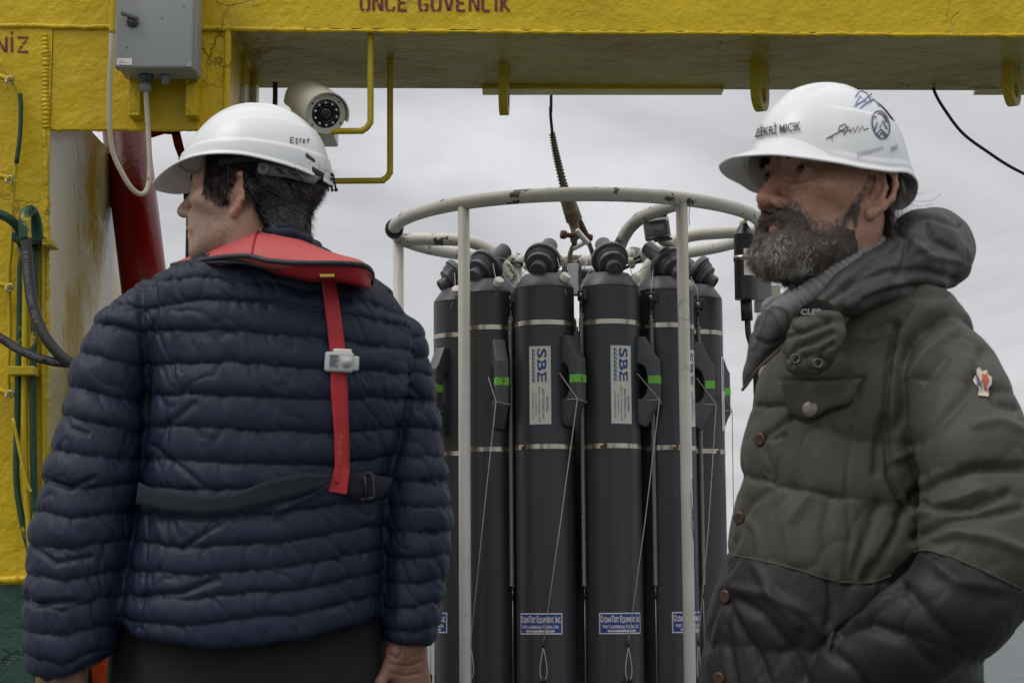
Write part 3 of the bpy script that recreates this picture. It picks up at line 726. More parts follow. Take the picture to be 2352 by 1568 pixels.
# ================================================================== around the column
def printed(path3, s, size, off, parent):
    "tiny print running along a hose: path3 = centreline points, off = offset toward the viewer"
    V2, F = textmesh(s, size, 1.0, 0); P = np.array([list(p) for p in path3]); sl = np.concatenate([[0], np.cumsum(np.linalg.norm(np.diff(P, axis=0), axis=1))])
    V = []
    for u, v in V2:
        q = np.array([np.interp(u, sl, P[:, k]) for k in range(3)]); q2 = np.array([np.interp(u+.01, sl, P[:, k]) for k in range(3)]); tt = q2-q; tt /= np.linalg.norm(tt)+1e-9
        nn = np.array([-tt[2], 0, tt[0]]); V.append(q+nn*(v-size*.35)+np.array([0, -off, 0]))
    return meshobj('print', V, F, M['print_grey'], parent, smooth=False)
h1 = smoothpath([at(p[0], p[1], p[2]) for p in ((86, 560, 4.25), (84, 520, 4.24), (76, 490, 4.22), (66, 486, 4.20), (57, 505, 4.185), (60, 560, 4.18), (66, 640, 4.17), (78, 710, 4.16), (105, 775, 4.15), (150, 825, 4.15), (200, 845, 4.16), (270, 850, 4.2), (330, 900, 4.3))], 8)
V, F = tube(h1, R(13, 4.18), 14); hs = meshobj('hydraulic_hose', V, F, M['rubber']); tag(hs, 'black hose looping over the green clamp on the yellow column', 'hose', 'hydraulic hoses on the yellow column')
printed(h1[42:], 'B.P.1100BAR/15720PSI   3Q16', .013, R(13, 4.18)+.0006, hs)
V, F = tube(h1[:40], R(13, 4.18)+.0012, 14); meshobj('green_paint_sleeve', V, F, M['pipe_green'], hs)
h2 = smoothpath([at(p[0], p[1], p[2]) for p in ((-60, 740, 4.14), (0, 775, 4.15), (50, 806, 4.15), (110, 828, 4.15), (180, 836, 4.17), (250, 834, 4.2), (330, 880, 4.3))], 8)
V, F = tube(h2, R(10.5, 4.16), 14); hs2 = meshobj('hydraulic_hose', V, F, M['rubber']); tag(hs2, 'lower black hose sagging in from the left edge across the yellow column', 'hose', 'hydraulic hoses on the yellow column')
printed(h2[7:], 'B.P.1100BAR/15720PSI   3Q16', .012, R(10.5, 4.16)+.0006, hs2)
h3 = smoothpath([at(p[0], p[1], p[2]) for p in ((-60, 475, 4.2), (0, 492, 4.21), (30, 510, 4.22), (48, 535, 4.24), (52, 556, 4.25))], 8)
V, F = tube(h3, R(11, 4.2), 12); hs3 = meshobj('hydraulic_hose', V, F, M['pipe_green']); tag(hs3, 'green painted hose curving down into the clamp on the yellow column', 'hose', 'hydraulic hoses on the yellow column')
# red leg behind the opening
V, F = tube([at(283, 255, 5.0), at(332, 660, 5.0), at(395, 1200, 5.0), at(430, 1500, 5.0), (at(432, 1520, 5.0).x, 5.0, 0)], R(54, 5.0), 32)
rd = meshobj('red_strut', V, F, M['red']); tag(rd, 'glossy dark red round strut behind the cream plate of the gantry', 'strut')
mb = MB()
V, F = hull2([at(*p, 4.9) for p in ((338, 296), (412, 296), (412, 311), (378, 308), (352, 316), (338, 318))], [at(*p, 4.94) for p in ((338, 296), (412, 296), (412, 311), (378, 308), (352, 316), (338, 318))]); mb.add(V, F)
V, F = hull2([at(*p, 4.9) for p in ((392, 300), (413, 300), (424, 345), (428, 360), (410, 362), (400, 335))], [at(*p, 4.94) for p in ((392, 300), (413, 300), (424, 345), (428, 360), (410, 362), (400, 335))]); mb.add(V, F)
mb.build('red_bracket', M['red'], rd)
V, F = hull2([at(*p, 4.9) for p in ((409, 363), (428, 361), (436, 395), (434, 470), (422, 470), (420, 400))], [at(*p, 4.94) for p in ((409, 363), (428, 361), (436, 395), (434, 470), (422, 470), (420, 400))]); meshobj('black_tip', V, F, M['rubber'], rd, smooth=False)
a = at(433, 440, 6.2); V, F = box(a.x-.006, a.x+.006, 6.2, 6.22, 0, a.z, .001); bp_ = meshobj('black_post', V, F, M['black_pl'], smooth=False); tag(bp_, 'thin black upright post seen past the face of the man in navy', 'post')
a = at(140, 846, 4.75); c = at(330, 960, 4.75); V, F = box(a.x, c.x, 4.75, 4.98, 0.3, a.z, .004); lk = meshobj('dark_locker', V, F, mat('dark_locker', (.012, .012, .014), .5), smooth=False); tag(lk, 'dark metal cabinet beside the yellow column, mostly hidden by the man in navy', 'cabinet')
for zz in (.3,):
    V, F = box(a.x+.01, c.x-.01, 4.76, 4.97, 0, .3, .004); meshobj('plinth', V, F, M['green'], lk, smooth=False)
# orange hull between arm and torso
t_ = thing('orange_float', 'bright orange moulded float standing between the gantry and the man in navy', 'float', tuple(at(262, 1560, 4.4))[:2]+(0,))
fr_ = [at(*p, 4.32) for p in ((228, 1600), (222, 1480), (238, 1340), (262, 1310), (246, 1440), (268, 1600))]; bk_ = [at(*p, 4.6) for p in ((228, 1600), (222, 1480), (238, 1340), (262, 1310), (246, 1440), (268, 1600))]
pA = [at(262, 1300, 4.36), at(320, 1310, 4.42), at(330, 1640, 4.42), at(280, 1640, 4.36), at(236, 1480, 4.36)]
qA = [p+Vector((.02, .4, 0)) for p in pA]; V, F = hull2(pA, qA); meshobj('float_face', V, F, M['orange'], t_, smooth=False)
pB = [at(261, 1303, 4.362), at(235, 1482, 4.362), at(278, 1640, 4.362), at(220, 1640, 4.5), at(205, 1480, 4.5), at(240, 1320, 4.5)]
V = [tuple(p) for p in pB]; V, F = hull2(pB[:3]+pB[3:], [p+Vector((0, .3, 0)) for p in pB]); meshobj('float_side', V, F, mat('orange_side', (.55, .065, .012), .45), t_, smooth=False)
V, F = box(t_.location.x-.12, t_.location.x+.14, 4.42, 4.7, 0, at(262, 1635, 4.4).z, .01); meshobj('float_base', V, F, M['orange'], t_, smooth=False)

# ================================================================== junction box
JB = thing('junction_box', 'grey electrical enclosure with a key latch mounted on the yellow gantry', 'junction box', tuple(at(355, 156, 4.15)))
x0, x1 = at(264, 100, 4.15).x, at(443, 100, 4.15).x; z0 = at(350, 157, 4.15).z; z1 = z0+.31
V, F = box(x0+.004, x1+.003, 4.178, 4.255, z0+.002, z1, .005); autosmooth(meshobj('enclosure', V, F, M['box'], JB))
V, F = box(x0, x1, 4.146, 4.176, z0, z1+.002, .005); dr = autosmooth(meshobj('door', V, F, M['box'], JB))
lp = at(384, 60, 4.146); lp = at(295+4, 50, 4.14)
Mx = frame((at(384*0+382/2.613/1.2755*0+302, 50, 4.146)), (0, -1, 0))
V, F = lathe([(.013, 0), (.013, .004), (.009, .005), (.009, .014), (0.0001, .014)], 20, frame(at(305, 51, 4.146), (0, -1, 0))); lt = meshobj('latch', V, F, M['dark_metal'], dr)
V, F = box(-.021, .017, -.0045, .0045, .012, .019, .002); V = xf(V, frame(at(303, 42, 4.146), (0, -1, 0), (.95, 0, -.33))); meshobj('key_handle', V, F, M['dark_metal'], lt if False else dr)
a = at(269, 135, 4.1455); c = at(303, 150, 4.1455)
V, F = box(a.x, c.x, 4.1445, 4.146, c.z, a.z, .0004); meshobj('sticker', V, F, M['label_white'], dr, smooth=False)
for k, (ln, y) in enumerate((('LAP 0003', 141), ('ELEKTRONIK A.S.', 145), ('IP66    CE', 149))):
    V2, F2 = textmesh(ln, .0030); V = [(at(273, y, 4.144).x+u, 4.1438, at(273, y, 4.144).z+v) for u, v in V2]; meshobj('sticker_print', V, F2, M['marker'], dr, smooth=False)
for (px, py) in ((372, 140/2.613*.784+0), (422, 15), (292, 110)):
    V, F = sphere(at(px, py, 4.1457), .0016, 8, 6); meshobj('rivet', V, F, M['black_pl'], dr)
# small step at the lower right of the door, glands below
a = at(430, 146, 4.145); V, F = box(at(429, 146, 4.145).x, x1-.001, 4.1435, 4.1455, z0+.001, z0+.011, .0008); meshobj('hinge_cover', V, F, M['box'], dr, smooth=False)
for (px, big) in ((335, 1), (380, 0)):
    c = Vector((at(px, 175, 4.215).x, 4.215, z0+.002)); r = .017 if big else .011
    V, F = lathe([(r, 0), (r, -.006), (r*.85, -.007), (r*.85, -.018), (r*.5, -.021)][::-1], 12, Matrix.Translation(c)); meshobj('cable_gland', V, F, M['plastic_grey'] if not big else M['dark_metal'], JB)
gl = Vector((at(335, 175, 4.215).x, 4.215, z0-.016))
V, F = lathe([(.011, 0), (.013, -.004), (.013, -.014), (.008, -.02)][::-1], 12, Matrix.Translation(gl)); meshobj('cable_gland', V, F, M['plastic_grey'], JB)
cab = smoothpath([at(266, -60, 4.12), at(260, 20, 4.12), at(257, 70, 4.12), at(255, 130, 4.12), at(252, 200, 4.13), at(252, 290, 4.14), at(260, 350, 4.15), at(282, 400, 4.16), at(305, 435, 4.17), at(325, 446, 4.18), at(339, 432, 4.19), at(344, 390, 4.2), at(341, 310, 4.21), at(337, 240, 4.215), gl+Vector((0, 0, -.01))], 8)
V, F = tube(cab, R(6.3, 4.15), 12); cb = meshobj('white_cable', V, F, M['cable_white']); tag(cb, 'dirty white cable hanging in a loop under the grey junction box', 'cable')
V, F = tube(cab[:18], R(6.3, 4.15)+.0008, 12); meshobj('yellow_overspray', V, F, M['yellow_gloss'], cb)

# ================================================================== bullet camera
CC = thing('security_camera', 'white bullet security camera with a ring of infrared lamps behind the helmet', 'camera', tuple(at(735, 330, 4.45)))
fc = at(749, 262, 4.30); rc = at(697, 226, 4.50); ax = (fc-rc).normalized(); Lg = (fc-rc).length; fm = frame(fc, ax, (1, 0, 0)); r0 = R(49, 4.3)
V, F = lathe([(.0001, -Lg), (r0*.72, -Lg), (r0*.86, -Lg+.02), (r0*.97, -Lg+.05), (r0*.97, -.006), (r0*.97, 0), (r0*.70, 0), (r0*.68, -.006), (.0001, -.006)], 40, fm); autosmooth(meshobj('housing', V, F, M['cam_white'], CC))
# sunshield over the upper half
mb = MB(); seg = 26; ra, rb_ = r0*1.03, r0*1.09; P = []
upv = (Vector((0, 0, 1))-ax*Vector((0, 0, 1)).dot(ax)).normalized(); sd_ = ax.cross(upv)
for i in range(seg+1):
    a = radians(-15+210*i/seg)
    for (rr, zz) in ((ra, .012), (ra, -Lg*.9), (rb_, -Lg*.9), (rb_, .012)): P.append(fc+ax*zz+(sd_*cos(a)+upv*sin(a))*rr)
F = []
for i in range(seg):
    for k in range(4): F.append([i*4+k, i*4+(k+1) % 4, i*4+4+(k+1) % 4, i*4+4+k])
F += [[0, 1, 2, 3][::-1], [seg*4+k for k in range(4)]]
autosmooth(meshobj('sunshield', P, F, M['cam_white'], CC))
V, F = lathe([(r0*.68, -.0055), (r0*.68, -.003), (r0*.38, -.003), (r0*.38, -.0055)], 36, fm); meshobj('lamp_plate', V, F, M['black_pl'], CC)
V, F = lathe([(r0*.40, -.004), (r0*.42, .004), (r0*.37, .005), (r0*.36, -.002)], 36, fm); meshobj('lens_ring', V, F, M['rubber'], CC)
V, F = lathe([(r0*.36, -.003), (r0*.30, .001), (r0*.18, .003), (.0001, .004)], 32, fm); meshobj('lens', V, F, M['lens'], CC)
V, F = lathe([(r0*.17, .0028), (r0*.15, .0046), (r0*.13, .0046), (r0*.12, .0032)], 24, fm); meshobj('iris_ring', V, F, mat('copper_iris', (.06, .03, .02), .3, metal=.6), CC)
for k in range(10):
    a = radians(18+36*k); V, F = lathe([(r0*.068, -.003), (r0*.068, .0005), (r0*.04, .0022), (.0001, .0026)], 12, fm@Matrix.Translation((r0*.54*cos(a), r0*.54*sin(a), 0))); meshobj('infrared_lamp', V, F, M['led'], CC)
for a in (40, 140, 215, 325):
    V, F = lathe([(.0022, .0), (.0022, .0012), (.0001, .0012)], 10, fm@Matrix.Translation((r0*.84*cos(radians(a)), r0*.84*sin(radians(a)), 0))); meshobj('screw', V, F, M['black_pl'], CC)
V, F = lathe([(.008, -.012), (.008, 0), (.004, .003)], 12, frame(at(656, 232, 4.47), (-1, -.5, -.3))); meshobj('side_knob', V, F, M['dark_metal'], CC)
a = at(718, 306, 4.44); c = at(772, 325, 4.44); V, F = box(a.x, c.x, 4.40, 4.50, c.z, a.z+.03, .004); meshobj('mount_plate', V, F, M['cam_white'], CC, smooth=False)
mt = at(732, 325, 4.46); V, F = tube([mt+Vector((0, 0, .01)), at(733, 345, 4.46), at(730, 380, 4.46), at(726, 470, 4.46)], R(7, 4.46), 14, radii=[R(12, 4.46), R(11, 4.46), R(7, 4.46), R(7, 4.46)]); meshobj('mount_arm', V, F, M['cam_white'], CC)
V, F = tube(smoothpath([at(632, 190, 4.62), at(632, 230, 4.62), at(628, 300, 4.62), at(610, 380, 4.6)], 6), R(6, 4.6), 10); k_ = meshobj('black_cable', V, F, M['rubber']); tag(k_, 'short black cable dropping from the beam just left of the security camera', 'cable')
V, F = tube(smoothpath([onz(2142, 200, zb)+Vector((0, 0, .01)), at(2146, 210, 4.78), at(2165, 245, 4.8), at(2210, 305, 4.8), at(2270, 350, 4.8), at(2330, 388, 4.8), at(2420, 430, 4.8)], 8), R(3.8, 4.8), 8); k_ = meshobj('black_cable', V, F, M['rubber']); tag(k_, 'thin black cable curving from the beam to the right edge against the sky', 'cable')

# ================================================================== WATER SAMPLER ROSETTE
YC = 5.57; cxx = at(1331, 600, YC).x; RG = .518
zr = at(1370, 446, YC-RG).z
CT = thing('rosette_frame', 'chipped white tubular frame of the water sampler, hanging from a cable', 'frame', (cxx, YC, .2))
TIL = []; TIL.append(CT)
def cpt(th, r, z): return Vector((cxx+r*sin(radians(th)), YC-r*cos(radians(th)), z))
rt = R(17, 5.1)
ring = [cpt(t, RG, zr) for t in np.linspace(0, 360, 97)[:-1]]
V, F = tube(ring, rt, 16, closed=True); meshobj('top_ring', V, F, M['white_tube'], CT)
V, F = tube([cpt(t, RG, .25) for t in np.linspace(0, 360, 97)[:-1]], rt, 12, closed=True); meshobj('bottom_ring', V, F, M['white_tube'], CT)
V, F = tube([cpt(t, RG*.35, .3) for t in np.linspace(0, 360, 49)[:-1]], rt, 12, closed=True); meshobj('inner_ring', V, F, M['white_tube'], CT)
PTH = [-99, -37, 30, 88, 148, -161]
for th in PTH:
    V, F = tube([cpt(th, RG, .27), cpt(th, RG, 1), cpt(th, RG, zr-rt*.6)], R(13.8, 5.12), 16); meshobj('post', V, F, M['white_post'], CT)
    V, F = lathe([(R(13.8, 5.12)+.001, -.02), (R(13.8, 5.12)+.003, -.004), (R(13.8, 5.12)+.001, 0)], 16, Matrix.Translation(cpt(th, RG, zr-rt*.8))); 
    V, F = tube([cpt(th, RG, .25), cpt(th, RG*.35, .3)], R(12, 5.1), 10); meshobj('spoke', V, F, M['white_tube'], CT)
for th in (-99, 30, 88, 148, -161):
    V, F = tube(smoothpath([cpt(th, RG-.01, zr-.01), cpt(th, .42, zr-.012), cpt(th, .32, zr-.02), cpt(th, .25, zr-.05), cpt(th, .20, zr-.11), cpt(th, .175, zr-.19), cpt(th, .165, zr-.4), cpt(th, .165, .31)], 8), R(15.5, 5.3), 14); meshobj('support_arch', V, F, M['white_tube'], CT)
# tape wound on the ring at the left
ta = -88
for k in range(5):
    a = ta+k*1.3; c = cpt(a, RG, zr); tg = (cpt(a+1, RG, zr)-c).normalized()
    u = Vector((0, 0, 1)); w = tg.cross(u); rr = rt+.002+.0012*(k % 2)
    V, F = tube([c+(u*cos(x)+w*sin(x))*rr for x in np.linspace(0, 2*pi, 21)[:-1]], .0045, 6, closed=True); meshobj('tape_wrap', V, F, M['rubber'], CT)
# blue pen line on the right post
for (pts, w) in (([(1592, 1100), (1594, 1160), (1590, 1200), (1596, 1260), (1595, 1300), (1600, 1350), (1598, 1400), (1603, 1420)], 2.2), ([(1588, 1130), (1590, 1170), (1597, 1230), (1598, 1290)], 1.2), ([(1590, 470), (1588, 500), (1589, 520)], 1.8)):
    V2, F2 = strokes2d([pts], w); V = [at(p[0], p[1], YC-RG*cos(radians(30))-R(13.8, 5.12)*.93) for p in V2]; meshobj('pen_scribble', V, F2, M['ink_blue'], CT, smooth=False)

# ---- bottle prototype, in its own frame: axis on z, outward is -Y
RB = .0795; ZB = .752; zsh = at(1400, 654, 5.16).z-ZB; HB = zsh
def az(psi, r, z): return Vector((r*sin(radians(psi)), -r*cos(radians(psi)), z))
def azf(psi, r, z): return frame(az(psi, r, z), az(psi, 1, 0), (cos(radians(psi)), sin(radians(psi)), 0))   # z outward, x to the right
PB = {}
def pmesh(name, V, F, m, smooth=True, ang=None):
    o = meshobj(name, V, F, m, None, smooth, False); 
    if ang: autosmooth(o, ang)
    me = o.data; bpy.data.objects.remove(o); PB.setdefault(name, []).append(me); return me
CH = .040
me_body = pmesh('body', *lathe([(.0001, -.04), (.052, -.04), (RB, -.005), (RB, .02), (RB, HB-.002), (RB-.0015, HB-.001), (RB-.0015, HB+.001), (RB, HB+.002), (RB-.002, HB+.008), (.056, HB+CH-.002), (.054, HB+CH), (.046, HB+CH), (.046, HB+CH-.03), (.0001, HB+CH-.03)], 64), M['pvc'], ang=30)
me_body.materials.append(M['pvc_light'])
for p_ in me_body.polygons:
    if p_.center.z > HB+.001: p_.material_index = 1
def band(z):
    V, F = lathe([(RB-.001, z-.0065), (RB+.0016, z-.0062), (RB+.0016, z+.0062), (RB-.001, z+.0065)], 64); return V, F
zb1 = at(1246, 737, 5.16).z-ZB; zb2 = at(1246, 1023, 5.16).z-ZB
me_b1 = pmesh('clamp_band', *band(zb1), M['steel'], ang=40); me_b2 = pmesh('clamp_band', *band(zb2), M['steel'], ang=40)
# handle: D-shaped, bevelled bar standing off the barrel
zh1 = at(1300, 763, 5.12).z-ZB; zh0 = at(1300, 975, 5.12).z-ZB; dh = zh1-zh0
def handle_mesh():
    w = .017; d0 = RB-.004; d1 = RB+.055
    outer = [(d0, zh0+.01), (d0+.02, zh0), (d1-.012, zh0+.048), (d1, zh0+.062), (d1, zh1-.062), (d1-.012, zh1-.048), (d0+.022, zh1), (d0, zh1-.002)]
    inner = [(d0, zh0+.075), (d0+.012, zh0+.075), (d0+.024, zh0+.088), (d0+.027, zh0+.10), (d0+.027, zh1-.10), (d0+.022, zh1-.082), (d0+.010, zh1-.072), (d0, zh1-.072)]
    bm = bmesh.new(); o = [bm.verts.new((0, -a, b)) for a, b in outer]; i_ = [bm.verts.new((0, -a, b)) for a, b in inner]
    n = len(o)
    for k in range(n-1): bm.faces.new((o[k], o[k+1], i_[k+1], i_[k]))
    g = bmesh.ops.extrude_face_region(bm, geom=bm.faces[:]); vv = [e for e in g['geom'] if isinstance(e, bmesh.types.BMVert)]
    bmesh.ops.translate(bm, verts=vv, vec=(w*2, 0, 0)); bmesh.ops.translate(bm, verts=bm.verts[:], vec=(-w, 0, 0)); bmesh.ops.recalc_face_normals(bm, faces=bm.faces[:])
    sh = [e for e in bm.edges if len(e.link_faces) == 2 and e.calc_face_angle(0) > .5]
    bmesh.ops.bevel(bm, geom=sh, offset=.0045, segments=3, affect='EDGES', profile=.6)
    bm.verts.index_update(); V = [v.co[:] for v in bm.verts]; F = [[v.index for v in f.verts] for f in bm.faces]; bm.free(); return V, F, d1, w
Vh, Fh, d1, wh = handle_mesh()
# tape: a sleeve around the grip
zt_ = (zh0+zh1)/2+.004
Vt, Ft = box(-wh-.0008, wh+.0008, -d1-.0008, -d1+.0290, zt_-.0115, zt_+.0115, .003)
def rz(V, a): c, s = cos(radians(a)), sin(radians(a)); return [(x*c-y*s, x*s+y*c, z) for x, y, z in V]
def glyph7(ch):
    return {'6': [[(.75, .95), (.45, .8), (.25, .45), (.3, .12), (.55, .02), (.75, .18), (.7, .4), (.5, .48), (.3, .35)]],
            '7': [[(.1, .9), (.8, .92), (.62, .55), (.4, .05)], [(.3, .5), (.85, .48)]],
            '5': [[(.85, .95), (.45, .9), (.4, .55), (.65, .6), (.8, .4), (.7, .1), (.4, .03)]],
            '8': [[(.6, .5), (.35, .7), (.45, .95), (.7, .9), (.72, .7), (.4, .4), (.3, .15), (.5, .02), (.72, .15), (.68, .38), (.5, .52)]]}[ch]
# lid: plug, flange and stem, cocked open above the mouth
e = radians(37); ax_ = Vector((0, -cos(e), -sin(e))); lc = Vector((0, -.012, HB+CH+.040)); lf = frame(lc, ax_, (1, 0, 0))
me_lid = pmesh('lid', *lathe([(.0001, -.088), (.0195, -.088), (.0215, -.086), (.0215, -.012), (.048, -.010), (.050, -.006), (.050, .004), (.046, .006), (.0415, .007), (.0415, .020), (.038, .022), (.036, .034), (.0215, .035), (.0215, .058), (.0195, .060), (.018, .060), (.016, .056), (.0001, .056)], 48, lf), M['pvc_light'], ang=32)
me_or = pmesh('seal', *lathe([(.0418, .010), (.0432, .012), (.0432, .015), (.0418, .017)], 48, lf), M['rubber'])
bl = frame(Vector((0, -.06, -.085)), Vector((0, -cos(radians(15)), -sin(radians(15)))), (1, 0, 0))
me_lid2 = pmesh('lower_lid', *lathe([(.0001, -.06), (.02, -.06), (.0215, -.04), (.0215, -.01), (.050, -.008), (.050, .006), (.0415, .007), (.0415, .022), (.0215, .024), (.0215, .095), (.0001, .095)], 40, frame(Vector((0, -.075, -.06)), Vector((0, -1, .15)), (1, 0, 0))), M['pvc'], ang=32)
kf = azf(67, .071, HB+.022)
kdir = Vector((sin(radians(67))*.75, -cos(radians(67))*.75, .66))
me_kn = pmesh('vent_knob', *lathe([(.0135, -.004), (.0135, .014), (.012, .017), (.0001, .018)], 24, frame(az(67, .066, HB+.022), kdir)), M['nylon'], ang=40)
me_kr = pmesh('knob_ring', *lathe([(.0001, -.006), (.0155, -.006), (.0155, -.001), (.012, .001)], 24, frame(az(67, .066, HB+.022), kdir)), M['black_pl'], ang=40)
# spring bracket with slotted screw
BP = -70; bf = azf(BP, RB, HB-.022)
me_br = pmesh('bracket', xf(box(-.017, .017, -.014, .014, -.006, .012, .003)[0], bf), box(-.017, .017, -.014, .014, -.006, .012, .003)[1], M['pvc_dark'], ang=30)
me_sc = pmesh('screw', *lathe([(.0001, .0121), (.0058, .0121), (.0055, .0135), (.0001, .0138)][::-1], 16, bf@Matrix.Translation((0, 0, 0))), M['alu'])
sx, sF = box(-.005, .005, -.0007, .0007, .0136, .0142); me_sl = pmesh('slot', xf(sx, bf), sF, M['black_pl'], False)
# spring: a real coil
zs1 = at(1336, 722, 5.13).z-ZB; zs0 = at(1350, 1345, 5.13).z-ZB
def coil(z0, z1, psi, r, rad, turns, wire):
    n = turns*9; c = az(psi, r, 0); P = [(c.x+rad*cos(2*pi*k/9), c.y+rad*sin(2*pi*k/9), z0+(z1-z0)*k/n) for k in range(n+1)]; return tube(P, wire, 4)
me_sp = pmesh('spring', *coil(zs0, zs1, BP, RB+.011, .0060, 150, .0016), M['spring'])
spc = az(BP, RB+.010, 0)
me_w = pmesh('spring_wire', *tube([(spc.x, spc.y, zs1-.002), (spc.x+.001, spc.y, HB-.03), (spc.x, spc.y, HB-.01), (spc.x*.9, spc.y*.9, HB+.02), lc+Vector((-.03, .02, 0))], .0011, 6), M['cord'])
me_w2 = pmesh('spring_wire', *tube([(spc.x, spc.y, zs0+.002), (spc.x, spc.y, zs0-.12), (spc.x, spc.y, -.02)], .0012, 6), M['spring'])
me_cr = pmesh('crimp', *tube([(spc.x, spc.y, zs0-.016), (spc.x, spc.y, zs0-.034)], .003, 8), M['black_pl']); me_cr2 = pmesh('crimp', *tube([(spc.x, spc.y, HB-.055), (spc.x, spc.y, HB-.04)], .0028, 8), M['black_pl'])
me_ey = pmesh('spring_eye', *tube([(spc.x+.0045*cos(a), spc.y, zs1+.006+.006*sin(a)) for a in np.linspace(0, 2*pi, 13)[:-1]], .0011, 5, closed=True), M['spring'])
# wrapped print
def wrap(V2, psi, zc, r, rot=False):
    out = []
    for u, v in V2:
        if rot: u, v = v, -u            # reads top to bottom, letter tops to the right
        a = psi+math.degrees(u/RB); out.append(az(a, r, zc+v))
    return out
def rectwrap(w, h, psi, zc, r, n=12, rc=.003):
    V = []; F = []
    for i in range(n+1):
        u = -w/2+w*i/n
        for v in (-h/2, h/2):
            a = psi+math.degrees(u/RB); V.append(az(a, r, zc+v))
    for i in range(n): F.append([2*i, 2*i+2, 2*i+3, 2*i+1])
    return V, F
def cutwrap(V2, F2, psi, zc, r, rot=False): return wrap(V2, psi, zc, r, rot), F2
zL = (at(1236, 790, 5.15).z+at(1236, 973, 5.15).z)/2-ZB; hL = at(1236, 790, 5.15).z-at(1236, 973, 5.15).z; PL = 7
me = [pmesh('maker_label', *rectwrap(.061, hL, PL, zL, RB+.0006), M['label_blue'], False), pmesh('maker_label', *rectwrap(.0575, hL-.0035, PL, zL, RB+.0010), M['label_cream'], False)]
def T(s, size, xs, bold, uc, vtop, align='LEFT'):
    "text in label space: top-to-bottom line starting vtop metres below label top, letter baseline at uc"
    V2, F2 = textmesh(s, size, xs, bold)
    q = np.stack([V2[:, 0]+vtop-hL/2, V2[:, 1]+uc], 1); return q, F2
TX = []
k_ = hL/.565   # label drawing scale: crop pixels /1000
def tcol(s, x0, x1, y0, y1, bold=0, col=None):
    "fit string s into crop box: letter height x0..x1 (px across label), run y0..y1 (down)"
    V2, F2 = textmesh(s, 1.0, 1.0, bold); w = V2[:, 0].max()-V2[:, 0].min(); h = V2[:, 1].max(); lo = V2[:, 1].min()
    S_ = k_/1000; q = np.stack([(V2[:, 0]-V2[:, 0].min())/w*(y1-y0)*S_+(y0-860)*S_-hL/2, V2[:, 1]/h*(x1-x0)*S_+(x0-909)*S_], 1); return q, F2
for (s, x0, x1, y0, y1, bd) in (('SBE', 893, 957, 882, 1120, .022), ('SEA-BIRD', 953, 968, 1222, 1332, .012), ('ELECTRONICS, INC.', 925, 940, 1172, 1392, .012), ('Bellevue, Washington, USA', 899, 912, 1158, 1406, 0), ('www.seabird.com', 876, 888, 1205, 1362, 0), ('seabird@seabird.com', 854, 866, 1185, 1382, 0)):
    q, F2 = tcol(s, x0, x1, y0, y1, bd); V = wrap(q, PL, zL, RB+.0016, True); me.append(pmesh('maker_label', V, F2, M['label_blue'], False))
wl = []
S_ = k_/1000
for k in range(8):
    y = 884+k*30; ln = []
    for a in np.linspace(0, 2*pi*.8, 10): ln.append(((y+14+12*cos(a)*.95-860)*S_-hL/2, (864+9*sin(a+.6)-909)*S_))
    wl.append(ln); ln2 = []
    for a in np.linspace(0, pi, 8): ln2.append(((y+14+15*cos(a)-860)*S_-hL/2, (853+9*sin(a)-909)*S_))
    wl.append([(x, y2) for x, y2 in ln2])
V2, F2 = strokes2d(wl, .0016); me.append(pmesh('maker_label', wrap(V2, PL, zL, RB+.0016, True), F2, M['label_blue'], False))
zO = (at(1428, 1403, 5.14).z+at(1428, 1460, 5.14).z)/2-ZB; hO = .054; wO = .122; PO = 2
me += [pmesh('dealer_label', *rectwrap(wO, hO, PO, zO, RB+.0006), M['label_white'], False), pmesh('dealer_label', *rectwrap(wO-.006, hO-.006, PO, zO, RB+.0010), M['label_blue'], False)]
def caps(words, y, big, small, width):
    "small-capital line fitted to width, centred"
    parts = []; x = 0
    for wd in words.split(' '):
        i = 0
        for run, sz in ([(wd[:1], big), (wd[1:], small)] if wd[:5] != 'OCEAN' else [('O', big), ('CEAN', small), ('T', big), ('EST', small)]):
            if not run: continue
            V2, F2 = textmesh(run, sz, .62, .030*sz, spacing=1.0); parts.append((V2+np.array([x-V2[:, 0].min(), 0]), F2)); x += V2[:, 0].max()-V2[:, 0].min()+sz*.05
        x += big*.17
    x -= big*.17; V = []; F = []; n = 0
    for v, f in parts: V.append(np.stack([(v[:, 0]/x-.5)*width, v[:, 1]+y], 1)); F += [[i+n for i in q] for q in f]; n += len(v)
    return np.vstack(V), F
for (s, y, b_, sm, w) in (('OCEANTEST EQUIPMENT, INC.', .003, .0240, .0185, .114), ('FORT LAUDERDALE, FLORIDA, USA', -.0120, .0125, .0105, .102)):
    V2, F2 = caps(s, y, b_, sm, w); me.append(pmesh('dealer_label', wrap(V2, PO, zO, RB+.0016), F2, M['label_white'], False))
V2, F2 = textmesh('www.oceantestequip.com', .0105, .8, .0005); V2 = V2-np.array([(V2[:, 0].max()+V2[:, 0].min())/2, 0]); V2 = V2*np.array([.078/(V2[:, 0].max()-V2[:, 0].min()), 1])+np.array([0, -.0215])
me.append(pmesh('dealer_label', wrap(V2, PO, zO, RB+.0016), F2, M['label_white'], False))
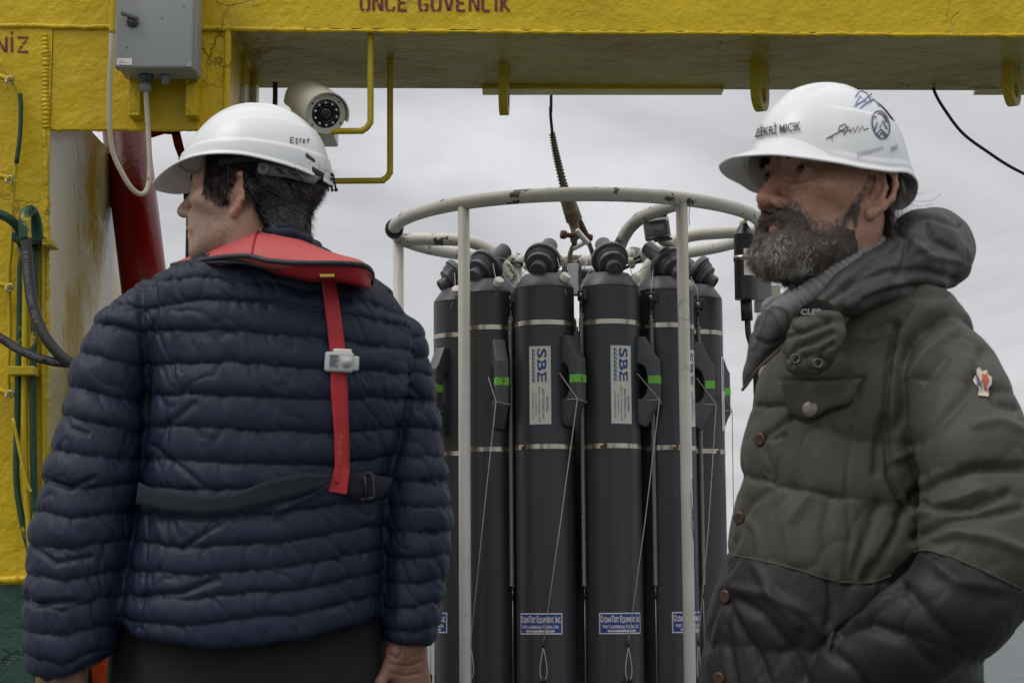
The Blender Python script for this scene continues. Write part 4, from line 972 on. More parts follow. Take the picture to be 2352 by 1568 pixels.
# join the pieces of each label into one mesh
def joinmesh(name, meshes):
    V = []; F = []; mi = []; ms_ = []; n = 0
    for m_ in meshes:
        mm = m_.materials[0]
        if mm not in ms_: ms_.append(mm)
        V += [v.co[:] for v in m_.vertices]; F += [[i+n for i in p.vertices] for p in m_.polygons]; mi += [ms_.index(mm)]*len(m_.polygons); n = len(V)
    o = bpy.data.meshes.new(name); o.from_pydata(V, [], F)
    for mm in ms_: o.materials.append(mm)
    o.polygons.foreach_set('material_index', mi); o.update(); return o
me_L1 = joinmesh('maker_label', PB['maker_label']); me_L2 = joinmesh('dealer_label', PB['dealer_label'])
RC = .333
def put(name, me, parent):
    return link(bpy.data.objects.new(name, me), parent)
BOT = []
def lanyard(kind, hp):
    "release cord from the lid through the grip and down the barrel, with its loop"
    hx = az(hp, d1-.01, 0); side = Vector((cos(radians(hp)), sin(radians(hp)), 0)); P0 = Vector((hx.x, hx.y, zh0+.066))-side*(wh+.004)
    end = az(hp-38, RB+.012, .06)
    up_ = az(hp-20, RB+.006, zh1-.1)
    mid = az(hp-25, RB+.020, zh0-.15)
    path = [up_, P0, mid, end]; return path
def make_bottle(i, th, label, num, grp='grey sampling bottles clamped in the white frame', hp=62):
    B = thing('sample_bottle', label, 'bottle', (cxx+RC*sin(radians(th)), YC-RC*cos(radians(th)), ZB), grp); B.rotation_euler = (0, 0, radians(th)); TIL.append(B)
    put('body', me_body, B); put('clamp_band', me_b1, B); put('clamp_band', me_b2, B)
    h = meshobj('handle', rz(Vh, hp), Fh, M['pvc_light'], None, True, False); autosmooth(h, 30); h.parent = B
    tp = meshobj('number_tape', rz(Vt, hp), Ft, M['tape'], None, False, False); tp.parent = h
    if num:
        V2, F2 = strokes2d([[((u-.5)*.017, (v-.5)*.019) for u, v in ln] for ln in glyph7(num)], .0019)
        fmx = azf(hp, d1+.0012, zt_)
        V = xf([(u, 0, 0) for u, v in V2], fmx); V = [tuple(fmx@Vector((u, v, 0))) for u, v in V2]
        # local x is to the right, local y is up or down depending on the frame
        if (fmx.to_3x3()@Vector((0, 1, 0))).z < 0: V = [tuple(fmx@Vector((u, -v, 0))) for u, v in V2]
        nm = meshobj('number', V, F2, M['marker'], None, False, False); nm.parent = h
        if num in '68': nm.location = (0, 0, 0)
    l = put('lid', me_lid, B); put('seal', me_or, l); put('lower_lid', me_lid2, B)
    k = put('vent_knob', me_kn, B); put('knob_ring', me_kr, k)
    b_ = put('bracket', me_br, B); put('screw', me_sc, b_); put('slot', me_sl, b_)
    s = put('spring', me_sp, B); put('spring_wire', me_w, s); put('spring_wire', me_w2, s); put('crimp', me_cr, s); put('crimp', me_cr2, s); put('spring_eye', me_ey, s)
    l1_ = put('maker_label', me_L1, B); l2_ = put('dealer_label', me_L2, B)
    if i == 2: l1_.rotation_euler = (0, 0, radians(-34)); l2_.rotation_euler = (0, 0, radians(-40))
    hx = az(hp, d1-.016, 0); side = Vector((cos(radians(hp)), sin(radians(hp)), 0)); zl = zh0+.066
    lp = [Vector((hx.x, hx.y, zl))+side*(wh+.002)*c+Vector((sin(radians(hp)), -cos(radians(hp)), 0))*(.0175*s_)+Vector((0, 0, -.004*c)) for c, s_ in [(-1, 1), (0, 1.02), (1, 1), (1, 0), (1, -1), (0, -1), (-1, -1), (-1, 0)]]
    V, F = tube(lp, .0012, 6, closed=True); c1 = meshobj('cord_loop', V, F, M['cord'], None, True, False); c1.parent = B
    P0 = lp[0]; e1 = az(hp-52+(0), RB+.010, .115); up0 = az(hp-18, RB+.004, zh0+.14)
    V, F = tube([up0, P0, P0*.5+e1*.5+az(hp-30, .004, 0), e1], .0013, 6); c2 = meshobj('release_cord', V, F, M['cord'], None, True, False); c2.parent = B
    V, F = tube([e1+Vector((0, 0, .004)), e1-Vector((0, 0, .012))], .003, 8); c3 = meshobj('crimp', V, F, M['black_pl'], None, True, False); c3.parent = c2
    tg = Vector((cos(radians(hp-52)), sin(radians(hp-52)), 0)); e2 = e1-Vector((0, 0, .012))
    V, F = tube(smoothpath([e2, e2+tg*.006-Vector((0, 0, .03)), e2+tg*.009-Vector((0, 0, .065)), e2-Vector((0, 0, .085)), e2-tg*.009-Vector((0, 0, .065)), e2-tg*.006-Vector((0, 0, .03)), e2], 4), .0013, 6); c4 = meshobj('cord_loop', V, F, M['cord'], None, True, False); c4.parent = B
    V, F = tube([e2+tg*.010*cos(a)+Vector((0, 0, -.092+.010*sin(a))) for a in np.linspace(0, 2*pi, 15)[:-1]], .0045, 8, closed=True); c5 = meshobj('rubber_ring', V, F, M['rubber'], None, True, False); c5.parent = B
    # cord from the lid rim to the centre
    w1 = lc+Vector((.038, .01, .02)); V, F = tube(smoothpath([w1, Vector((.03, .09, HB+.09)), Vector((.01, .20, HB+.03))], 4), .0011, 6); c6 = meshobj('lid_cord', V, F, M['cord'], None, True, False); c6.parent = l
    w2 = lc+Vector((.046, -.018, .0)); V, F = tube([w2, Vector((.06, -.03, HB+.02)), Vector((.073, -.045, HB-.02))], .0011, 6); c7 = meshobj('lid_cord', V, F, M['cord'], None, True, False); c7.parent = l
    BOT.append(B); return B
A0 = -17.5
defs = [(-17.5, 'grey bottle with tape numbered 6, left of the middle gap', '6'), (12.5, 'grey bottle with tape numbered 5, right of the middle gap', '5'),
        (-47.5, 'grey bottle with tape numbered 7 on a handle facing front', '7'), (42.5, 'grey bottle passing behind the right white post, its blue label cut by it', ''),
        (-77.5, 'grey bottle with tape numbered 8, at the left edge behind the white post', '8'), (72.5, 'grey bottle at the right edge with its full cone just right of the white post', ''),
        (102.5, 'grey bottle behind the rightmost one, only its taped handle sticking out', ''), (-107.5, 'grey bottle hidden behind number 8, only its dark lid showing', ''),
        (132.5, 'grey bottle at the back right of the ring, hidden but for its lid', ''), (-137.5, 'grey bottle at the back left of the ring, hidden but for its lid', ''),
        (162.5, 'grey bottle at the far side behind number 5', ''), (-167.5, 'grey bottle at the far side, left one of the two behind the middle gap', '')]
for i, (th, lb, nm) in enumerate(defs): make_bottle(i, th, lb, nm, hp={4: 40}.get(i, 62))
# ---- release unit in the middle
PU = thing('release_unit', 'pale metal trigger unit standing in the middle of the ring of bottles', 'sampler unit', (cxx, YC, .75)); TIL.append(PU)
V, F = lathe([(.0001, .75), (.09, .75), (.09, zr-.30), (.0001, zr-.30)], 32, Matrix.Translation((cxx, YC, 0))); meshobj('housing', V, F, M['pvc_dark'], PU)
zc = at(1330, 612, 5.45).z
V, F = box(at(1309, 650, 5.4).x, at(1334, 650, 5.4).x, 5.40, 5.44, zc-.085, zc, .002); meshobj('side_rail', V, F, M['alu'], PU, smooth=False)
V, F = box(at(1296, 650, 5.4).x, at(1308, 650, 5.4).x, 5.41, 5.43, zc-.08, zc-.005, .001); meshobj('side_rail', V, F, M['dark_metal'], PU, smooth=False)
V, F = box(at(1335, 650, 5.4).x, at(1341, 650, 5.4).x, 5.405, 5.43, zc-.08, zc-.004, .001); meshobj('side_rail', V, F, M['dark_metal'], PU, smooth=False)
V, F = lathe([(.0001, zc-.02), (.12, zc-.02), (.125, zc-.01), (.12, zc), (.0001, zc)], 36, Matrix.Translation((cxx, YC, 0))); meshobj('trigger_plate', V, F, M['alu'], PU)
for (px, py, Y) in ((1453, 600, 5.35), (1456, 609, 5.36), (1214, 610, 5.36), (1224, 618, 5.37)):
    c = at(px, py, Y); V, F = sphere(c, .0105, 14, 9); bb = meshobj('bead', V, F, M['nylon'], PU)
    d = Vector((.7, .1, .35)).normalized() if px > 1300 else Vector((-.7, .1, .35)).normalized()
    V, F = tube([c-d*.028, c-d*.009], .004, 8); meshobj('black_sleeve', V, F, M['black_pl'], PU); V, F = tube([c+d*.009, c+d*.03], .004, 8); meshobj('black_sleeve', V, F, M['black_pl'], PU)
    for k in range(3):
        V, F = tube(smoothpath([c-d*.02, c-d*.05+Vector((0, 0, -.01*k)), Vector((cxx+.08*d.x+.02*k, YC-.08, zc+.005))], 4), .001, 5); meshobj('cord', V, F, M['cord'], PU)
for k in range(10):
    a = random.uniform(0, 2*pi); p = Vector((cxx+.11*cos(a), YC-.02+.11*sin(a), zc+.01)); q = p+Vector((random.uniform(-.05, .05), -.03, random.uniform(-.1, .03)))
    V, F = tube(smoothpath([p, (p+q)/2+Vector((0, 0, .03)), q], 4), .001, 5); meshobj('cord', V, F, M['cord'], PU)
# ---- lifting cable and its termination
HK = thing('lifting_cable', 'worn lifting cable with a rusty fork end holding the water sampler', 'cable', tuple(at(1320, 560, 5.5)))
V, F = tube(smoothpath([Vector((at(1266, 200, 5.2).x, 5.2, 3.2)), at(1266, 190, 5.2), at(1264, 250, 5.28), at(1269, 312, 5.35)], 6), R(3.6, 5.3), 10); meshobj('bare_cable', V, F, M['rubber'], HK)
pr = smoothpath([at(1268, 306, 5.35), at(1275, 345, 5.38), at(1284, 385, 5.41), at(1296, 432, 5.44), at(1303, 452, 5.45)], 10)
rr_ = np.linspace(R(5, 5.4), R(9.5, 5.4), len(pr)); V, F = tube(pr, .01, 12, radii=rr_); meshobj('cable_core', V, F, M['brass'], HK)
P = []; nn_ = 26*10
for k in range(nn_):
    t = k/(nn_-1)*(len(pr)-1); i = min(int(t), len(pr)-2); c = pr[i]*(1-t+i)+pr[i+1]*(t-i); r = np.interp(t, range(len(pr)), rr_)+.0012; a = 2*pi*k/10
    P.append((c[0]+r*cos(a), c[1]+r*sin(a), c[2]+.3*r*cos(a)))
V, F = tube(P, .0021, 5); meshobj('wire_serving', V, F, mat('grey_serving', (.13, .12, .10), .6, (.07, .065, .055), 30, .4), HK)
a0, a1 = at(1299, 445, 5.46), at(1319, 505, 5.50); axd = (a1-a0).normalized(); fmz = frame(a0, axd, (0, 1, 0)); LL = (a1-a0).length
V, F = lathe([(.0001, -.01), (.017, -.01), (.020, .0), (.0225, LL*.62), (.0235, LL*.64), (.0225, LL*.68), (.0235, LL), (.0001, LL+.004)], 28, fmz); autosmooth(meshobj('socket', V, F, M['brass'], HK), 40)
def jaw(sx_):
    pts = [at(1308+sx_, 490, 5.49), at(1318+sx_, 515, 5.5), at(1322+sx_, 535, 5.5), at(1318+sx_*.6, 552, 5.5), at(1322+sx_*.5, 564, 5.5)]
    V, F = tube(smoothpath([p for p in pts], 5), .01, 12, radii=np.interp(range(21), [0, 6, 14, 20], [.016, .014, .012, .004])); return meshobj('fork_jaw', V, F, M['brass'], HK)
jaw(0)
V, F = tube(smoothpath([at(1318, 490, 5.51), at(1332, 515, 5.53), at(1343, 535, 5.54), at(1352, 548, 5.54)], 5), .009, 10, radii=np.interp(range(16), [0, 15], [.013, .008])); meshobj('fork_jaw', V, F, M['rust'], HK)
V, F = lathe([(.0001, -.03), (.0125, -.03), (.0125, -.016), (.007, -.015), (.007, .05), (.010, .05), (.010, .062), (.0001, .062)], 6, frame(at(1312, 541, 5.49), (1, .35, -.05))); meshobj('bolt', V, F, M['rust'], HK)
def rod(pts, r, m='alu', nm='bridle_rod'): V, F = tube(smoothpath(pts, 5), r, 10); return meshobj(nm, V, F, M[m], HK)
rod([at(1324, 528, 5.47), at(1338, 545, 5.47), at(1352, 560, 5.47)], .0085)
rod([at(1350, 552, 5.5), at(1335, 562, 5.5), at(1316, 572, 5.5)], .0065)
rod([at(1322, 556, 5.52), at(1313, 572, 5.5), at(1308, 592, 5.5), at(1309, 618, 5.5)], .0065, 'brass')
rod([at(1352, 556, 5.5), at(1362, 585, 5.52), at(1372, 620, 5.55)], .0065, 'brass')
# ---- action camera on its arm
GP = thing('action_camera', 'small action camera in a clear case on an arm above the bottles', 'camera', tuple(at(1517, 550, 5.3))); TIL.append(GP)
gf = frame(at(1514, 526, 5.27), (-.05, -1, -.06), (1, -.1, .12))
def gb(x0, x1, y0, y1, z0, z1, bev=0): V, F = box(x0, x1, y0, y1, z0, z1, bev); return xf(V, gf), F
s = R(30, 5.27)
if (gf.to_3x3()@Vector((0, 1, 0))).z < 0: gf = gf@Matrix.Rotation(pi, 4, 'Z')
V, F = gb(-s*.82, s*.82, -s*.62, s*.62, -.022, .008, .004); autosmooth(meshobj('camera_body', V, F, M['black_pl'], GP))
V, F = gb(-s, s, -s*.84, s*.84, -.03, .016, .006); autosmooth(meshobj('clear_case', V, F, M['glass'], GP))
V, F = gb(-s*.95, s*.92, s*.80, s*1.02, -.034, .022, .003); autosmooth(meshobj('case_latch', V, F, M['black_pl'], GP))
V, F = xf(lathe([(.013, .008), (.013, .012), (.010, .0125), (.0001, .011)], 24)[0], gf@Matrix.Translation((s*.15, s*.05, 0))), lathe([(.013, .008), (.013, .012), (.010, .0125), (.0001, .011)], 24)[1]; meshobj('lens', V, F, M['lens'], GP)
V, F = gb(-s*.75, -s*.3, -s*.45, s*.45, .0082, .0092); meshobj('front_screen', V, F, mat('screen_grey', (.05, .05, .055), .15), GP, smooth=False)
V, F = gb(-s*.35, s*1.05, -s*1.02, -s*.90, -.012, .02, .001); meshobj('mount_foot', V, F, M['black_pl'], GP, smooth=False)
V, F = gb(-s*1.02, -s*.94, -s*.84, s*.8, .012, .0185, .001); meshobj('case_rim', V, F, M['plastic_grey'], GP, smooth=False)
V, F = tube(smoothpath([at(1519, 548, 5.29), at(1528, 556, 5.3), at(1545, 562, 5.33), at(1560, 580, 5.36), at(1585, 588, 5.38)], 5), .0115, 10); meshobj('mount_arm', V, F, mat('yellowed_plastic', (.40, .38, .28), .4), GP)
# ---- transmitter bottle on the right
SN = thing('pressure_sensor', 'black sensor tube with a white ball top clamped beside the bearded man', 'sensor', tuple(at(1718, 690, 5.35))); TIL.append(SN)
c0 = at(1716, 690, 5.35); c1 = at(1714, 545, 5.35); hs_ = (c1-c0).length; sf = frame(c0, (c1-c0), (1, 0, 0)); rs = R(24, 5.35)
V, F = lathe([(.0001, 0), (rs, 0), (rs, hs_-.002), (rs*1.02, hs_), (rs*1.02, hs_+.004), (rs*.3, hs_+R(31, 5.35)), (.0001, hs_+R(31, 5.35))], 32, sf); autosmooth(meshobj('tube', V, F, M['black_pl'], SN), 30)
V, F = sphere(at(1713, 513, 5.35), .011, 16, 10); meshobj('ball', V, F, M['nylon'], SN)
V, F = lathe([(rs, hs_*.60), (rs+.002, hs_*.60), (rs+.002, hs_*.68), (rs, hs_*.68)], 32, sf); meshobj('hose_clamp', V, F, M['steel'], SN)
for k in range(9):
    a = radians(-160+k*8); V, F = box(-.0006, .0006, -.004, .004, 0, .0006); V = xf(V, sf@Matrix.Rotation(a, 4, 'Z')@Matrix.Translation((rs+.0021, 0, hs_*.64))@Matrix.Rotation(pi/2, 4, 'Y')@Matrix.Rotation(pi/2, 4, 'Z')); meshobj('clamp_slot', V, F, M['black_pl'], SN, smooth=False)
a = at(1708, 577, 5.32); c = at(1737, 636, 5.32)
mb = MB(); 
for i in range(7):
    a0_ = radians(-95+i*12); 
P = []; F = []
for i in range(8):
    an = radians(-100+i*11)
    for zz in (hs_*.36, hs_*.78): P.append(sf@Vector(((rs+.0009)*cos(an), (rs+.0009)*sin(an), zz)))
for i in range(7): F.append([2*i, 2*i+2, 2*i+3, 2*i+1])
meshobj('label', P, F, M['label_white'], SN, smooth=False)
V, F = tube([at(1718, 692, 5.35), at(1720, 738, 5.35)], R(13.5, 5.35), 20); meshobj('connector', V, F, M['rubber'], SN)
V, F = tube(smoothpath([at(1721, 736, 5.35), at(1723, 770, 5.35), at(1731, 800, 5.35), at(1736, 830, 5.37), at(1740, 900, 5.4), at(1730, 1000, 5.5), (cxx+.35, 5.6, .5)], 6), R(7, 5.35), 12, radii=None); meshobj('lead', V, F, M['rubber'], SN)
a = at(1741, 620, 5.36); c = at(1778, 692, 5.36); V, F = box(a.x, c.x, 5.37, 5.42, c.z, a.z, .003); meshobj('clamp_block', V, F, M['plastic_grey'], SN, smooth=False)
a = at(1741, 690, 5.36); c = at(1757, 715, 5.36); V, F = box(a.x, c.x, 5.375, 5.41, c.z, a.z-.001, .002); meshobj('clamp_block', V, F, M['plastic_grey'], SN, smooth=False)
a = at(1778, 655, 5.36); c = at(1800, 680, 5.36); V, F = box(a.x, c.x, 5.38, 5.41, c.z, a.z, .002); meshobj('clamp_tab', V, F, M['cam_white'], SN, smooth=False)
# ---- far marker pole seen between the bottles
a = at(1349, 1300, 7.2); V, F = tube([(a.x, 7.2, 0), (a.x, 7.2, at(1349, 1430, 7.2).z)], .02, 12); mk = meshobj('railing_post', V, F, M['red']); tag(mk, 'red and white post glimpsed in the gap between bottles 6 and 5', 'post')
V, F = tube([(a.x-.018, 7.17, 0), (a.x-.018, 7.17, at(1349, 1440, 7.2).z)], .014, 10); meshobj('white_half', V, F, M['white_post'], mk)
# lean the hanging sampler by a fraction of a degree
TM = Matrix.Translation((cxx, YC, 1))@Matrix.Rotation(radians(-.38), 4, 'Y')@Matrix.Translation((-cxx, -YC, -1))
for o in TIL: o.matrix_world = TM@(Matrix.Translation(o.location)@o.rotation_euler.to_matrix().to_4x4())

# ================================================================== PEOPLE
def ear_sdf(XYZ, s=1, ew=1.0, oy=.006):
    o = np.array([s*.0755, oy, -.004])
    def e(a, b, out=0): return o+np.array([s*(a*(.40+.35*(ew-1))*ew+out), a*.95*ew, b])
    hx = [(-.008, .006, .001), (-.011, .018, .001), (-.004, .031, .003), (.008, .034, .004), (.018, .026, .005), (.0215, .010, .005), (.018, -.008, .005), (.010, -.021, .003), (.002, -.030, .001)]
    d = chain(XYZ, [e(*p) for p in hx], [.0028, .0036, .0042, .0045, .0046, .0044, .0042, .0046, .0062], .004)
    d = smin(d, d_ell(XYZ, e(-.001, -.031, .001), (.0045, .0075, .0085)), .006)
    rot = Matrix.Rotation(-.40*s, 3, 'Z')
    pl = d_ell(XYZ, e(.003, .002, -.003), (.0045, .0185, .029), rot); d = smin(d, pl, .004)
    d = smin(d, chain(XYZ, [e(.009, .024, .001), (e(.0115, .006, .003)), e(.008, -.010, .003), e(.001, -.016, .002)], [.0028, .0038, .0038, .003], .003), .003)
    d = smax(d, -d_ell(XYZ, e(-.001, -.004, .004), (.009, .0072, .0105)), .003)
    d = smax(d, -d_ell(XYZ, e(.001, .019, .006), (.006, .006, .006)), .003)
    d = smin(d, d_ell(XYZ, e(-.0105, -.005, .002), (.0045, .0045, .0065)), .004)
    return smin(d, d_cap(XYZ, e(-.012, -.002, -.006), e(-.006, -.002, -.012), .013, .013), .006)
def head_sdf(XYZ, cfg):
    E = lambda c, r, rot=None: d_ell(XYZ, c, r, rot)
    ez = cfg.get('ez', 0); nz = cfg.get('nz', 0)
    d = E((0, .012, .052), (.0765, .100, .090))
    d = smin(d, E((0, -.034, -.010), (.062, .062, .078)), .03)
    d = smin(d, E((0, -.040, -.062), (.048, .050, .042)), .03)
    for s in (-1, 1):
        d = smin(d, d_cap(XYZ, (s*.050, .004, -.050), (s*.024, -.066, -.092), .017, .013), .028)
        d = smin(d, E((s*.046, -.062, -.010), (.023, .021, .015)), .018)
        d = smin(d, E((s*.058, -.02, .0), (.014, .04, .03)), .02)
    d = smin(d, E((0, -.074, -.094), (.024, .019, .017)), .02)
    d = smin(d, E((0, -.074, -.056), (.031, .023, .028)), .018)
    for s in (-1, 1):
        d = smax(d, -E((s*.033, -.102, .004+ez), (.019, .018, .0125)), .012)
        d = smin(d, d_cap(XYZ, (s*.012, -.095, .024+ez), (s*.044, -.082, .026+ez), .0085, .0075), .012)
        d = smin(d, E((s*.033, -.0795, .004+ez), (.0165, .0135, .0135)), .004)
        d = smax(d, -d_cap(XYZ, (s*.021, -.098, .0015+ez), (s*.033, -.0995, .0030+ez), .0024, .0038), .002)
        d = smax(d, -d_cap(XYZ, (s*.033, -.0995, .0030+ez), (s*.0465, -.090, .0020+ez), .0038, .0020), .002)
        d = smin(d, d_cap(XYZ, (s*.022, -.092, -.011), (s*.046, -.084, -.009), .004, .004), .008)
    nb = cfg.get('nose', 1.0)
    d = smin(d, d_cap(XYZ, (0, -.090, .018), (0, -.113*nb, -.018+nz), .0085, .0105), .012)
    d = smin(d, E((0, -.1155*nb, -.0255+nz), (.0125, .0125, .0105)), .007)
    for s in (-1, 1):
        d = smin(d, E((s*.0145, -.103*nb, -.030+nz), (.0088, .0125, .0088)), .006)
        d = smax(d, -E((s*.0078, -.109*nb, -.0375+nz), (.0046, .0075, .0052)), .003)
        d = smin(d, d_cap(XYZ, (s*.024, -.090, -.034), (s*.034, -.080, -.058), .005, .005), .012)
    d = smin(d, chain(XYZ, [(-.023, -.088, -.0585), (-.007, -.0985, -.0535), (0, -.0975, -.0545), (.007, -.0985, -.0535), (.023, -.088, -.0585)], [.003, .0052, .005, .0052, .003], .004), .005)
    d = smin(d, chain(XYZ, [(-.020, -.087, -.063), (0, -.0965, -.066), (.020, -.087, -.063)], [.0035, .0068, .0035], .004), .005)
    d = smax(d, -chain(XYZ, [(-.024, -.092, -.0600), (0, -.1045, -.0595), (.024, -.092, -.0600)], [.0012, .0022, .0012], .002), .0025)
    nk = cfg.get('neck', ((0, .026, -.045), (0, .052, -.20), .056, .064))
    d = smin(d, d_cap(XYZ, nk[0], nk[1], nk[2], nk[3]), .028)
    for s in (-1, 1): d = smin(d, d_cap(XYZ, (s*.055, .022, -.035), (s*.020, -.01, -.19), .012, .012), .02)
    for s in (-1, 1): d = smin(d, ear_sdf(XYZ, s, cfg.get('ew', 1.0), cfg.get('eo', .006)), .0045)
    return d
def zline(y, pts):
    return np.interp(y, [p[0] for p in pts], [p[1] for p in pts])
def sstep(a, b, x):
    t = np.clip((x-a)/(b-a), 0, 1); return t*t*(3-2*t)
def make_head(cfg, Mh):
    h = .0022; lo = (-.108, -.140, -.185); hi = (.108, .130, .165)
    g = Grid(lo, hi, h); f = head_sdf((g.X, g.Y, g.Z), cfg)
    V, Q = nets(f, lo, h); V = relax(V, Q, 1, .4)
    hairf = cfg['hair']((g.X, g.Y, g.Z)) if 'hair' in cfg else None
    out = {'skin': (V, Q), 'f': f}
    if hairf is not None:
        t = np.broadcast_to(hairf, f.shape); fh = f-t; fh = np.where(t > .0005, fh, np.abs(f)+.002)
        out['hair'] = nets(fh, lo, h)
    if 'beard' in cfg:
        t = np.broadcast_to(cfg['beard']((g.X, g.Y, g.Z)), f.shape); fb = np.where(t > .0005, f-t, np.abs(f)+.002); out['beard'] = nets(fb, lo, h)
    return out
def tf(V, Mx):
    A = np.array(Mx); return V@A[:3, :3].T+A[:3, 3]
def tint(o, cols):
    me = o.data; a = me.color_attributes.new('tint', 'FLOAT_COLOR', 'POINT'); c = np.ones((len(me.vertices), 4), dtype=np.float32); c[:, :3] = cols; a.data.foreach_set('color', c.ravel())
def strands(P, Nn, dirs, length, width, seed, lift=.3, curl=.0, seg=5, gravity=0):
    "many short tapered ribbons growing from P"
    r = np.random.default_rng(seed); n = len(P); side = np.cross(Nn, dirs); side /= np.linalg.norm(side, axis=1)[:, None]+1e-9
    L = length*(.6+.8*r.random(n)); w = width*(.6+.8*r.random(n)); ph = r.random(n)*6.28; cu = curl*(.4+r.random(n))
    V = np.zeros((n, seg+1, 2, 3)); p = P.copy(); d = dirs+Nn*lift*(.3+r.random(n))[:, None]+side*r.normal(0, .25, n)[:, None]; d /= np.linalg.norm(d, axis=1)[:, None]
    sd = np.cross(d, Nn); sd /= np.linalg.norm(sd, axis=1)[:, None]+1e-9
    for k in range(seg+1):
        ww = w*(1-(k/seg)**1.5*.85); V[:, k, 0] = p-sd*ww[:, None]/2; V[:, k, 1] = p+sd*ww[:, None]/2
        a = ph+k*1.35; d2 = d+side*(cu*np.sin(a))[:, None]+Nn*(cu*np.cos(a)*.7)[:, None]-Nn*(lift*.22*k/seg); d2[:, 2] -= gravity*k/seg
        d2 /= np.linalg.norm(d2, axis=1)[:, None]; p = p+d2*(L/seg)[:, None]
    idx = np.arange(n)[:, None]*(seg+1)*2; Q = []
    for k in range(seg):
        b = idx[:, 0]+k*2; Q.append(np.stack([b, b+1, b+3, b+2], 1))
    return V.reshape(-1, 3), np.vstack(Q), (seg+1)*2
def pick(V, Q, n, seed, cond=None):
    r = np.random.default_rng(seed); c = V[Q].mean(1); ok = np.arange(len(Q)) if cond is None else np.where(cond(c))[0]
    k = r.choice(ok, n); u = r.random((n, 1)); v = r.random((n, 1)); q = Q[k]
    P = (V[q[:, 0]]*(1-u)+V[q[:, 1]]*u)*(1-v)+(V[q[:, 3]]*(1-u)+V[q[:, 2]]*u)*v
    Nn = normals(V, Q); return P, Nn[q[:, 0]], c[k]
# ---- hard hat
def hardhat(Mh, parent, cfg):
    nu, nv = 144, 60; a, b, h = cfg.get('a', .109), cfg.get('b', .128), cfg.get('h', .120); zc = .045; yc = cfg.get('yc', .006)
    V = np.zeros((nu, nv+19, 3)); ph = np.linspace(0, 2*pi, nu, endpoint=False)
    c = np.cos(ph); s = np.sin(ph)
    zr = np.interp(np.abs(((ph+pi) % (2*pi))-pi), [radians(q) for q, _ in cfg['rim']], [z for _, z in cfg['rim']])
    bl = np.interp(np.abs(((ph+pi) % (2*pi))-pi), [radians(q) for q, _, _ in cfg['brim']], [l for _, l, _ in cfg['brim']])
    bd = np.interp(np.abs(((ph+pi) % (2*pi))-pi), [radians(q) for q, _, _ in cfg['brim']], [l for _, _, l in cfg['brim']])
    def sm(x):
        for _ in range(6): x = (np.roll(x, 1)+np.roll(x, -1)+2*x)/4
        return x
    zr, bl, bd = sm(zr), sm(bl), sm(bd)
    for j in range(nv):
        t = (j/(nv-1)); ang = pi/2*(1-t); zz = zc+h*np.sin(ang); q = np.cos(ang)**.92
        # lower rows slide to the rim height
        zz = zc+h*np.sin(ang)*1.0+(zr-zc)*t**2.2
        fl = 1+.045*t**3
        x = a*q*s*fl; y = -b*q*c*fl+yc
        z = zz*np.ones(nu)
        out = np.zeros(nu)
        # centre crest with soft shoulders
        out += .0035*(1-sstep(.020, .034, np.abs(x)))*(1-t**3)*sstep(.02, .15, t)
        # swept side panel: a shallow step running up and back
        L_ = cfg.get('lim', (.62, .16, .05, .86, .05)); lim = L_[0]+L_[1]*np.cos(ph)+L_[2]*np.cos(2*ph)
        out += .0030*sstep(lim-.012, lim+.02, t)
        lim2 = L_[3]+L_[4]*np.cos(ph)
        out += .0028*sstep(lim2-.01, lim2+.012, t)
        out *= 1-cfg.get('plain', 0)*sstep(.35, .7, c)*sstep(.3, .5, t)
        nrm = np.stack([x/a**2, (y-yc)/b**2, np.full(nu, (zc+h*np.sin(ang)-zc)/h**2)], 1); nrm /= np.linalg.norm(nrm, axis=1)[:, None]+1e-9
        V[:, j] = np.stack([x, y, z], 1)+nrm*out[:, None]
    edge = V[:, nv-1].copy(); rad = np.stack([a*s, -b*c, np.zeros(nu)], 1); rad = np.stack([s/a, -c/b, np.zeros(nu)], 1); rad /= np.linalg.norm(rad, axis=1)[:, None]
    # the peak keeps pointing forward instead of fanning out
    fwd = np.array([0, -1., 0]); wgt = np.clip(c, 0, 1)[:, None]**1.0*.55; rad = rad*(1-wgt)+fwd*wgt; rad /= np.linalg.norm(rad, axis=1)[:, None]
    for k in range(1, 11):
        t = k/10; V[:, nv-1+k] = edge+rad*(bl*t)[:, None]+np.array([0, 0, -1.])*(bd*(t**1.3))[:, None]
    tip = V[:, nv+9].copy()
    V[:, nv+10] = tip+np.array([0, 0, -.0022])+rad*(-.0002)
    for k in range(9):     # inner skin back up
        j = nv+11+k if nv+11+k < nv+19 else None
        if j is None: break
        src = nv+9-k*2 if k < 5 else nv-1-(k-4)*10
        V[:, j] = V[:, max(src, 0)]*1.0+np.array([0, 0, -.0024])-rad*.0022
    W_ = V.reshape(-1, 3); m = V.shape[1]; Q = []
    ii = np.arange(nu)
    for j in range(m-1): Q.append(np.stack([ii*m+j, ii*m+j+1, ((ii+1) % nu)*m+j+1, ((ii+1) % nu)*m+j], 1))
    Q = np.vstack(Q); W2 = tf(W_, Mh); o = bigmesh('hard_hat', W2, Q, M['helmet'], parent); return o, W2, Q
def hrot(alpha, pitch=0, roll=0): return Matrix.Rotation(radians(-alpha), 4, 'Z')@Matrix.Rotation(radians(pitch), 4, 'X')@Matrix.Rotation(radians(roll), 4, 'Y')
def place_head(px, py, Y, alpha, scale, pitch=0, roll=0):
    return Matrix.Translation(at(px, py, Y))@hrot(alpha, pitch, roll)@Matrix.Scale(scale, 4)
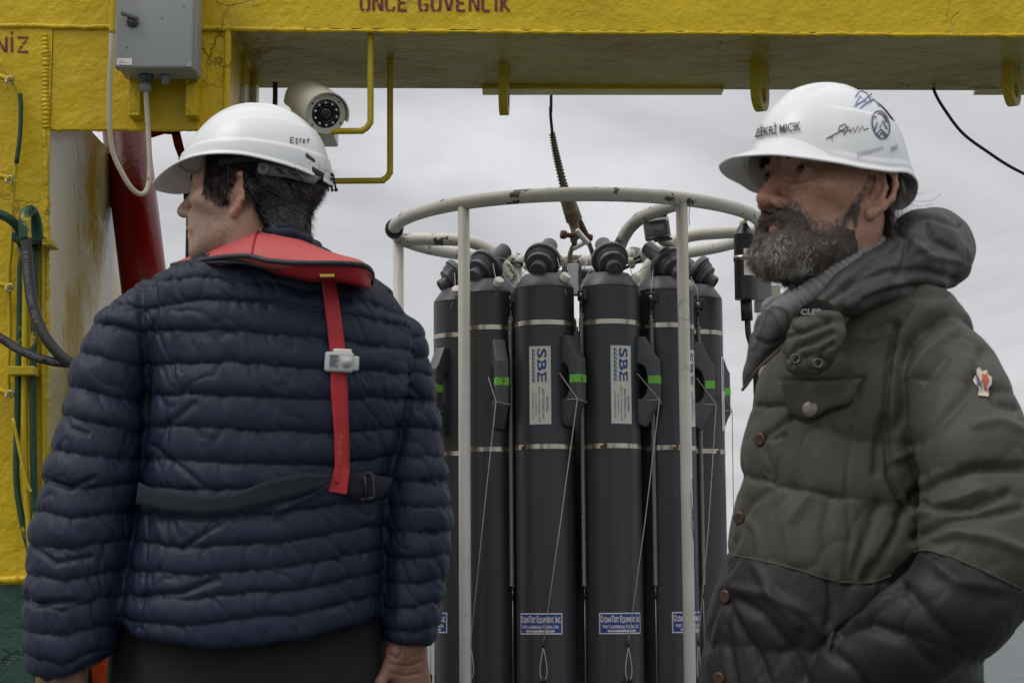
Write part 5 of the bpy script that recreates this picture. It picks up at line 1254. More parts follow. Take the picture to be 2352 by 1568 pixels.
def eyes(Mh, parent, ez=0):
    for s in (-1, 1):
        V, F = sphere((s*.033, -.0800, .004+ez), .0128, 20, 14); e = meshobj('eye', tf(np.array(V), Mh), F, M['eye'], parent)
        V, F = lathe([(.0001, .0004), (.0058, -.0002), (.0062, -.0012)][::-1], 16, frame(Vector((s*.033, -.0800, .004+ez))+Vector((s*.14, -1, .06)).normalized()*.0130, Vector((s*.14, -1, .06)))); meshobj('iris', tf(np.array(V), Mh), F, M['iris'], e)
def merge(parts):
    V = []; Q = []; n = 0
    for v, q in parts: V.append(v); Q.append(q+n); n += len(v)
    return np.vstack(V), np.vstack(Q)
def quad(F): return np.array([f if len(f) == 4 else list(f)+[f[-1]] for f in F if len(f) in (3, 4)])

# ------------------------------------------------------------------ man on the left, seen from behind
YL = 3.34
PL_ = thing('person', 'man seen from behind in a navy puffer jacket and red life vest collar', 'person', (at(600, 1000, YL).x, YL, 0))
MhL = place_head(574, 461, YL, 104, 1.02, -6)
hlL = [(-.06, -.012), (-.03, -.018), (-.016, -.020), (-.010, .036), (.020, .034), (.026, -.006), (.045, -.042), (.08, -.076), (.14, -.086)]
def hairL(XYZ):
    X, Y, Z = XYZ; zl = zline(Y.ravel(), hlL).reshape(Y.shape)+.003*np.sin(Y*1400)*np.sin(Y*530+1)
    m = sstep(-.003, .010, Z-zl)*sstep(-.062, -.046, Y+.25*(Z-.01)); m = m*np.where(Z < .05, sstep(-.012, .004, Y), 1-.72*sstep(.012, -.012, Y))
    thick = .0035+.0105*sstep(.02, .07, Y)+.010*sstep(.01, -.05, Z)*sstep(.045, .085, Y)
    thick = np.where(Z > .062, np.minimum(thick, .006), thick)
    return m*thick
cfgL = {'hair': hairL, 'nose': 1.0, 'neck': ((0, .026, -.045), (0, .040, -.17), .056, .058)}
HL = make_head(cfgL, MhL)
VL, QL = HL['skin']
colL = np.tile(np.array([.46, .275, .20]), (len(VL), 1))
stub = sstep(-.010, -.040, VL[:, 2])*sstep(.03, -.01, VL[:, 1])*sstep(-.14, -.11, VL[:, 2]); stub *= .55+.45*np.clip(fbm(VL*700, 2, 3)*2, -1, 1)
colL = colL*(1-stub[:, None]*.60)+np.array([.12, .105, .10])*stub[:, None]*.52
earm = sstep(.070, .080, np.abs(VL[:, 0])); colL = colL*(1-earm[:, None]*.45)+np.array([.44, .17, .12])*earm[:, None]*.45
nosem = np.exp(-((VL[:, 0]/.016)**2+((VL[:, 1]+.115)/.015)**2+((VL[:, 2]+.026)/.015)**2)); colL = colL*(1-nosem[:, None]*.4)+np.array([.40, .16, .11])*nosem[:, None]*.4
lip = np.exp(-((VL[:, 0]/.024)**2+((VL[:, 1]+.097)/.014)**2+((VL[:, 2]+.060)/.009)**2)); colL = colL*(1-lip[:, None]*.6)+np.array([.36, .12, .10])*lip[:, None]*.6
colL *= (1+.10*fbm(VL*90, 3, 8))[:, None]
sbm = lambda P: sstep(-.020, -.010, P[:, 2]+.35*(P[:, 1]+.03)+.004*fbm(P*260, 2, 5))*sstep(-.060, -.050, P[:, 1]+.22*(P[:, 2]-.01)+.003*fbm(P*220, 2, 15))*sstep(.002, -.010, P[:, 1]-.25*P[:, 2])*(np.abs(P[:, 0]) > .045)
sb_ = sbm(VL); colL = colL*(1-sb_[:, None]*.86)+np.array([.012, .010, .010])*sb_[:, None]*.86

# --- jacket
def rows(data, Y, shrink=0):
    zs = [at((l+r)/2, py, Y).z for py, l, r, dp in data]; cx = [(at(l, py, Y).x+at(r, py, Y).x)/2 for py, l, r, dp in data]
    w = [(at(r, py, Y).x-at(l, py, Y).x)/2-shrink for py, l, r, dp in data]; dp = [d for _, _, _, d in data]; return zs, cx, w, dp
def pts3(data): return [np.array(at(p[0], p[1], p[2])) for p in data], [R(p[3], p[2]) for p in data]
torsoL = rows([(556, 570, 725, .10), (580, 510, 770, .118), (606, 415, 815, .124), (632, 360, 860, .130), (665, 335, 895, .138), (740, 330, 935, .146), (820, 338, 955, .152), (900, 335, 955, .158), (1000, 328, 930, .158), (1100, 322, 900, .158), (1200, 306, 893, .158), (1300, 282, 890, .162), (1400, 255, 888, .167), (1450, 258, 885, .167), (1560, 300, 860, .16)], 3.38, .006)
armL1 = pts3([(352, 712, 3.40, 62), (292, 770, 3.39, 74), (252, 870, 3.38, 82), (236, 990, 3.37, 92), (212, 1100, 3.36, 102), (186, 1240, 3.35, 107), (174, 1350, 3.34, 104), (164, 1430, 3.33, 97), (158, 1510, 3.32, 86), (150, 1600, 3.32, 70)])
armR1 = pts3([(858, 735, 3.42, 62), (902, 800, 3.42, 66), (924, 890, 3.42, 66), (940, 980, 3.42, 62), (954, 1090, 3.41, 66), (961, 1190, 3.40, 69), (957, 1280, 3.39, 65), (951, 1370, 3.38, 58), (944, 1440, 3.37, 52), (940, 1560, 3.36, 44)])
def fT(XYZ): return loft(XYZ, torsoL[0], torsoL[1], [3.40]*len(torsoL[0]), torsoL[2], torsoL[3], 2.35)
def fAL(XYZ): return chain(XYZ, armL1[0], armL1[1], .03)
def fAR(XYZ): return chain(XYZ, armR1[0], armR1[1], .03)
def cutz(data, Y): return [at(p[0], p[1], Y).x for p in data], [at(p[0], p[1], Y).z for p in data]
hemL = cutz([(200, 1400), (245, 1428), (300, 1464), (500, 1491), (700, 1477), (892, 1414), (940, 1400)], 3.24)
cufL = cutz([(40, 1540), (70, 1552), (110, 1565), (170, 1545), (232, 1508)], 3.28); cufR = cutz([(880, 1470), (930, 1482), (985, 1486), (1010, 1478)], 3.34)
def jackL(XYZ):
    X, Y, Z = XYZ; t = fT(XYZ); a = fAL(XYZ); b = fAR(XYZ)
    def cut(d, c): zc = np.interp(X.ravel(), c[0], c[1]).reshape(X.shape); return smax(d, zc-Z, .012)
    t = cut(t, hemL); a = cut(a, cufL); b = cut(b, cufR)
    ks = .012+.035*sstep(1.30, 1.45, Z)
    return smin(smin(t, a, ks), b, ks)
h = .0026; lo = (at(20, 1400, 3.3).x-.01, 3.18, at(500, 1560, 3.3).z-.01); hi = (at(1050, 1100, 3.36).x+.02, 3.60, at(600, 540, 3.3).z+.01)
g = Grid(lo, hi, h); V, Q = nets(jackL((g.X, g.Y, g.Z)), lo, h); V = relax(V, Q, 2, .5)
VV = (V[:, 0], V[:, 1], V[:, 2]); dt, da, db = fT(VV), fAL(VV), fAR(VV)
Nn = normals(V, Q); px, py = proj(V)
C2 = lambda pts: [(39.2+x*.675, 509.6+y*.675) for x, y in pts]
seamsT = [C2(s) for s in [
    [(400, 175), (560, 130), (900, 150), (1080, 175), (1220, 205), (1300, 250)],
    [(380, 235), (475, 205), (640, 184), (860, 205), (1040, 235), (1240, 285), (1340, 330)],
    [(400, 300), (475, 290), (640, 262), (880, 275), (1045, 300), (1340, 352)],
    [(400, 380), (455, 375), (700, 368), (1060, 400), (1385, 440)],
    [(400, 490), (455, 487), (700, 475), (1060, 500), (1400, 525)],
    [(400, 590), (480, 590), (750, 590), (1060, 605), (1320, 600), (1400, 600)],
    [(400, 695), (700, 698), (1080, 715), (1310, 700), (1400, 690)],
    [(400, 800), (500, 808), (700, 815), (1060, 830), (1290, 795), (1400, 780)],
    [(380, 895), (500, 905), (700, 912), (1000, 900), (1280, 862), (1400, 850)],
    [(380, 985), (500, 1000), (640, 1012), (900, 990), (1270, 935), (1400, 910)],
    [(370, 1080), (560, 1110), (900, 1095), (1265, 1030), (1400, 1000)],
    [(350, 1180), (640, 1200), (900, 1180), (1265, 1105), (1400, 1080)],
    [(330, 1262), (600, 1282), (950, 1250), (1270, 1185), (1400, 1160)],
    [(300, 1335), (450, 1362), (600, 1370), (950, 1330), (1270, 1255), (1400, 1230)],
    [(300, 1420), (450, 1455), (600, 1468), (950, 1430), (1270, 1350), (1400, 1320)]]]
seamsA = [C2(s) for s in [
    [(250, 180), (385, 215), (475, 285)], [(200, 290), (325, 268), (475, 300)], [(180, 340), (325, 342), (440, 385)], [(120, 440), (245, 445), (440, 500)],
    [(80, 545), (185, 556), (300, 585), (430, 612)], [(60, 640), (150, 650), (280, 690), (430, 715)], [(50, 762), (115, 770), (260, 798), (430, 803)],
    [(30, 872), (95, 885), (230, 905), (400, 885)], [(20, 965), (75, 983), (200, 1010), (370, 992)], [(10, 1085), (60, 1100), (200, 1112), (350, 1080)],
    [(5, 1190), (40, 1196), (160, 1222), (320, 1190)], [(0, 1275), (30, 1290), (150, 1325), (300, 1270)], [(0, 1380), (30, 1392), (150, 1405), (290, 1370)], [(0, 1450), (35, 1470), (150, 1505), (280, 1450)], [(0, 1540), (35, 1545), (150, 1560), (280, 1500)]]]
seamsB = [C2(s) for s in [
    [(1250, 290), (1450, 330)], [(1250, 370), (1450, 400)], [(1250, 440), (1450, 470)], [(1250, 500), (1350, 510), (1420, 525)], [(1250, 590), (1440, 612)],
    [(1250, 700), (1350, 705), (1450, 715)], [(1250, 790), (1350, 800), (1460, 795)], [(1250, 880), (1350, 885), (1470, 880)], [(1250, 965), (1350, 970), (1480, 965)],
    [(1250, 1050), (1350, 1052), (1480, 1045)], [(1250, 1135), (1350, 1140), (1480, 1130)], [(1250, 1225), (1350, 1230), (1460, 1215)], [(1250, 1305), (1350, 1310), (1450, 1290)], [(1250, 1385), (1350, 1395), (1440, 1375)], [(1250, 1440), (1350, 1450), (1440, 1440)]]]
wn = fbm(V*9, 2, 77)*5+fbm(V*50, 2, 78)*1.2; isA = (da < dt) & (px < 700); isB = (db < dt) & (px >= 700)
fr_, sp_, no = quilt(px, py+wn, seamsT)
for msk, ss in ((isA, seamsA), (isB, seamsB)):
    f2, s2, n2 = quilt(px, py+wn, ss); fr_ = np.where(msk, f2, fr_); sp_ = np.where(msk, s2, sp_); no = np.where(msk, n2+40*(1 if ss is seamsA else 2), no)
def puffer(V, Nn, px, py, fr_, sp_, no, amp, wr, seed, slant=1.0, sc=1.0):
    P = V.copy(); u_ = np.abs(2*np.clip(fr_, 0, 1)-1); uu = np.clip(fr_, 0, 1); prof = (1-(1-uu)**3.2)*(1-uu**7)*1.06
    A = amp*np.clip(sp_/65, .5, 1.5)*(1+.22*np.sin(no*2.4+P[:, 0]*9))
    near = 1-prof**2*.55
    # pull-in wrinkles leaving the stitch lines at a slant, different in every tube
    q = np.stack([P[:, 0]*26+P[:, 2]*16*slant+no*7.3, P[:, 1]*24, P[:, 2]*9+no*3.1], 1)*sc
    q = q+fbm(P*11, 2, seed+5)[:, None]*1.1
    r1 = 1-np.abs(fbm(q, 2, seed))*2.6; r1 = np.clip(r1, -.6, 1)
    q2 = np.stack([P[:, 0]*85+P[:, 2]*30*slant+no*5.7, P[:, 1]*60, P[:, 2]*26+no], 1)*sc; r2 = fbm(q2+fbm(P*30, 2, seed+9)[:, None], 2, seed+1)
    wob = fbm(P*7*sc, 2, seed+2)*.18+1
    return V+Nn*(A*(prof*wob-.55)+wr*near*(-1.0*np.clip(r1, 0, 1)**2.6+.25)+wr*.42*r2*near)[:, None]
V2 = puffer(V, Nn, px, py, fr_, sp_, no, .0062, .0040, 11)
# armhole seams and the collar seam
seamd = np.where(px < 700, da-dt, db-dt); band_ = np.exp(-(seamd/.0075)**2)*sstep(1.18, 1.26, V[:, 2])
V2 = V2-Nn*(band_*.009)[:, None]
V2 = carve(V2, Nn, [([(352, 640), (360, 700), (345, 800), (342, 900), (335, 1000)], 5, .005), (C2([(430, 900), (445, 1060), (430, 1250), (415, 1400)]), 3.5, .0025), (C2([(1245, 940), (1250, 1150), (1262, 1260)]), 3.5, .0025),
    (C2([(455, 760), (540, 820), (640, 905)]), 7, .004), (C2([(600, 620), (500, 700), (450, 810)]), 9, .004), (C2([(870, 1000), (980, 940), (1090, 880)]), 9, -.004), (C2([(430, 1270), (560, 1262), (680, 1215)]), 8, .006), (C2([(560, 1110), (690, 1030)]), 6, .004),
    (C2([(90, 870), (180, 905), (260, 870)]), 6, .006), (C2([(150, 640), (180, 700), (240, 720)]), 6, .004), (C2([(60, 1110), (130, 1160), (250, 1140)]), 7, .005), (C2([(25, 1265), (60, 1300), (190, 1290)]), 8, .007), (C2([(1340, 560), (1380, 600), (1370, 640)]), 6, .005), (C2([(1380, 880), (1430, 900), (1470, 870)]), 5, .004), (C2([(1390, 1050), (1430, 1060)]), 5, .005)])
V2 = relax(V2, Q, 1, .25)
JL = bigmesh('puffer_jacket', V2, Q, M['navy'], PL_); bvJL = bvh_of(V2, Q)
# collar of the jacket, standing round the neck
def roundneck(name, pts, m, parent, k=.01, h=.003, flat=None, wr=0, seed=1):
    P = [np.array(at(p[0], p[1], p[2])) for p in pts]; r = [R(p[3], p[2]) for p in pts]
    lo = np.min(P, 0)-max(r)-.012; hi = np.max(P, 0)+max(r)+.012; g = Grid(lo, hi, h); f = chain((g.X, g.Y, g.Z), P, r, k)
    V, Q = nets(f, lo, h); Nn = normals(V, Q)
    if wr: V = V+Nn*(wr*(fbm(V*np.array([28, 28, 12]), 3, seed)-.4*np.abs(fbm(V*45, 2, seed+3))))[:, None]
    return V, Q
V, Q = roundneck('', [(560, 560, 3.50, 16), (568, 548, 3.38, 15), (590, 537, 3.31, 15), (625, 532, 3.27, 16), (665, 537, 3.26, 17), (700, 552, 3.28, 17), (722, 570, 3.34, 17), (725, 575, 3.45, 17)], None, None, wr=.002)
bigmesh('jacket_collar', V, Q, M['navy'], PL_)
# life vest collar
def sheet(name, A, B, m, parent, n=70, k=10, bulge=.01, thick=.010, wr=.002, seed=1):
    "a padded cloth panel between two edges given as (photo x, photo y, distance)"
    def rs(L):
        P = np.array(L, dtype=float); s_ = np.concatenate([[0], np.cumsum(np.hypot(*np.diff(P[:, :2], axis=0).T))]); t = np.linspace(0, s_[-1], n)
        q = np.array(smoothpath(P, 8)); s2 = np.concatenate([[0], np.cumsum(np.hypot(*np.diff(q[:, :2], axis=0).T))]); t = np.linspace(0, s2[-1], n); return np.stack([np.interp(t, s2, q[:, c]) for c in range(3)], 1)
    a, b = rs(A), rs(B); G_ = np.zeros((n, k+1, 3))
    for i in range(n):
        pa, pb = np.array(at(*a[i])), np.array(at(*b[i]))
        for j in range(k+1):
            t = j/k; G_[i, j] = pa*(1-t)+pb*t+np.array([0, -.7, .7])*bulge*(1-(2*t-1)**2)
    V = G_.reshape(-1, 3); w = fbm(V*np.array([26, 10, 30]), 3, seed)+.6*(1-np.abs(fbm(V*np.array([18, 8, 22])+9, 2, seed+1))*2.5)
    V = V+np.array([0, -.75, .6])*(wr*w)[:, None]; T_ = V+np.array([0, .8, -.6])*thick; m_ = k+1; F = []; o = n*m_
    for i in range(n-1):
        for j in range(k): q = i*m_+j; F += [[q, q+m_, q+m_+1, q+1], [o+q, o+q+1, o+q+m_+1, o+q+m_]]
        q = i*m_; F.append([q, o+q, o+q+m_, q+m_]); q = i*m_+k; F.append([q, q+m_, o+q+m_, o+q])
    for j in range(k): F.append([j, j+1, o+j+1, o+j]); q = (n-1)*m_+j; F.append([q, o+q, o+q+1, q+1])
    return meshobj(name, np.vstack([V, T_]), F, m, parent), V.reshape(n, m_, 3)
inn = [(452, 604, 3.46), (500, 572, 3.40), (560, 541, 3.325), (610, 531, 3.285), (650, 534, 3.28), (700, 552, 3.29), (750, 580, 3.32), (800, 602, 3.36), (846, 626, 3.42)]
outr = [(396, 612, 3.44), (470, 598, 3.29), (560, 590, 3.225), (620, 603, 3.205), (700, 606, 3.195), (780, 606, 3.20), (835, 612, 3.235), (854, 628, 3.29), (856, 645, 3.36)]
VS, gV = sheet('life_vest', inn, outr, M['vest'], PL_, bulge=.012, thick=.016, wr=.0018, seed=4)
flp = [(590, 598, 3.222), (650, 606, 3.205), (700, 608, 3.198), (780, 608, 3.203), (835, 614, 3.238), (853, 630, 3.29)]
flb = [(596, 602, 3.226), (645, 622, 3.214), (720, 636, 3.208), (780, 637, 3.212), (830, 650, 3.24), (850, 656, 3.29)]
meshobj; VF, _ = sheet('vest_flap', flp, flb, M['vest_dark'], VS, 50, 6, .006, .012, .0016, 8)
V, F = tube([gV[i, -1]+np.array([0, -.003, .001]) for i in range(len(gV))], .0042, 8); meshobj('piping', V, F, M['piping'], VS)
V, F = tube(smoothpath([at(392, 616, 3.42), at(440, 606, 3.33), at(500, 602, 3.26), at(560, 603, 3.235), at(640, 620, 3.215)], 6), .0036, 8); meshobj('piping', V, F, M['piping'], VS)
sm_ = [gV[26, j]+np.array([0, -.0012, .001]) for j in range(0, 11)]; V, F = tube(sm_, .0013, 6); meshobj('seam', V, F, M['vest_dark'], VS)
# straps
RS = drape('red_strap', bvJL, [(737, 634), (748, 720), (757, 800), (760, 900), (768, 1000), (769, 1080), (768, 1110)], [(770, 632), (783, 720), (793, 800), (799, 900), (802, 1000), (803, 1080), (798, 1112)], M['redweb'], PL_, 90, 5, .005, .002, 8)
RS.data.materials[0] = M['redweb']
V = [at(x, y, hit(bvJL, 780, 1090)[0].y-.010) for x, y in ((768, 1076), (803, 1076), (796, 1134), (754, 1128))]; V, F = hull2(V, [v+Vector((0, .003, 0)) for v in V]); meshobj('strap_loop', V, F, M['redweb'], RS, smooth=False)
drape('waist_strap', bvJL, [(318, 1106), (350, 1122), (480, 1138), (540, 1132), (620, 1100), (700, 1086), (765, 1090)], [(312, 1158), (380, 1175), (470, 1183), (540, 1176), (620, 1158), (700, 1134), (760, 1108)], M['navyweb'], PL_, 60, 5, .004, .002, 6)
WS = drape('waist_strap', bvJL, [(790, 1082), (840, 1084), (870, 1092), (904, 1098)], [(786, 1134), (820, 1146), (860, 1150), (880, 1142)], M['navyweb'], PL_, 20, 4, .006, .002, 4)
yb = hit(bvJL, 838, 1115)[0].y-.014
fmb = frame(at(839, 1116, yb), (0, -1, 0), (1, 0, .10))
def ring_rect(w, h, r, t): 
    P = [Vector((w*sx, h*sy, 0)) for sx, sy in ((-1, -1), (1, -1), (1, 1), (-1, 1))]; return P
pb = [(-.011, -.021), (.011, -.021), (.013, -.018), (.013, .018), (.011, .021), (-.011, .021), (-.013, .018), (-.013, -.018)]
V, F = tube([fmb@Vector((x, y, 0)) for x, y in pb], .0026, 8, closed=True); bk = meshobj('buckle', V, F, M['rubber'], WS); V, F = tube([fmb@Vector((0, -.02, .001)), fmb@Vector((0, .02, .001))], .003, 8); meshobj('buckle_bar', V, F, M['rubber'], bk)
# yellow stitched tab where the strap leaves the vest
yv = 3.192
V = [at(x, y, yv) for x, y in ((734, 629), (768, 629), (768, 635), (736, 636))]; V, F = hull2(V, [v+Vector((0, .002, 0)) for v in V]); meshobj('stitch_tab', V, F, M['tape'] if False else mat('yellow_thread', (.45, .34, .06), .7, bump=.5, bscale=400), VS, smooth=False)
V2, F2 = strokes2d([[(779+3*sin(k*1.7), 1000+k*6), (784+3*cos(k*2.1), 1003+k*6)] for k in range(11)], 1.6)
decal('faded_print', bvh_of(np.array([ (RS.matrix_world@v.co)[:] for v in RS.data.vertices])+np.array(PL_.location), np.array([list(p.vertices) for p in RS.data.polygons])), V2, F2, lambda u, v: (u, v), mat('faded_print', (.45, .20, .12), .7), RS)
# beacon light
yb = hit(bvJL, 785, 832)[0].y-.006
fb_ = frame(at(785, 833, yb), (0, -1, 0), (1, 0, -.04)); flip = Matrix.Rotation(pi, 4, 'Z') if (fb_.to_3x3()@Vector((0, 1, 0))).z < 0 else Matrix()
fb_ = fb_@flip
def LB(x0, x1, y0, y1, z0, z1, b=0): V, F = box(x0, x1, y0, y1, z0, z1, b); return xf(V, fb_), F
V, F = LB(-.027, .020, -.0165, .0165, 0, .016, .004); BC = autosmooth(meshobj('beacon_light', V, F, M['beacon'], PL_))
V, F = LB(.017, .029, -.013, .011, .001, .013, .003); autosmooth(meshobj('end_cap', V, F, M['beacon'], BC))
V, F = LB(-.014, .016, .014, .022, .002, .012, .002); autosmooth(meshobj('clip', V, F, M['nylon'], BC))
V, F = lathe([(.0105, .015), (.0105, .017), (.006, .0185), (.0055, .021), (.003, .023), (.0001, .0235)], 24, fb_@Matrix.Translation((.009, 0, 0))); meshobj('lens_dome', V, F, M['beacon'], BC)
V, F = LB(-.019, -.003, -.011, .011, .0158, .0164); lb_ = meshobj('label', V, F, M['plastic_grey'], BC, smooth=False)
V2, F2 = strokes2d([[(-.0175, .009-k*.0026), (-.005-.002*(k % 3), .009-k*.0026)] for k in range(7)], .0009); meshobj('print', [tuple(fb_@Vector((u, v, .0168))) for u, v in V2], F2, M['marker'], lb_, smooth=False)
# --- body under the clothes: one skin mesh (head, neck, trunk, arms, hands)
def hand_sdf(XYZ, W_, pd, nrm, side, s=1.0, curl=1.0):
    "W_: wrist, pd: direction wrist->fingers, nrm: palm normal, side: toward the thumb"
    W_, pd, nrm, side = [np.array(v, dtype=float) for v in (W_, pd, nrm, side)]
    def p(a, b, c): return W_+s*(pd*a+side*b+nrm*c)
    d = None
    for b in (-.028, -.010, .010, .026):
        e = d_cap(XYZ, p(.015, b*.7, 0), p(.085, b, 0), .016*s, .0125*s); d = e if d is None else smin(d, e, .012)
    d = smin(d, d_cap(XYZ, p(-.055, 0, 0), p(.01, 0, 0), .026*s, .026*s), .02)
    d = smin(d, d_cap(XYZ, p(.02, .024, .010), p(.055, .034, .012), .016*s, .013*s), .012)
    L = [(.036, .024, .018), (.044, .028, .020), (.042, .027, .020), (.034, .021, .017)]
    bs = [-.030, -.011, .009, .028]
    for k in range(4):
        l = L[3-k] if False else L[k]; q = p(.088, bs[k], .002); a = 0; fing = None
        for j, (seg_, bend) in enumerate(zip(l, (35, 62, 45))):
            a += radians(bend)*curl; nx = q+s*seg_*(pd*cos(a)+nrm*sin(a)); e = d_cap(XYZ, q, nx, (.0098-.0008*j)*s, (.0092-.001*j)*s); fing = e if fing is None else smin(fing, e, .003); q = nx
        d = smin(d, fing, .004)
    q = p(.040, .036, .010); th = None
    for seg_, dr in ((.038, (.80, .50, .35)), (.030, (.93, .05, .40))):
        nx = q+s*seg_*(pd*dr[0]+side*dr[1]+nrm*dr[2]); e = d_cap(XYZ, q, nx, .0115*s, .0100*s); th = e if th is None else smin(th, e, .004); q = nx
    return smin(d, th, .008)
def hand_mesh(W_, pd, nrm, side, s=1.0, curl=1.0, h=.0024):
    c = np.array(W_)+np.array(pd)*.06; lo = c-.135; hi = c+.135; g = Grid(lo, hi, h); return nets(hand_sdf((g.X, g.Y, g.Z), W_, pd, nrm, side, s, curl), lo, h)
wR = np.array(at(934, 1474, 3.37)); HR = hand_mesh(wR, Vector((.08, .02, -1)).normalized(), Vector((.1, -1, .05)).normalized(), Vector((-1, -.1, -.08)).normalized(), .90, .95)
nH = normals(*HR); HRv = carve(HR[0], nH, [([(892, 1500), (912, 1512), (925, 1495), (920, 1480)], 2.5, .003), ([(895, 1524), (940, 1530), (968, 1518)], 2.5, .0035), ([(896, 1545), (930, 1552), (966, 1545)], 3, .003), ([(930, 1500), (936, 1525)], 2.5, .002), ([(945, 1508), (962, 1500)], 2, .0015)]); HR = (HRv, HR[1])
wLh = np.array(at(158, 1535, 3.33)); HLh = hand_mesh(wLh, Vector((.05, .08, -1)).normalized(), Vector((.75, .6, .1)).normalized(), Vector((-.6, .75, .02)).normalized(), 1.06, .8)
def trunk(rowsd, Yc, f=.86): 
    zs, cx, w, dp = rowsd; lo = (min(cx)-max(w), Yc-.2, min(zs)); hi = (max(cx)+max(w), Yc+.2, max(zs)); g = Grid(lo, hi, .012)
    return nets(loft((g.X, g.Y, g.Z), zs, cx, [Yc]*len(zs), [a*f for a in w], [a*f for a in dp])+.0, lo, .012)
TR = trunk(tuple(a[3:-2] for a in torsoL), 3.42, .78)
nv = len(VL); Vb, Qb = merge([(tf(VL, MhL), QL), HR, HLh, TR])
sk = bigmesh('body', Vb, Qb, None, PL_, mats=[mat('skin', (.34, .2, .15), .48, bump=.25, bscale=150, bdist=.0012, spec=.4, sss=.1, vcol=True)])
cb_ = np.vstack([colL, np.tile([.24, .125, .09], (len(HR[0]), 1)), np.tile([.22, .12, .088], (len(HLh[0]), 1)), np.tile([.3, .18, .14], (len(TR[0]), 1))]); tint(sk, cb_)
eyes(MhL, sk)
# eyebrow + hair
Vh_, Qh_ = HL['hair']; Nh = normals(Vh_, Qh_)
fl = np.stack([Vh_[:, 0]*60, Vh_[:, 1]*26+Vh_[:, 2]*30, Vh_[:, 2]*70-Vh_[:, 1]*25], 1); Vh2 = Vh_+Nh*(.0048*fbm(fl*.8, 3, 21)-.0015*np.abs(fbm(fl*2.1, 2, 4)))[:, None]*sstep(-.03, .04, Vh_[:, 1])[:, None]
HO = bigmesh('hair', tf(Vh2, MhL), Qh_, M['hair'], PL_)
def flowdirs(P, Nn, base, seed, sc=38, amp=.8):
    d = np.tile(np.array(base, dtype=float), (len(P), 1)); d += amp*np.stack([fbm(P*sc, 2, seed+k) for k in range(3)], 1); d -= Nn*(d*Nn).sum(1)[:, None]; return d/(np.linalg.norm(d, axis=1)[:, None]+1e-9)
P, n_, c_ = pick(Vh2, Qh_, 16000, 5, lambda c: (c[:, 2] < .085))
d_ = flowdirs(P, n_, (0, .9, -.45), 50, 55, 1.25)
Lh = np.where(P[:, 1] > .03, .022, .009)
Vs, Qs, per = strands(P-n_*.001, n_, d_, Lh, .00065, 6, .22, .10, 5)
so_ = bigmesh('hair_strands', tf(Vs, MhL), Qs, M['hairstrand'], HO); so_['kind'] = 'stuff'
PZ = P; P, n_, c_ = pick(VL, QL, 9000, 55, lambda c: sbm(c) > .25); d_ = flowdirs(P, n_, (0, .25, -1), 51, 60, .5); Vs3, Qs3, per3 = strands(P, n_, d_, .0085, .0005, 16, .15, .1, 3); sb2 = bigmesh('sideburn', tf(Vs3, MhL), Qs3, M['hair'], HO); sb2['kind'] = 'stuff'; P = PZ
tn = np.random.default_rng(3).random(len(P))**3; cl = np.array([.010, .009, .009])+tn[:, None]*np.array([.06, .056, .054]); tint(so_, np.repeat(cl, per, axis=0))
rr = np.random.default_rng(8)
P = np.stack([.020+.026*rr.random(260), -.098+.012*rr.random(260), .0225+.006*rr.random(260)], 1); P[:, 1] = -.098+.010*((P[:, 0]-.02)/.026)
n2 = np.tile([.3, -.95, 0], (260, 1)); n2 = n2/np.linalg.norm(n2[0]); d_ = np.tile([.9, .2, .1], (260, 1)); Vs, Qs, per = strands(P, n2, d_, .010, .0008, 6, .1, .1, 3)
eb = bigmesh('eyebrow', tf(Vs, MhL), Qs, M['hair'], sk)
# hard hat, harness, knob
hc = {'a': .106, 'b': .119, 'h': .116, 'yc': .004, 'rim': [(0, .043), (25, .045), (50, .053), (75, .059), (100, .060), (130, .053), (155, .046), (180, .042)],
      'brim': [(0, .044, .034), (20, .040, .032), (40, .024, .018), (60, .010, .006), (90, .003, .003), (140, .003, .004), (180, .004, .006)]}
HH, Vq, Qq = hardhat(MhL, PL_, hc); bvH = bvh_of(Vq, Qq)
bvHair = bvh_of(*(lambda v, q: (np.vstack([v]), q))(tf(Vh2, MhL), Qh_))
SG = drape('harness_band', bvHair, [(500, 366), (560, 352), (640, 356), (700, 372), (745, 398)], [(505, 384), (560, 372), (640, 378), (700, 394), (742, 418)], M['web_dark'], HH, 40, 4, .004, .002, 5)
ar = drape('harness_arm', bvHair, [(592, 374), (610, 371), (650, 381), (700, 392), (738, 408)], [(592, 398), (612, 403), (655, 407), (690, 416), (722, 424)], M['helmet_trim'], HH, 30, 4, .008, .002, 5)
yk = hit(bvHair, 606, 388)[0].y-.011
V, F = lathe([(.0105, 0), (.0105, .003), (.0075, .0045), (.0045, .004), (.0042, .001), (.0001, .001)], 24, frame(at(606, 388, yk), (-.1, -1, 0))); meshobj('pivot', V, F, M['helmet_trim'], HH)
for (a, b_) in (((632, 386), (655, 400)), ((662, 391), (684, 405))):
    V, F = tube([at(a[0], a[1], yk+.002), at((a[0]+b_[0])/2, (a[1]+b_[1])/2-1, yk+.002), at(b_[0], b_[1], yk+.002)], .003, 8, radii=[.0006, .003, .0006]); meshobj('slot', V, F, M['web_dark'], ar)
V, F = tube(smoothpath([at(672, 372, yk+.006), at(680, 392, yk+.002), at(700, 420, yk+.006)], 5), .0022, 8); meshobj('harness_cord', V, F, M['web_dark'], HH)
kb = at(742, 420, 3.33); kf_ = frame(kb, (1, -.45, .05)); ri = []
for k in range(24): ri.append((.0125 if k % 2 else .0110))
V = []; F = []
for zz in (-.012, .004):
    for k in range(24): V.append(kf_@Vector((ri[k]*cos(2*pi*k/24), ri[k]*sin(2*pi*k/24), zz)))
for k in range(24): F.append([k, (k+1) % 24, 24+(k+1) % 24, 24+k])
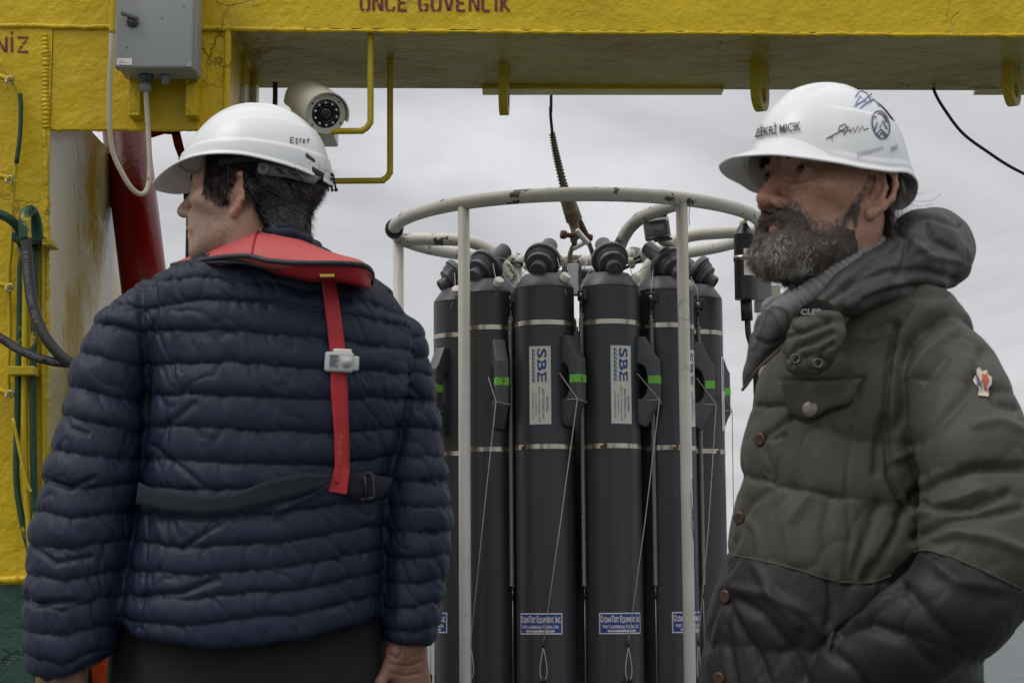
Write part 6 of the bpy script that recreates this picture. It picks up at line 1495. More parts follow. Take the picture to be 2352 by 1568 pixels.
F += [list(range(24))[::-1], list(range(24, 48))]; kn = meshobj('ratchet_knob', V, F, mat('knob_white', (.42, .42, .42), .4), HH, smooth=False)
for k in range(8):
    a = 2*pi*k/8; V, F = tube([kf_@Vector((.004*cos(a), .004*sin(a), .0045)), kf_@Vector((.010*cos(a), .010*sin(a), .0045))], .0012, 6); meshobj('knob_rib', V, F, M['web_dark'], kn)
V, F = lathe([(.015, -.03), (.018, -.012), (.014, -.011), (.0001, -.011)], 20, kf_); meshobj('knob_housing', V, F, M['web_dark'], HH)
bx_ = at(762, 415, 3.33)
def bar(a, b_, r, nm='buckle_prong', Y=3.32): V, F = tube([at(*a, Y), at(*b_, Y)], r, 8); return meshobj(nm, V, F, M['web_dark'], HH)
bar((748, 405), (765, 400), .0035); bar((765, 400), (772, 438), .0018); bar((757, 412), (764, 440), .0022); bar((750, 420), (755, 438), .0018); bar((750, 414), (766, 410), .0025); bar((746, 432), (741, 447), .0014)
V, F = sphere(at(772, 436, 3.32), .0035, 8, 6); meshobj('buckle_prong', V, F, M['web_dark'], HH)
pe = [[[(667, 315), (667, 327)], [(667, 315), (675, 315)], [(667, 321), (674, 321)], [(667, 327), (675, 327)]], [[(684, 318), (680, 317), (679, 320), (683, 323), (682, 327), (678, 326)], [(681, 328), (682, 331)]],
      [[(689, 328), (688, 318)], [(688, 320), (693, 317)]], [[(695, 323), (700, 323), (700, 320), (697, 319), (695, 323), (697, 328), (702, 327)]], [[(707, 316), (707, 328)], [(704, 321), (711, 320)]]]
for g_ in pe:
    V2, F2 = strokes2d(g_, 1.9); decal('handwriting', bvH, V2, F2, lambda u, v: (u, v+1.5), M['marker'], HH)
V2 = np.array([(701, 354), (704, 352), (722, 366), (724, 372), (721, 373), (703, 362)]); decal('small_sticker', bvH, V2, [[0, 1, 2, 3, 4, 5]], lambda u, v: (u, v), M['marker'], HH)
# trousers and boots
hipz = at(600, 1500, 3.4).z
def legs(cxs, Yc, m, parent, spread, rhip=.125, facing_=(-.9, .4), rowsd=None, top=None, kr=.5):
    P = []
    X0, X1 = cxs; g = Grid((min(cxs)-.22, Yc-.26, .0), (max(cxs)+.22, Yc+.26, top+.02), .0075); XYZ = (g.X, g.Y, g.Z)
    d = loft(XYZ, [top-.22, top-.14, top-.05, top+.015], [(X0+X1)/2]*4, [Yc]*4, [rowsd[0]*.97, rowsd[0], rowsd[1], rowsd[2]], [.135, .145, .14, .135], 2.4)
    for x in cxs:
        c = (x-(X0+X1)/2); d = smin(d, chain(XYZ, [(x, Yc, top-.14), (x+c*.1, Yc-.01, .50), (x+c*.2, Yc+.015, .27), (x+c*.25, Yc+.01, .07)], [rhip, .088, .075, .082], .02), .035)
    V, Q = nets(d, (min(cxs)-.22, Yc-.26, .0), .0075); Nn = normals(V, Q); w = fbm(V*np.array([22, 22, 9]), 3, 17); V = V+Nn*(.006*w-.004*np.abs(fbm(V*np.array([35, 35, 12])+5, 2, 2)))[:, None]
    o = bigmesh('trousers', V, Q, m, parent)
    for x in cxs:
        c = (x-(X0+X1)/2)*.25; fx, fy = facing_; L_ = math.hypot(fx, fy); fx, fy = fx/L_, fy/L_; b0 = np.array([x+c, Yc+.01, .05])
        lo = b0-np.array([.32, .32, .05]); g = Grid(lo, b0+np.array([.32, .32, .16]), .007); XYZ = (g.X, g.Y, g.Z); f3 = np.array([fx, fy, 0])
        d = smin(d_cap(XYZ, b0-f3*.06+np.array([0, 0, .0]), b0+f3*.17, .046, .043), d_cap(XYZ, b0+np.array([0, 0, .0]), b0+np.array([0, 0, .13]), .055, .055), .03); d = np.maximum(d, .002-g.Z+0*g.X); V, Q = nets(d, lo, .007); bigmesh('boot', V, Q, M['boot'], parent)
    return o
legs((at(430, 1500, 3.4).x, at(720, 1500, 3.4).x), 3.42, M['trouser'], PL_, 0, .118, (-.8, .6), (R(322, 3.42), R(315, 3.42), R(300, 3.42)), at(600, 1400, 3.4).z)

# ------------------------------------------------------------------ bearded man on the right
YR = 2.86
PR = thing('person', 'bearded man in an olive and charcoal down jacket and white hard hat, hand in pocket', 'person', (at(2000, 1000, YR).x, YR, 0))
AR_, SR_ = 58, 1.09
MhR = place_head(1919, 453, YR, AR_, SR_, -7, 1)
topb = [(-.125, -.042), (-.098, -.041), (-.087, -.046), (-.072, -.066), (-.050, -.066), (-.034, -.050), (-.022, -.020), (-.012, .004), (.02, .01)]
def beardR(XYZ, mask=False):
    X, Y, Z = XYZ; zt = zline(Y.ravel(), topb).reshape(Y.shape); m = sstep(.004, -.012, Z-zt)*sstep(-.016, -.026, Y+.25*(Z+.02))*(np.abs(X) < .073)*sstep(-.142, -.120, Z)
    m = m*(1-np.exp(-(((X/.024)**2+((Z+.0645)/.0105)**2)**2))*(Y < -.06))
    m = m*(1-np.exp(-((X/.007)**2))*.5*(Z > -.052))
    th = .0022+.007*sstep(-.035, -.10, Y)+.009*sstep(-.066, -.098, Z)*sstep(-.0, -.06, Y)+.004*sstep(-.05, -.09, Z)
    if mask: return m
    return m*th-.0011
hlR = [(-.07, .05), (-.030, .045), (-.024, .020), (-.010, .018), (-.006, .036), (.024, .034), (.028, -.02), (.05, -.075), (.09, -.10), (.14, -.10)]
def hairR(XYZ):
    X, Y, Z = XYZ; zl = zline(Y.ravel(), hlR).reshape(Y.shape); m = sstep(-.003, .012, Z-zl)*sstep(-.050, -.036, Y)
    return m*(.003+.008*sstep(.02, .06, Y)+.006*sstep(-.01, -.07, Z)*sstep(.02, .06, Y))
cfgR = {'ew': 1.22, 'eo': -.002, 'ez': .007, 'nz': -.004, 'hair': hairR, 'beard': beardR, 'nose': 1.015, 'neck': ((0, .024, -.045), (0, .030, -.19), .060, .066)}
HR2 = make_head(cfgR, MhR)
for k_ in ('skin', 'hair', 'beard'):
    v_ = HR2[k_][0]; yy = v_[:, 1]; v_[:, 1] = np.where(yy > .02, .02+(yy-.02)*np.where(v_[:, 2] > -.06, np.where(v_[:, 2] > .03, .60, .70), .86), yy); v_[:, 0] = np.where(v_[:, 2] > .045, v_[:, 0]*(1-2.2*(v_[:, 2]-.045)), v_[:, 0])
VR_, QR_ = HR2['skin']
colR = np.tile(np.array([.37, .20, .137]), (len(VR_), 1))
def blob(V, c, r, s=0): 
    d = ((V[:, 0]-c[0])/r[0])**2+((V[:, 1]-c[1])/r[1])**2+((V[:, 2]-c[2])/r[2])**2; return np.exp(-d)[:, None]
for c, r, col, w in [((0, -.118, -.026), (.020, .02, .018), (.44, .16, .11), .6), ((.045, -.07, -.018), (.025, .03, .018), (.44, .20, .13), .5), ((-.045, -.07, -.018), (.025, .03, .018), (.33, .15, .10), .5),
                     ((.033, -.09, .008), (.022, .03, .010), (.13, .058, .042), .55), ((-.033, -.09, .008), (.022, .03, .010), (.13, .058, .042), .55), ((0, -.098, -.062), (.024, .02, .007), (.30, .10, .09), .7),  # dark blobs at both eyes: brow shade painted into the skin colour
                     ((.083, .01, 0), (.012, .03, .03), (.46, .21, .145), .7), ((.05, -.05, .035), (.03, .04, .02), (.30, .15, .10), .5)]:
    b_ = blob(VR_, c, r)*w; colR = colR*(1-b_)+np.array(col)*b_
colR *= (1+.13*fbm(VR_*85, 3, 18))[:, None]; colR *= (1-.25*np.clip(fbm(VR_*260, 2, 28), 0, 1))[:, None]
nR_ = normals(VR_, QR_)
VW = tf(VR_, MhR); nW = nR_@np.array(MhR.to_3x3().normalized()).T
VW = carve(VW, nW, [([(1790, 462), (1806, 482), (1822, 505), (1830, 522)], 3.5, .0028), ([(1800, 412), (1825, 418), (1852, 412)], 3, .0016), ([(1796, 422), (1822, 430), (1850, 426)], 4, -.0012), ([(1858, 396), (1884, 388)], 2.2, .0012), ([(1860, 402), (1888, 402)], 2.2, .0012), ([(1858, 408), (1882, 416)], 2.2, .001), ([(1880, 440), (1890, 490), (1880, 520)], 14, .003), ([(1830, 440), (1850, 460), (1860, 480)], 12, -.002), ([(1772, 380), (1776, 396)], 2.2, .0015), ([(1764, 382), (1764, 396)], 2.0, .0012)])
VR_ = tf(VW, MhR.inverted())
lipm = np.exp(-(((VR_[:, 0]/.022)**2+((VR_[:, 2]+.0625)/.0085)**2)**2))*(VR_[:, 1] < -.075); colR = colR*(1-lipm[:, None]*.75)+np.array([.20, .085, .072])*lipm[:, None]*.75
torsoR = rows([(655, 1930, 2120, .10), (690, 1870, 2180, .13), (740, 1815, 2215, .15), (800, 1775, 2235, .16), (860, 1748, 2245, .165), (930, 1724, 2255, .17), (1030, 1706, 2265, .175), (1100, 1700, 2270, .18), (1200, 1682, 2270, .185), (1280, 1665, 2265, .19), (1350, 1643, 2262, .19), (1420, 1622, 2262, .19), (1500, 1611, 2262, .185), (1568, 1610, 2260, .185), (1700, 1618, 2255, .18), (1820, 1628, 2250, .175)], 2.93, .003)
armN = pts3([(2120, 790, 2.86, 88), (2180, 870, 2.80, 98), (2218, 960, 2.75, 108), (2240, 1060, 2.71, 114), (2256, 1180, 2.69, 122), (2256, 1300, 2.67, 128), (2190, 1400, 2.65, 112), (2085, 1475, 2.67, 102), (1985, 1545, 2.71, 96), (1925, 1610, 2.76, 84)])
armF = pts3([(1880, 800, 3.08, 80), (1830, 950, 3.12, 85), (1800, 1150, 3.12, 85), (1790, 1350, 3.08, 80), (1800, 1500, 3.02, 70)])
def gT(X): return loft(X, torsoR[0], torsoR[1], [2.94]*len(torsoR[0]), torsoR[2], torsoR[3], 2.3)
def gN(X): return chain(X, armN[0], armN[1], .04)
def gF(X): return chain(X, armF[0], armF[1], .04)
def jackR(XYZ):
    t = smin(gT(XYZ), gF(XYZ), .04); a = gN(XYZ); X, Y, Z = XYZ
    ks = .012+.045*sstep(1.12, 1.30, Z); return smin(t, a, ks)
h = .0040; lo = (at(1590, 1500, 2.9).x-.02, 2.52, at(1900, 1830, 2.9).z-.02); hi = (at(2400, 1200, 2.7).x+.03, 3.22, at(2000, 640, 2.95).z+.01)
g = Grid(lo, hi, h); V, Q = nets(jackR((g.X, g.Y, g.Z)), lo, h); V = relax(V, Q, 2, .5)
VV = (V[:, 0], V[:, 1], V[:, 2]); dt, dn = gT(VV), gN(VV); Nn = normals(V, Q); px, py = proj(V)
C3 = lambda pts: [(1568+x*.6, 627.2+y*.6) for x, y in pts]
sT = [C3(s) for s in [[(0, 250), (700, 260), (1300, 300)], [(0, 505), (290, 505), (400, 508), (620, 640), (1300, 700)], [(0, 765), (215, 770), (340, 800), (610, 860), (800, 885), (1300, 900)],
    [(0, 1060), (170, 1070), (430, 1130), (600, 1180), (720, 1186), (900, 1120), (1300, 1150)], [(0, 1400), (500, 1450), (1300, 1500)], [(0, 1750), (1300, 1800)]]]
sN = [C3(s) for s in [[(600, 150), (900, 160), (1400, 260)], [(700, 430), (1000, 400), (1400, 480)], [(700, 800), (900, 760), (1150, 730), (1400, 760)], [(700, 1080), (880, 1058), (1050, 1090), (1400, 1260)], [(400, 1500), (700, 1330), (900, 1400), (1400, 1600)]]]
wn = fbm(V*9, 2, 177)*5
fr_, sp_, no = quilt(px, py+wn, sT); isN = (dn < dt); f2, s2, n2 = quilt(px, py+wn, sN); fr_ = np.where(isN, f2, fr_); sp_ = np.where(isN, s2, sp_); no = np.where(isN, n2+50, no)
V2 = puffer(V, Nn, px, py, fr_, np.minimum(sp_, 110), no, .0042, .0040, 31, -.6, .55)
sd2 = np.exp(-((dn-dt)/.010)**2)*sstep(1.0, 1.1, V[:, 2]); V2 = V2-Nn*(sd2*.012)[:, None]
fold = lambda pts, w, d: (C3(pts), w, d)
V2 = carve(V2, Nn, [
    fold([(405, 560), (385, 650), (340, 810)], 3.5, .0045), fold([(340, 812), (480, 832), (612, 866)], 4, .006), fold([(690, 402), (660, 520), (640, 640), (620, 862)], 3.5, .0045),
    fold([(375, 408), (520, 412), (690, 400)], 4, .006), fold([(690, 402), (632, 500), (545, 528), (482, 566), (412, 542)], 4, .007), fold([(640, 470), (560, 500), (470, 535), (420, 515)], 12, -.006),
    fold([(290, 505), (330, 508), (405, 505)], 4, .007), fold([(405, 505), (420, 545), (350, 600), (310, 625)], 6, .007), fold([(330, 640), (390, 620)], 5, .005),
    fold([(820, 190), (790, 320), (778, 460), (776, 600), (790, 780), (850, 900)], 6, .012), fold([(765, 560), (745, 680), (740, 760)], 10, .008),
    fold([(215, 770), (280, 790), (340, 800)], 5, .006), fold([(300, 640), (330, 720), (350, 790)], 9, .004), fold([(218, 940), (260, 880), (330, 830)], 9, .006), fold([(225, 930), (280, 980), (300, 1090)], 9, -.003),
    fold([(240, 860), (215, 1010), (190, 1060)], 8, .003), fold([(480, 850), (400, 960), (420, 1100)], 14, -.005), fold([(560, 860), (540, 1000), (560, 1150)], 12, .004), fold([(630, 870), (640, 1000), (620, 1160)], 5, .004), fold([(750, 880), (700, 1020), (640, 1170)], 12, .006), fold([(850, 900), (780, 1040), (700, 1170)], 12, .008), fold([(810, 960), (740, 1090)], 10, -.006),
    fold([(880, 670), (960, 600), (1090, 460), (1150, 300)], 14, .007), fold([(800, 715), (850, 700), (885, 672)], 7, -.009), fold([(800, 600), (870, 480), (1000, 330)], 14, .006), fold([(850, 330), (900, 240), (1000, 170)], 12, .007), fold([(870, 400), (930, 300), (1050, 210)], 12, -.005),
    fold([(880, 850), (980, 790), (1110, 745), (1300, 740)], 10, .012), fold([(890, 920), (1000, 880), (1150, 830)], 12, -.008), fold([(880, 870), (960, 900), (1100, 900), (1240, 840)], 9, .009), fold([(890, 1010), (1010, 950), (1160, 930), (1290, 900)], 9, .008), fold([(890, 1050), (1040, 990), (1170, 1010), (1300, 1060)], 12, -.007), fold([(1130, 380), (1200, 500), (1280, 520)], 9, .007), fold([(1120, 580), (1220, 560), (1300, 600)], 10, -.005),
    fold([(840, 1190), (760, 1260), (690, 1330), (600, 1380), (560, 1420)], 9, .014), fold([(860, 1210), (960, 1330), (1040, 1400)], 14, .006), fold([(930, 1080), (1060, 1180), (1200, 1200)], 16, -.006), fold([(700, 1340), (860, 1400), (960, 1500)], 14, .006), fold([(560, 1440), (640, 1500), (700, 1570)], 12, .006),
    fold([(163, 1250), (210, 1340), (300, 1480), (330, 1570)], 10, .006), fold([(160, 1260), (170, 1400), (200, 1570)], 10, .006), fold([(180, 1230), (300, 1300), (420, 1440), (480, 1570)], 13, .007), fold([(200, 1210), (330, 1230), (480, 1300), (560, 1400)], 12, -.005), fold([(150, 1230), (110, 1330), (80, 1440)], 9, .005), fold([(560, 1180), (570, 1260), (560, 1340)], 10, .006), fold([(280, 1120), (350, 1250), (440, 1350)], 12, -.004),
    fold([(520, 140), (640, 120), (820, 60), (1000, 70)], 12, .008), fold([(700, 220), (820, 190), (870, 130)], 9, .005)])
V2 = relax(V2, Q, 1, .25)
bl1 = C3([(0, 1050), (170, 1072), (300, 1100), (430, 1130), (520, 1160), (600, 1180), (720, 1186), (800, 1150), (880, 1062), (930, 1056), (1050, 1090), (1200, 1160), (1400, 1260)])
px2, py2 = proj(V2); low = py2 > np.interp(px2, [p[0] for p in bl1], [p[1] for p in bl1])
mi = (low[Q].mean(1) > .5).astype(int)
JR = bigmesh('down_jacket', V2, Q, M['olive'], PR, mats=[M['olive'], M['charcoal']], mi=mi); bvJR = bvh_of(V2, Q)
for seg_ in (C3([(172, 1072), (300, 1100), (430, 1130), (520, 1160), (600, 1180), (720, 1186), (800, 1155)]), C3([(885, 1066), (930, 1057), (1050, 1092), (1200, 1162), (1306, 1212)])):
    pp = surfpath(bvJR, seg_, 50, .0006); V, F = tube(smoothpath(pp[::3], 3), .0016, 6); meshobj('seam_piping', V, F, M['olive'], JR)
for x, y in ((297, 637), (218, 938), (163, 1238), (140, 1552)):
    (c,), = [C3([(x, y)])]; hh, nn = hit(bvJR, c[0]+3, c[1])
    if hh is None: continue
    dn_ = (nn*.5+Vector((-.45, -.75, 0))).normalized(); V, F = lathe([(.0001, -.004), (.0095, -.004), (.0102, .001), (.0085, .0035), (.006, .0028), (.0001, .0034)], 24, frame(hh+dn_*.003, dn_)); meshobj('button', V, F, M['button'], JR)
hh, nn = hit(bvJR, 1861, 941); hh = hh+Vector((0, -.005, 0)); V, F = lathe([(.0001, -.002), (.0115, -.002), (.012, .001), (.009, .003), (.0001, .0025)], 24, frame(hh+nn*.002, (nn+Vector((0, -1, 0))).normalized())); meshobj('pocket_snap', V, F, M['snap'], JR)
pf_ = drape('pocket_flap', bvJR, [(1792, 876), (1830, 874), (1880, 876), (1930, 873), (1982, 868)], [(1812, 950), (1845, 962), (1874, 958), (1905, 938), (1950, 928)], M['olive'], JR, 40, 8, .0055, .004, 2)
# sleeve patch: a small embroidered shield (outline only, plain colours)
pg = [(2240, 850), (2252, 848), (2256, 856), (2266, 854), (2270, 864), (2276, 870), (2276, 884), (2270, 892), (2272, 906), (2266, 914), (2246, 912), (2248, 896), (2240, 884), (2232, 876), (2234, 866), (2242, 862)]
def patch(name, poly, off, m, parent, bv=bvJR):
    cx_, cy_ = np.mean(poly, 0); V2 = np.array([(cx_, cy_)]+[((cx_+x)/2, (cy_+y)/2) for x, y in poly]+list(poly)); n = len(poly); F = [[0, 1+i, 1+(i+1) % n] for i in range(n)]+[[1+i, 1+n+i, 1+n+(i+1) % n, 1+(i+1) % n] for i in range(n)]
    return decal(name, bv, V2, F, lambda u, v: (u, v), m, parent, off)
pt = patch('sleeve_badge', pg, .0035, mat('badge_cream', (.50, .46, .38), .8, bump=.5, bscale=300), JR)
patch('badge_red', [(2258, 862), (2268, 866), (2272, 876), (2266, 888), (2268, 902), (2260, 904), (2256, 890), (2258, 876)], .0042, mat('badge_red', (.42, .08, .05), .8), pt)
patch('badge_dark', [(2242, 868), (2250, 866), (2254, 880), (2252, 892), (2246, 886), (2240, 876)], .0042, mat('badge_blue', (.06, .07, .13), .8), pt)
V2_, F_ = strokes2d([[(2246, 860), (2250, 876), (2262, 898), (2264, 906)], [(2268, 860), (2256, 880), (2252, 902)]], 2); decal('badge_thread', bvJR, V2_, F_, lambda u, v: (u, v), M['marker'], pt, .0048)
# --- hood and lapels
def cloth(name, chains, m, h=.0034, k=.02, wr=.005, seed=1, lines=(), sc=1.0):
    allP = [np.array(at(p[0], p[1], p[2])) for c in chains for p in c]; r = max(R(p[3], p[2]) for c in chains for p in c)+.01
    lo = np.min(allP, 0)-r; hi = np.max(allP, 0)+r; g = Grid(lo, hi, h); d = None
    for c in chains:
        P, rr = pts3(c); e = chain((g.X, g.Y, g.Z), P, rr, .02); d = e if d is None else smin(d, e, k)
    V, Q = nets(d, lo, h); V = relax(V, Q, 1, .5); Nn = normals(V, Q); w = fbm(V*22*sc+fbm(V*9, 2, seed)[:, None]*.8, 3, seed); w2 = 1-np.abs(fbm(V*15*sc+fbm(V*11, 2, seed+4)[:, None], 2, seed+8))*2.6
    V = V+Nn*(wr*w*.6-wr*.9*np.clip(w2, 0, 1)**2)[:, None]; V = carve(V, Nn, lines); return V, Q
hV, hQ = cloth('hood', [[(2150, 556, 2.99, 70), (2120, 560, 2.91, 76), (2070, 600, 2.85, 72), (2010, 640, 2.80, 60), (1955, 672, 2.78, 48), (1905, 702, 2.765, 34)],
    [(2150, 556, 2.99, 70), (2165, 600, 2.94, 62), (2120, 640, 2.88, 48), (2050, 668, 2.83, 38)],
    [(2165, 590, 3.0, 62), (2100, 556, 3.08, 52), (2000, 600, 3.1, 50), (1900, 660, 3.08, 40), (1830, 700, 3.0, 36), (1800, 712, 2.92, 34)]], M['hoodcloth'], .0034, .035, .0038, 5,
    [([(2078, 505), (2140, 498), (2200, 520)], 6, .005), ([(2205, 520), (2222, 560), (2226, 600)], 7, .004), ([(1985, 690), (2040, 668), (2110, 660), (2180, 672)], 9, .008), ([(1900, 690), (1960, 650), (2040, 622), (2130, 622), (2190, 640)], 9, .007),
     ([(2060, 525), (2085, 550), (2080, 600), (2060, 640)], 7, .006), ([(2130, 515), (2142, 550), (2190, 575)], 6, .005), ([(1935, 660), (1990, 618), (2050, 590)], 9, .005), ([(2100, 560), (2140, 590), (2200, 600)], 8, -.004), ([(1950, 700), (2010, 668), (2070, 650)], 10, -.006), ([(2000, 600), (2030, 585), (2060, 560)], 6, .004)], sc=.7)
HD = bigmesh('hood', hV, hQ, M['hoodcloth'], JR)
lr = rows([(716, 1850, 1925, .018), (730, 1822, 1940, .024), (760, 1804, 1944, .03), (800, 1796, 1934, .032), (832, 1798, 1916, .028), (852, 1808, 1900, .022), (864, 1825, 1885, .012)], 2.735, 0)
lo = (at(1780, 870, 2.74).x, 2.68, at(1780, 874, 2.74).z); g = Grid(lo, (at(1965, 700, 2.74).x, 2.80, at(1780, 702, 2.74).z), .0028)
fV, fQ = nets(loft((g.X, g.Y, g.Z), lr[0], lr[1], [2.735, 2.735, 2.733, 2.732, 2.73, 2.728, 2.727][::1], lr[2], lr[3], 2.7), lo, .0028); fV = relax(fV, fQ, 3, .5); nn_ = normals(fV, fQ)
fV = fV+nn_*(.004*fbm(fV*26, 3, 9)-.005*np.clip(1-np.abs(fbm(fV*np.array([16, 16, 30]), 2, 4))*2.6, 0, 1)**2)[:, None]
fV = carve(fV, nn_, [([(1800, 775), (1850, 762), (1905, 738)], 6, .006), ([(1808, 826), (1830, 800), (1870, 785), (1912, 765)], 7, .006), ([(1820, 838), (1850, 822), (1862, 850)], 7, .005), ([(1915, 790), (1890, 806), (1880, 850)], 5, .006), ([(1830, 745), (1830, 800)], 8, -.003)])
LP = bigmesh('lapel', fV, fQ, M['olive'], JR); bvLP = bvh_of(fV, fQ)
for x, y in ((1826, 824), (1878, 834)):
    hh, nn = hit(bvLP, x, y)
    if hh is not None: V, F = tube([hh+(Vector((1, 0, 0))*cos(a)+Vector((0, 0, 1))*sin(a))*.0058-Vector((0, .002, 0)) for a in np.linspace(0, 2*pi, 17)[:-1]], .0018, 6, closed=True); meshobj('snap_socket', V, F, M['dark_metal'], LP)
lV, lQ = cloth('stand_collar', [[(1800, 722, 2.80, 34), (1775, 752, 2.79, 34), (1752, 790, 2.785, 26), (1738, 822, 2.78, 19), (1722, 855, 2.78, 11), (1706, 890, 2.78, 4)]], M['hoodcloth'], .0028, .02, .004, 12, [([(1765, 700), (1745, 760), (1730, 800)], 5, -.003), ([(1740, 780), (1765, 790), (1800, 780)], 5, .005)])
bigmesh('stand_collar', lV, lQ, M['hoodcloth'], JR)
V, F = tube(smoothpath([at(1792, 800, 2.765), at(1768, 822, 2.762), at(1740, 848, 2.765), at(1716, 882, 2.775), at(1704, 896, 2.78)], 5), .0022, 8); meshobj('leather_edge', V, F, M['leather'], JR)
# collar tab with woven name
tb = [at(x, y, Y) for x, y, Y in ((1824, 735, 2.728), (1842, 704, 2.722), (1870, 686, 2.72), (1900, 690, 2.722), (1930, 716, 2.728), (1944, 748, 2.735), (1900, 746, 2.722), (1860, 742, 2.72))]
bk_ = [p+Vector((.002, .012, 0)) for p in tb]; V, F = hull2(tb, bk_); tbo = meshobj('collar_tab', V, F, M['leather'], JR, smooth=False)
cc = [at(x, y, Y-.0025) for x, y, Y in ((1828, 733, 2.728), (1845, 708, 2.722), (1871, 692, 2.72), (1897, 696, 2.722), (1922, 720, 2.727), (1932, 742, 2.732), (1900, 741, 2.722), (1860, 737, 2.72))]
V, F = hull2(cc, [p+Vector((0, .002, 0)) for p in cc]); meshobj('tab_face', V, F, M['web_dark'], tbo, smooth=False)
V2_, F_ = textmesh('CLER', 1.0, .8, .02); V = [at(1838+u*26+v*3, 722-v*18+u*0, 2.7165) for u, v in V2_]; meshobj('woven_name', V, F_, mat('woven_thread', (.34, .33, .33), .8), tbo, smooth=False)
# knit collar with ribs
kp = smoothpath([at(x, y, Y) for x, y, Y in ((2058, 548, 2.93), (2032, 552, 2.84), (1995, 576, 2.815), (1950, 610, 2.80), (1895, 650, 2.792), (1845, 686, 2.795), (1800, 713, 2.805), (1770, 736, 2.86))], 10)
kr = np.interp(np.linspace(0, 1, len(kp)), [0, .15, .5, .85, 1], [R(14, 2.8), R(20, 2.8), R(27, 2.8), R(30, 2.8), R(24, 2.8)])
V = []; F = []; seg = 18; KP = [np.array(p) for p in kp]; s_ = [0]
for a, c in zip(KP[:-1], KP[1:]): s_.append(s_[-1]+np.linalg.norm(c-a))
tt = np.linspace(0, s_[-1], 420); KQ = np.array([np.interp(tt, s_, [p[k] for p in KP]) for k in range(3)]).T; kr2 = np.interp(tt, s_, kr)*(1+.10*np.abs(np.sin(tt/.0095*pi))+.02*fbm(KQ*50, 2, 3))
V, F = tube(KQ, .02, seg, radii=kr2); meshobj('knit_collar', V, F, M['knit'], JR)
V, F = tube(smoothpath([at(x, y, Y) for x, y, Y in ((1765, 715, 2.86), (1770, 700, 2.95), (1800, 690, 3.02), (1900, 660, 3.06))], 6), R(18, 2.9), 14); meshobj('knit_collar', V, F, M['knit'], JR)
hh, nn = hit(bvJR, 1905, 1480)
V, F = hull2([at(x, y, 2.70) for x, y in ((1906, 1452), (1916, 1446), (1908, 1480), (1896, 1512), (1890, 1508), (1902, 1478))], [at(x, y, 2.715) for x, y in ((1906, 1452), (1916, 1446), (1908, 1480), (1896, 1512), (1890, 1508), (1902, 1478))]); meshobj('pocket_edge', V, F, M['hoodcloth'], JR, smooth=False)
# --- body
TRr = trunk(tuple(a[3:-2] for a in torsoR), 2.95, .78)
wP = np.array(at(1905, 1640, 2.82)); hP = hand_mesh(wP, Vector((-.6, .1, -.75)).normalized(), Vector((.2, .95, 0)).normalized(), Vector((-.7, .2, .6)).normalized(), 1.0, .6, .004)
wF = np.array(at(1800, 1560, 3.0)); hF = hand_mesh(wF, Vector((0, 0, -1)), Vector((1, 0, 0)), Vector((0, -1, 0)), 1.05, .8, .0036)
Vb, Qb = merge([(tf(VR_, MhR), QR_), hF, TRr])
skR = bigmesh('body', Vb, Qb, None, PR, mats=[mat('skin_weathered', (.26, .13, .09), .45, bump=.5, bscale=130, bdist=.0016, spec=.42, sss=.08, vcol=True)])
tint(skR, np.vstack([colR, np.tile([.26, .13, .09], (len(hF[0]), 1)), np.tile([.26, .13, .09], (len(TRr[0]), 1))])); eyes(MhR, skR, .007)
# hair, beard
Vh_, Qh_ = HR2['hair']; Nh = normals(Vh_, Qh_); HOr = bigmesh('hair', tf(Vh_+Nh*(.002*fbm(Vh_*55, 3, 3))[:, None], MhR), Qh_, M['hair'], PR)
P, n_, c_ = pick(Vh_, Qh_, 6000, 15, lambda c: c[:, 2] < .06); d_ = flowdirs(P, n_, (0, .7, -.8), 60)
Vs, Qs, per = strands(P-n_*.001, n_, d_, np.where(P[:, 1] > .02, .022, .006), .0006, 6, .2, .1, 4)
sR = bigmesh('hair_strands', tf(Vs, MhR), Qs, M['hairstrand'], HOr); sR['kind'] = 'stuff'
tn = np.random.default_rng(3).random(len(P))**2.5; tint(sR, np.repeat(np.array([.014, .009, .007])+tn[:, None]*np.array([.06, .042, .03]), per, axis=0))
# lock of hair behind the ear and the wisps in the wind
r_ = np.random.default_rng(44); base = np.array([.055, .062, -.030])
P = base+r_.normal(0, 1, (1500, 3))*np.array([.012, .018, .020]); n2 = np.tile([.75, .6, 0.], (1500, 1)); d_ = flowdirs(P, n2/np.linalg.norm(n2[0]), (.1, .55, -.9), 70, 30, .6)
Vs, Qs, per = strands(P, n2, d_, .034, .0007, 16, .15, .22, 6); s2_ = bigmesh('hair_strands', tf(Vs, MhR), Qs, M['hairstrand'], HOr); s2_['kind'] = 'stuff'
tint(s2_, np.repeat(np.array([.02, .012, .009])+(r_.random(1500)**2)[:, None]*np.array([.08, .055, .038]), per, axis=0))
for (pts) in ([(2050, 425), (2075, 448), (2105, 462), (2140, 460), (2162, 444)], [(2052, 432), (2078, 462), (2112, 474), (2145, 468)], [(2048, 440), (2066, 470), (2072, 500), (2066, 520)], [(2052, 420), (2080, 438), (2110, 445), (2128, 440)], [(2048, 450), (2060, 478), (2062, 510)]):
    V, F = tube(smoothpath([at(x, y, 2.80) for x, y in pts], 5), .00022, 4); meshobj('hair_wisp', V, F, M['hair'], HOr)
Vb_, Qb_ = HR2['beard']; Nb = normals(Vb_, Qb_); Vb2 = Vb_+Nb*(.0048*fbm(Vb_*75, 3, 5)-.002*np.abs(fbm(Vb_*130, 2, 6)))[:, None]
bmf = lambda P: np.concatenate([beardR((q[:, 0], q[:, 1], q[:, 2]), True) for q in np.array_split(P, 4)])
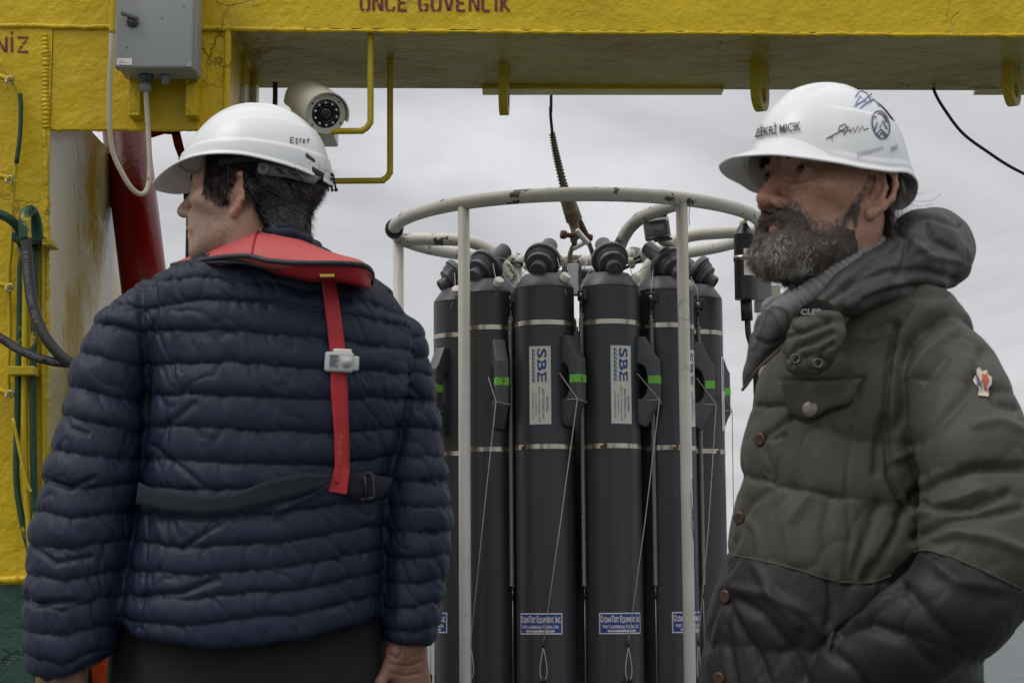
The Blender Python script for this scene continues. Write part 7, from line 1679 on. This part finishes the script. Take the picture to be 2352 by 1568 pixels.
BE = bigmesh('beard', tf(Vb2, MhR), Qb_, mat('beard_underlay', (.035, .022, .016), .8, (.07, .055, .045), 60, .4, bump=.6, bscale=200), PR)
def beardset(n, seed, cond, L, curl, lift, w=.00055, hue=0):
    P, n_, c_ = pick(Vb2, Qb_, n, seed, cond); d_ = flowdirs(P, n_, (0, -.25, -1), seed+3, 75, 1.35); front = sstep(-.06, -.10, P[:, 1]); Lx = L*(.38+.62*sstep(-.066, -.085, P[:, 2]))*(.6+.4*front)
    Vs, Qs, per = strands(P-n_*.0015, n_, d_, Lx, w, seed, lift, curl, 6); o = bigmesh('beard_strands', tf(Vs, MhR), Qs, M['hairstrand'], BE); o['kind'] = 'stuff'
    g_ = np.clip(.5+1.6*fbm(P*38, 2, 91), 0, 1)*sstep(-.045, -.080, P[:, 2])*(.5+.65*sstep(-.09, -.04, P[:, 1])+.5*sstep(-.085, -.10, P[:, 2])); rd = np.random.default_rng(seed).random(n); gg = (rd < g_*.85)
    base = np.array([.062, .040, .028])+(np.random.default_rng(seed+1).random(n)**1.6)[:, None]*np.array([.11, .075, .055]); gr = np.array([.36, .34, .32])+np.random.default_rng(seed+2).random(n)[:, None]*.16
    tint(o, np.repeat(np.where(gg[:, None], gr, base), per, axis=0))
beardset(20000, 101, lambda c: ~((np.abs(c[:, 0]) < .025) & (c[:, 2] < -.0545) & (c[:, 2] > -.0765) & (c[:, 1] < -.07)), .017, .42, .35)
P, n_, c_ = pick(VR_, QR_, 12000, 119, lambda c: (c[:, 2] < .02) & (c[:, 1] < -.016) & (np.abs(c[:, 0]) < .072) & (bmf(c) > .12) & (bmf(c) < .92)); d_ = flowdirs(P, n_, (0, -.2, -1), 83, 45, .6)
Vs, Qs, per = strands(P, n_, d_, .0095, .0005, 107, .30, .30, 5); st2 = bigmesh('beard_strands', tf(Vs, MhR), Qs, M['hairstrand'], BE); st2['kind'] = 'stuff'
tint(st2, np.repeat(np.array([.045, .028, .020])+(np.random.default_rng(77).random(len(P))**1.8)[:, None]*np.array([.12, .085, .062]), per, axis=0))
# stubble that thins out up the cheek
topc = lambda y: np.interp(y, [p[0] for p in topb], [p[1] for p in topb])
P, n_, c_ = pick(VR_, QR_, 2600, 9, lambda c: (c[:, 2] < topc(c[:, 1])+.014) & (c[:, 2] > topc(c[:, 1])-.012) & (c[:, 1] < .0) & (c[:, 1] > -.10) & (np.abs(c[:, 0]) > .02)); d_ = flowdirs(P, n_, (0, -.1, -1), 80, 30, .4)
Vs, Qs, per = strands(P, n_, d_, .0055, .0004, 7, .2, .1, 3); st_ = bigmesh('stubble', tf(Vs, MhR), Qs, M['hairstrand'], BE); st_['kind'] = 'stuff'; tint(st_, np.repeat(np.tile([.05, .032, .022], (len(P), 1)), per, axis=0))
for s in (1, -1):
    n = 420; rr = np.random.default_rng(5+s); t = rr.random(n); P = np.stack([s*(.016+.036*t), -.1035+.022*t**1.6+.000*t, .0275+.006*np.sin(t*2.6)+(rr.random(n)-.5)*.0085*(1-.5*t)], 1)
    n2 = np.tile([s*.3, -.95, .1], (n, 1)); n2 /= np.linalg.norm(n2[0]); d_ = np.tile([s*.95, .15, .10], (n, 1))+rr.normal(0, .22, (n, 3)); Vs, Qs, per = strands(P, n2, d_, .010, .0007, 7, .15, .1, 3); bigmesh('eyebrow', tf(Vs, MhR), Qs, M['hair'], skR)
# --- hard hat with its inscriptions
hcR = {'plain': 1, 'lim': (.60, -.04, .0, .955, .0), 'a': .095, 'b': .107, 'h': .108, 'yc': .002, 'rim': [(0, .058), (25, .054), (50, .039), (72, .028), (95, .026), (118, .032), (140, .030), (160, .020), (180, .014)],
       'brim': [(0, .054, .016), (20, .050, .016), (38, .034, .012), (56, .014, .007), (80, .005, .005), (110, .003, .004), (140, .005, .010), (180, .010, .018)]}
MhH = place_head(1903, 457, YR, 58, 1.09, 1, 1); HHr, Vq, Qq = hardhat(MhH, PR, hcR); bvR = bvh_of(Vq, Qq)
V2_, F_ = textmesh('ZİKRİ MICIK', 1.0, 1.0, .02); wT = V2_[:, 0].max()
if wT > 0: decal('name_print', bvR, V2_, F_, lambda u, v: (1738+u/wT*102, 317-u/wT*16-v*27), M['marker'], HHr, .0034)
def hand(lines, w, m, nm='signature'): V2_, F_ = strokes2d(lines, w); return decal(nm, bvR, V2_, F_, lambda u, v: (u, v), m, HHr, .0016)
hand([[(1898, 320), (1915, 311), (1935, 300), (1945, 292), (1940, 286), (1928, 292), (1926, 300), (1940, 304)], [(1938, 312), (1948, 292), (1954, 306), (1944, 302), (1956, 300)], [(1958, 294), (1962, 306), (1970, 290), (1972, 304), (1980, 290), (1984, 300), (1994, 296)]], 2.6, M['marker'])
cx0_, cy0_ = 2022, 288
hand([[(cx0_+21*cos(a)*.95+5*sin(a)*.2, cy0_+31*sin(a)+6*cos(a)) for a in np.linspace(0, 2*pi, 30)]], 3.0, M['ink_dark'], 'round_sticker')
hand([[(2008, 272), (2018, 262), (2030, 268), (2036, 282)], [(2008, 300), (2014, 282), (2020, 296), (2026, 278), (2036, 298)], [(2012, 310), (2022, 298), (2036, 312)], [(2016, 316), (2024, 306), (2034, 316)]], 3.6, M['ink_dark'], 'sticker_drawing')
hand([[(1965, 240), (1975, 222), (1985, 236), (1990, 214), (2000, 238), (1996, 220), (2006, 232)], [(1962, 246), (1985, 232), (2002, 216)], [(1975, 250), (1990, 238), (2008, 230), (2020, 246)], [(1964, 225), (1970, 215), (1980, 210), (1992, 216)]], 3.0, M['ink_blue'], 'ink_scribble')
hand([[(1968+k*4.4, 352-k*1.2), (1970+k*4.4, 364-k*1.6)] for k in range(14)], 1.4, mat('purple_ink', (.20, .19, .34), .5), 'faint_writing')
hand([[(2046+k*3, 338-k*1.5), (2047+k*3, 350-k*1.5)] for k in range(5)], 1.4, mat('purple_ink', (.20, .19, .34), .5), 'faint_writing')
V, F = tube([tuple(MhR@Vector(p)) for p in ((.070, -.075, .052), (.074, -.070, .034))], .005, 8); meshobj('strap_anchor', V, F, M['plastic_grey'], HHr)
bb = [tuple(MhR@Vector((.078*sin(a), -.094*cos(a)+.004, .052))) for a in np.linspace(0, 2*pi, 40)[:-1]]; V, F = tube(bb, .007, 8, closed=True); meshobj('sweat_band', V, F, M['web_dark'], HHr)
legs((at(1790, 1700, 2.95).x, at(2080, 1700, 2.95).x), 2.97, M['trouser'], PR, 0, .115, (-.85, -.5), (R(300, 2.95), R(290, 2.95), R(280, 2.95)), at(1900, 1760, 2.95).z)
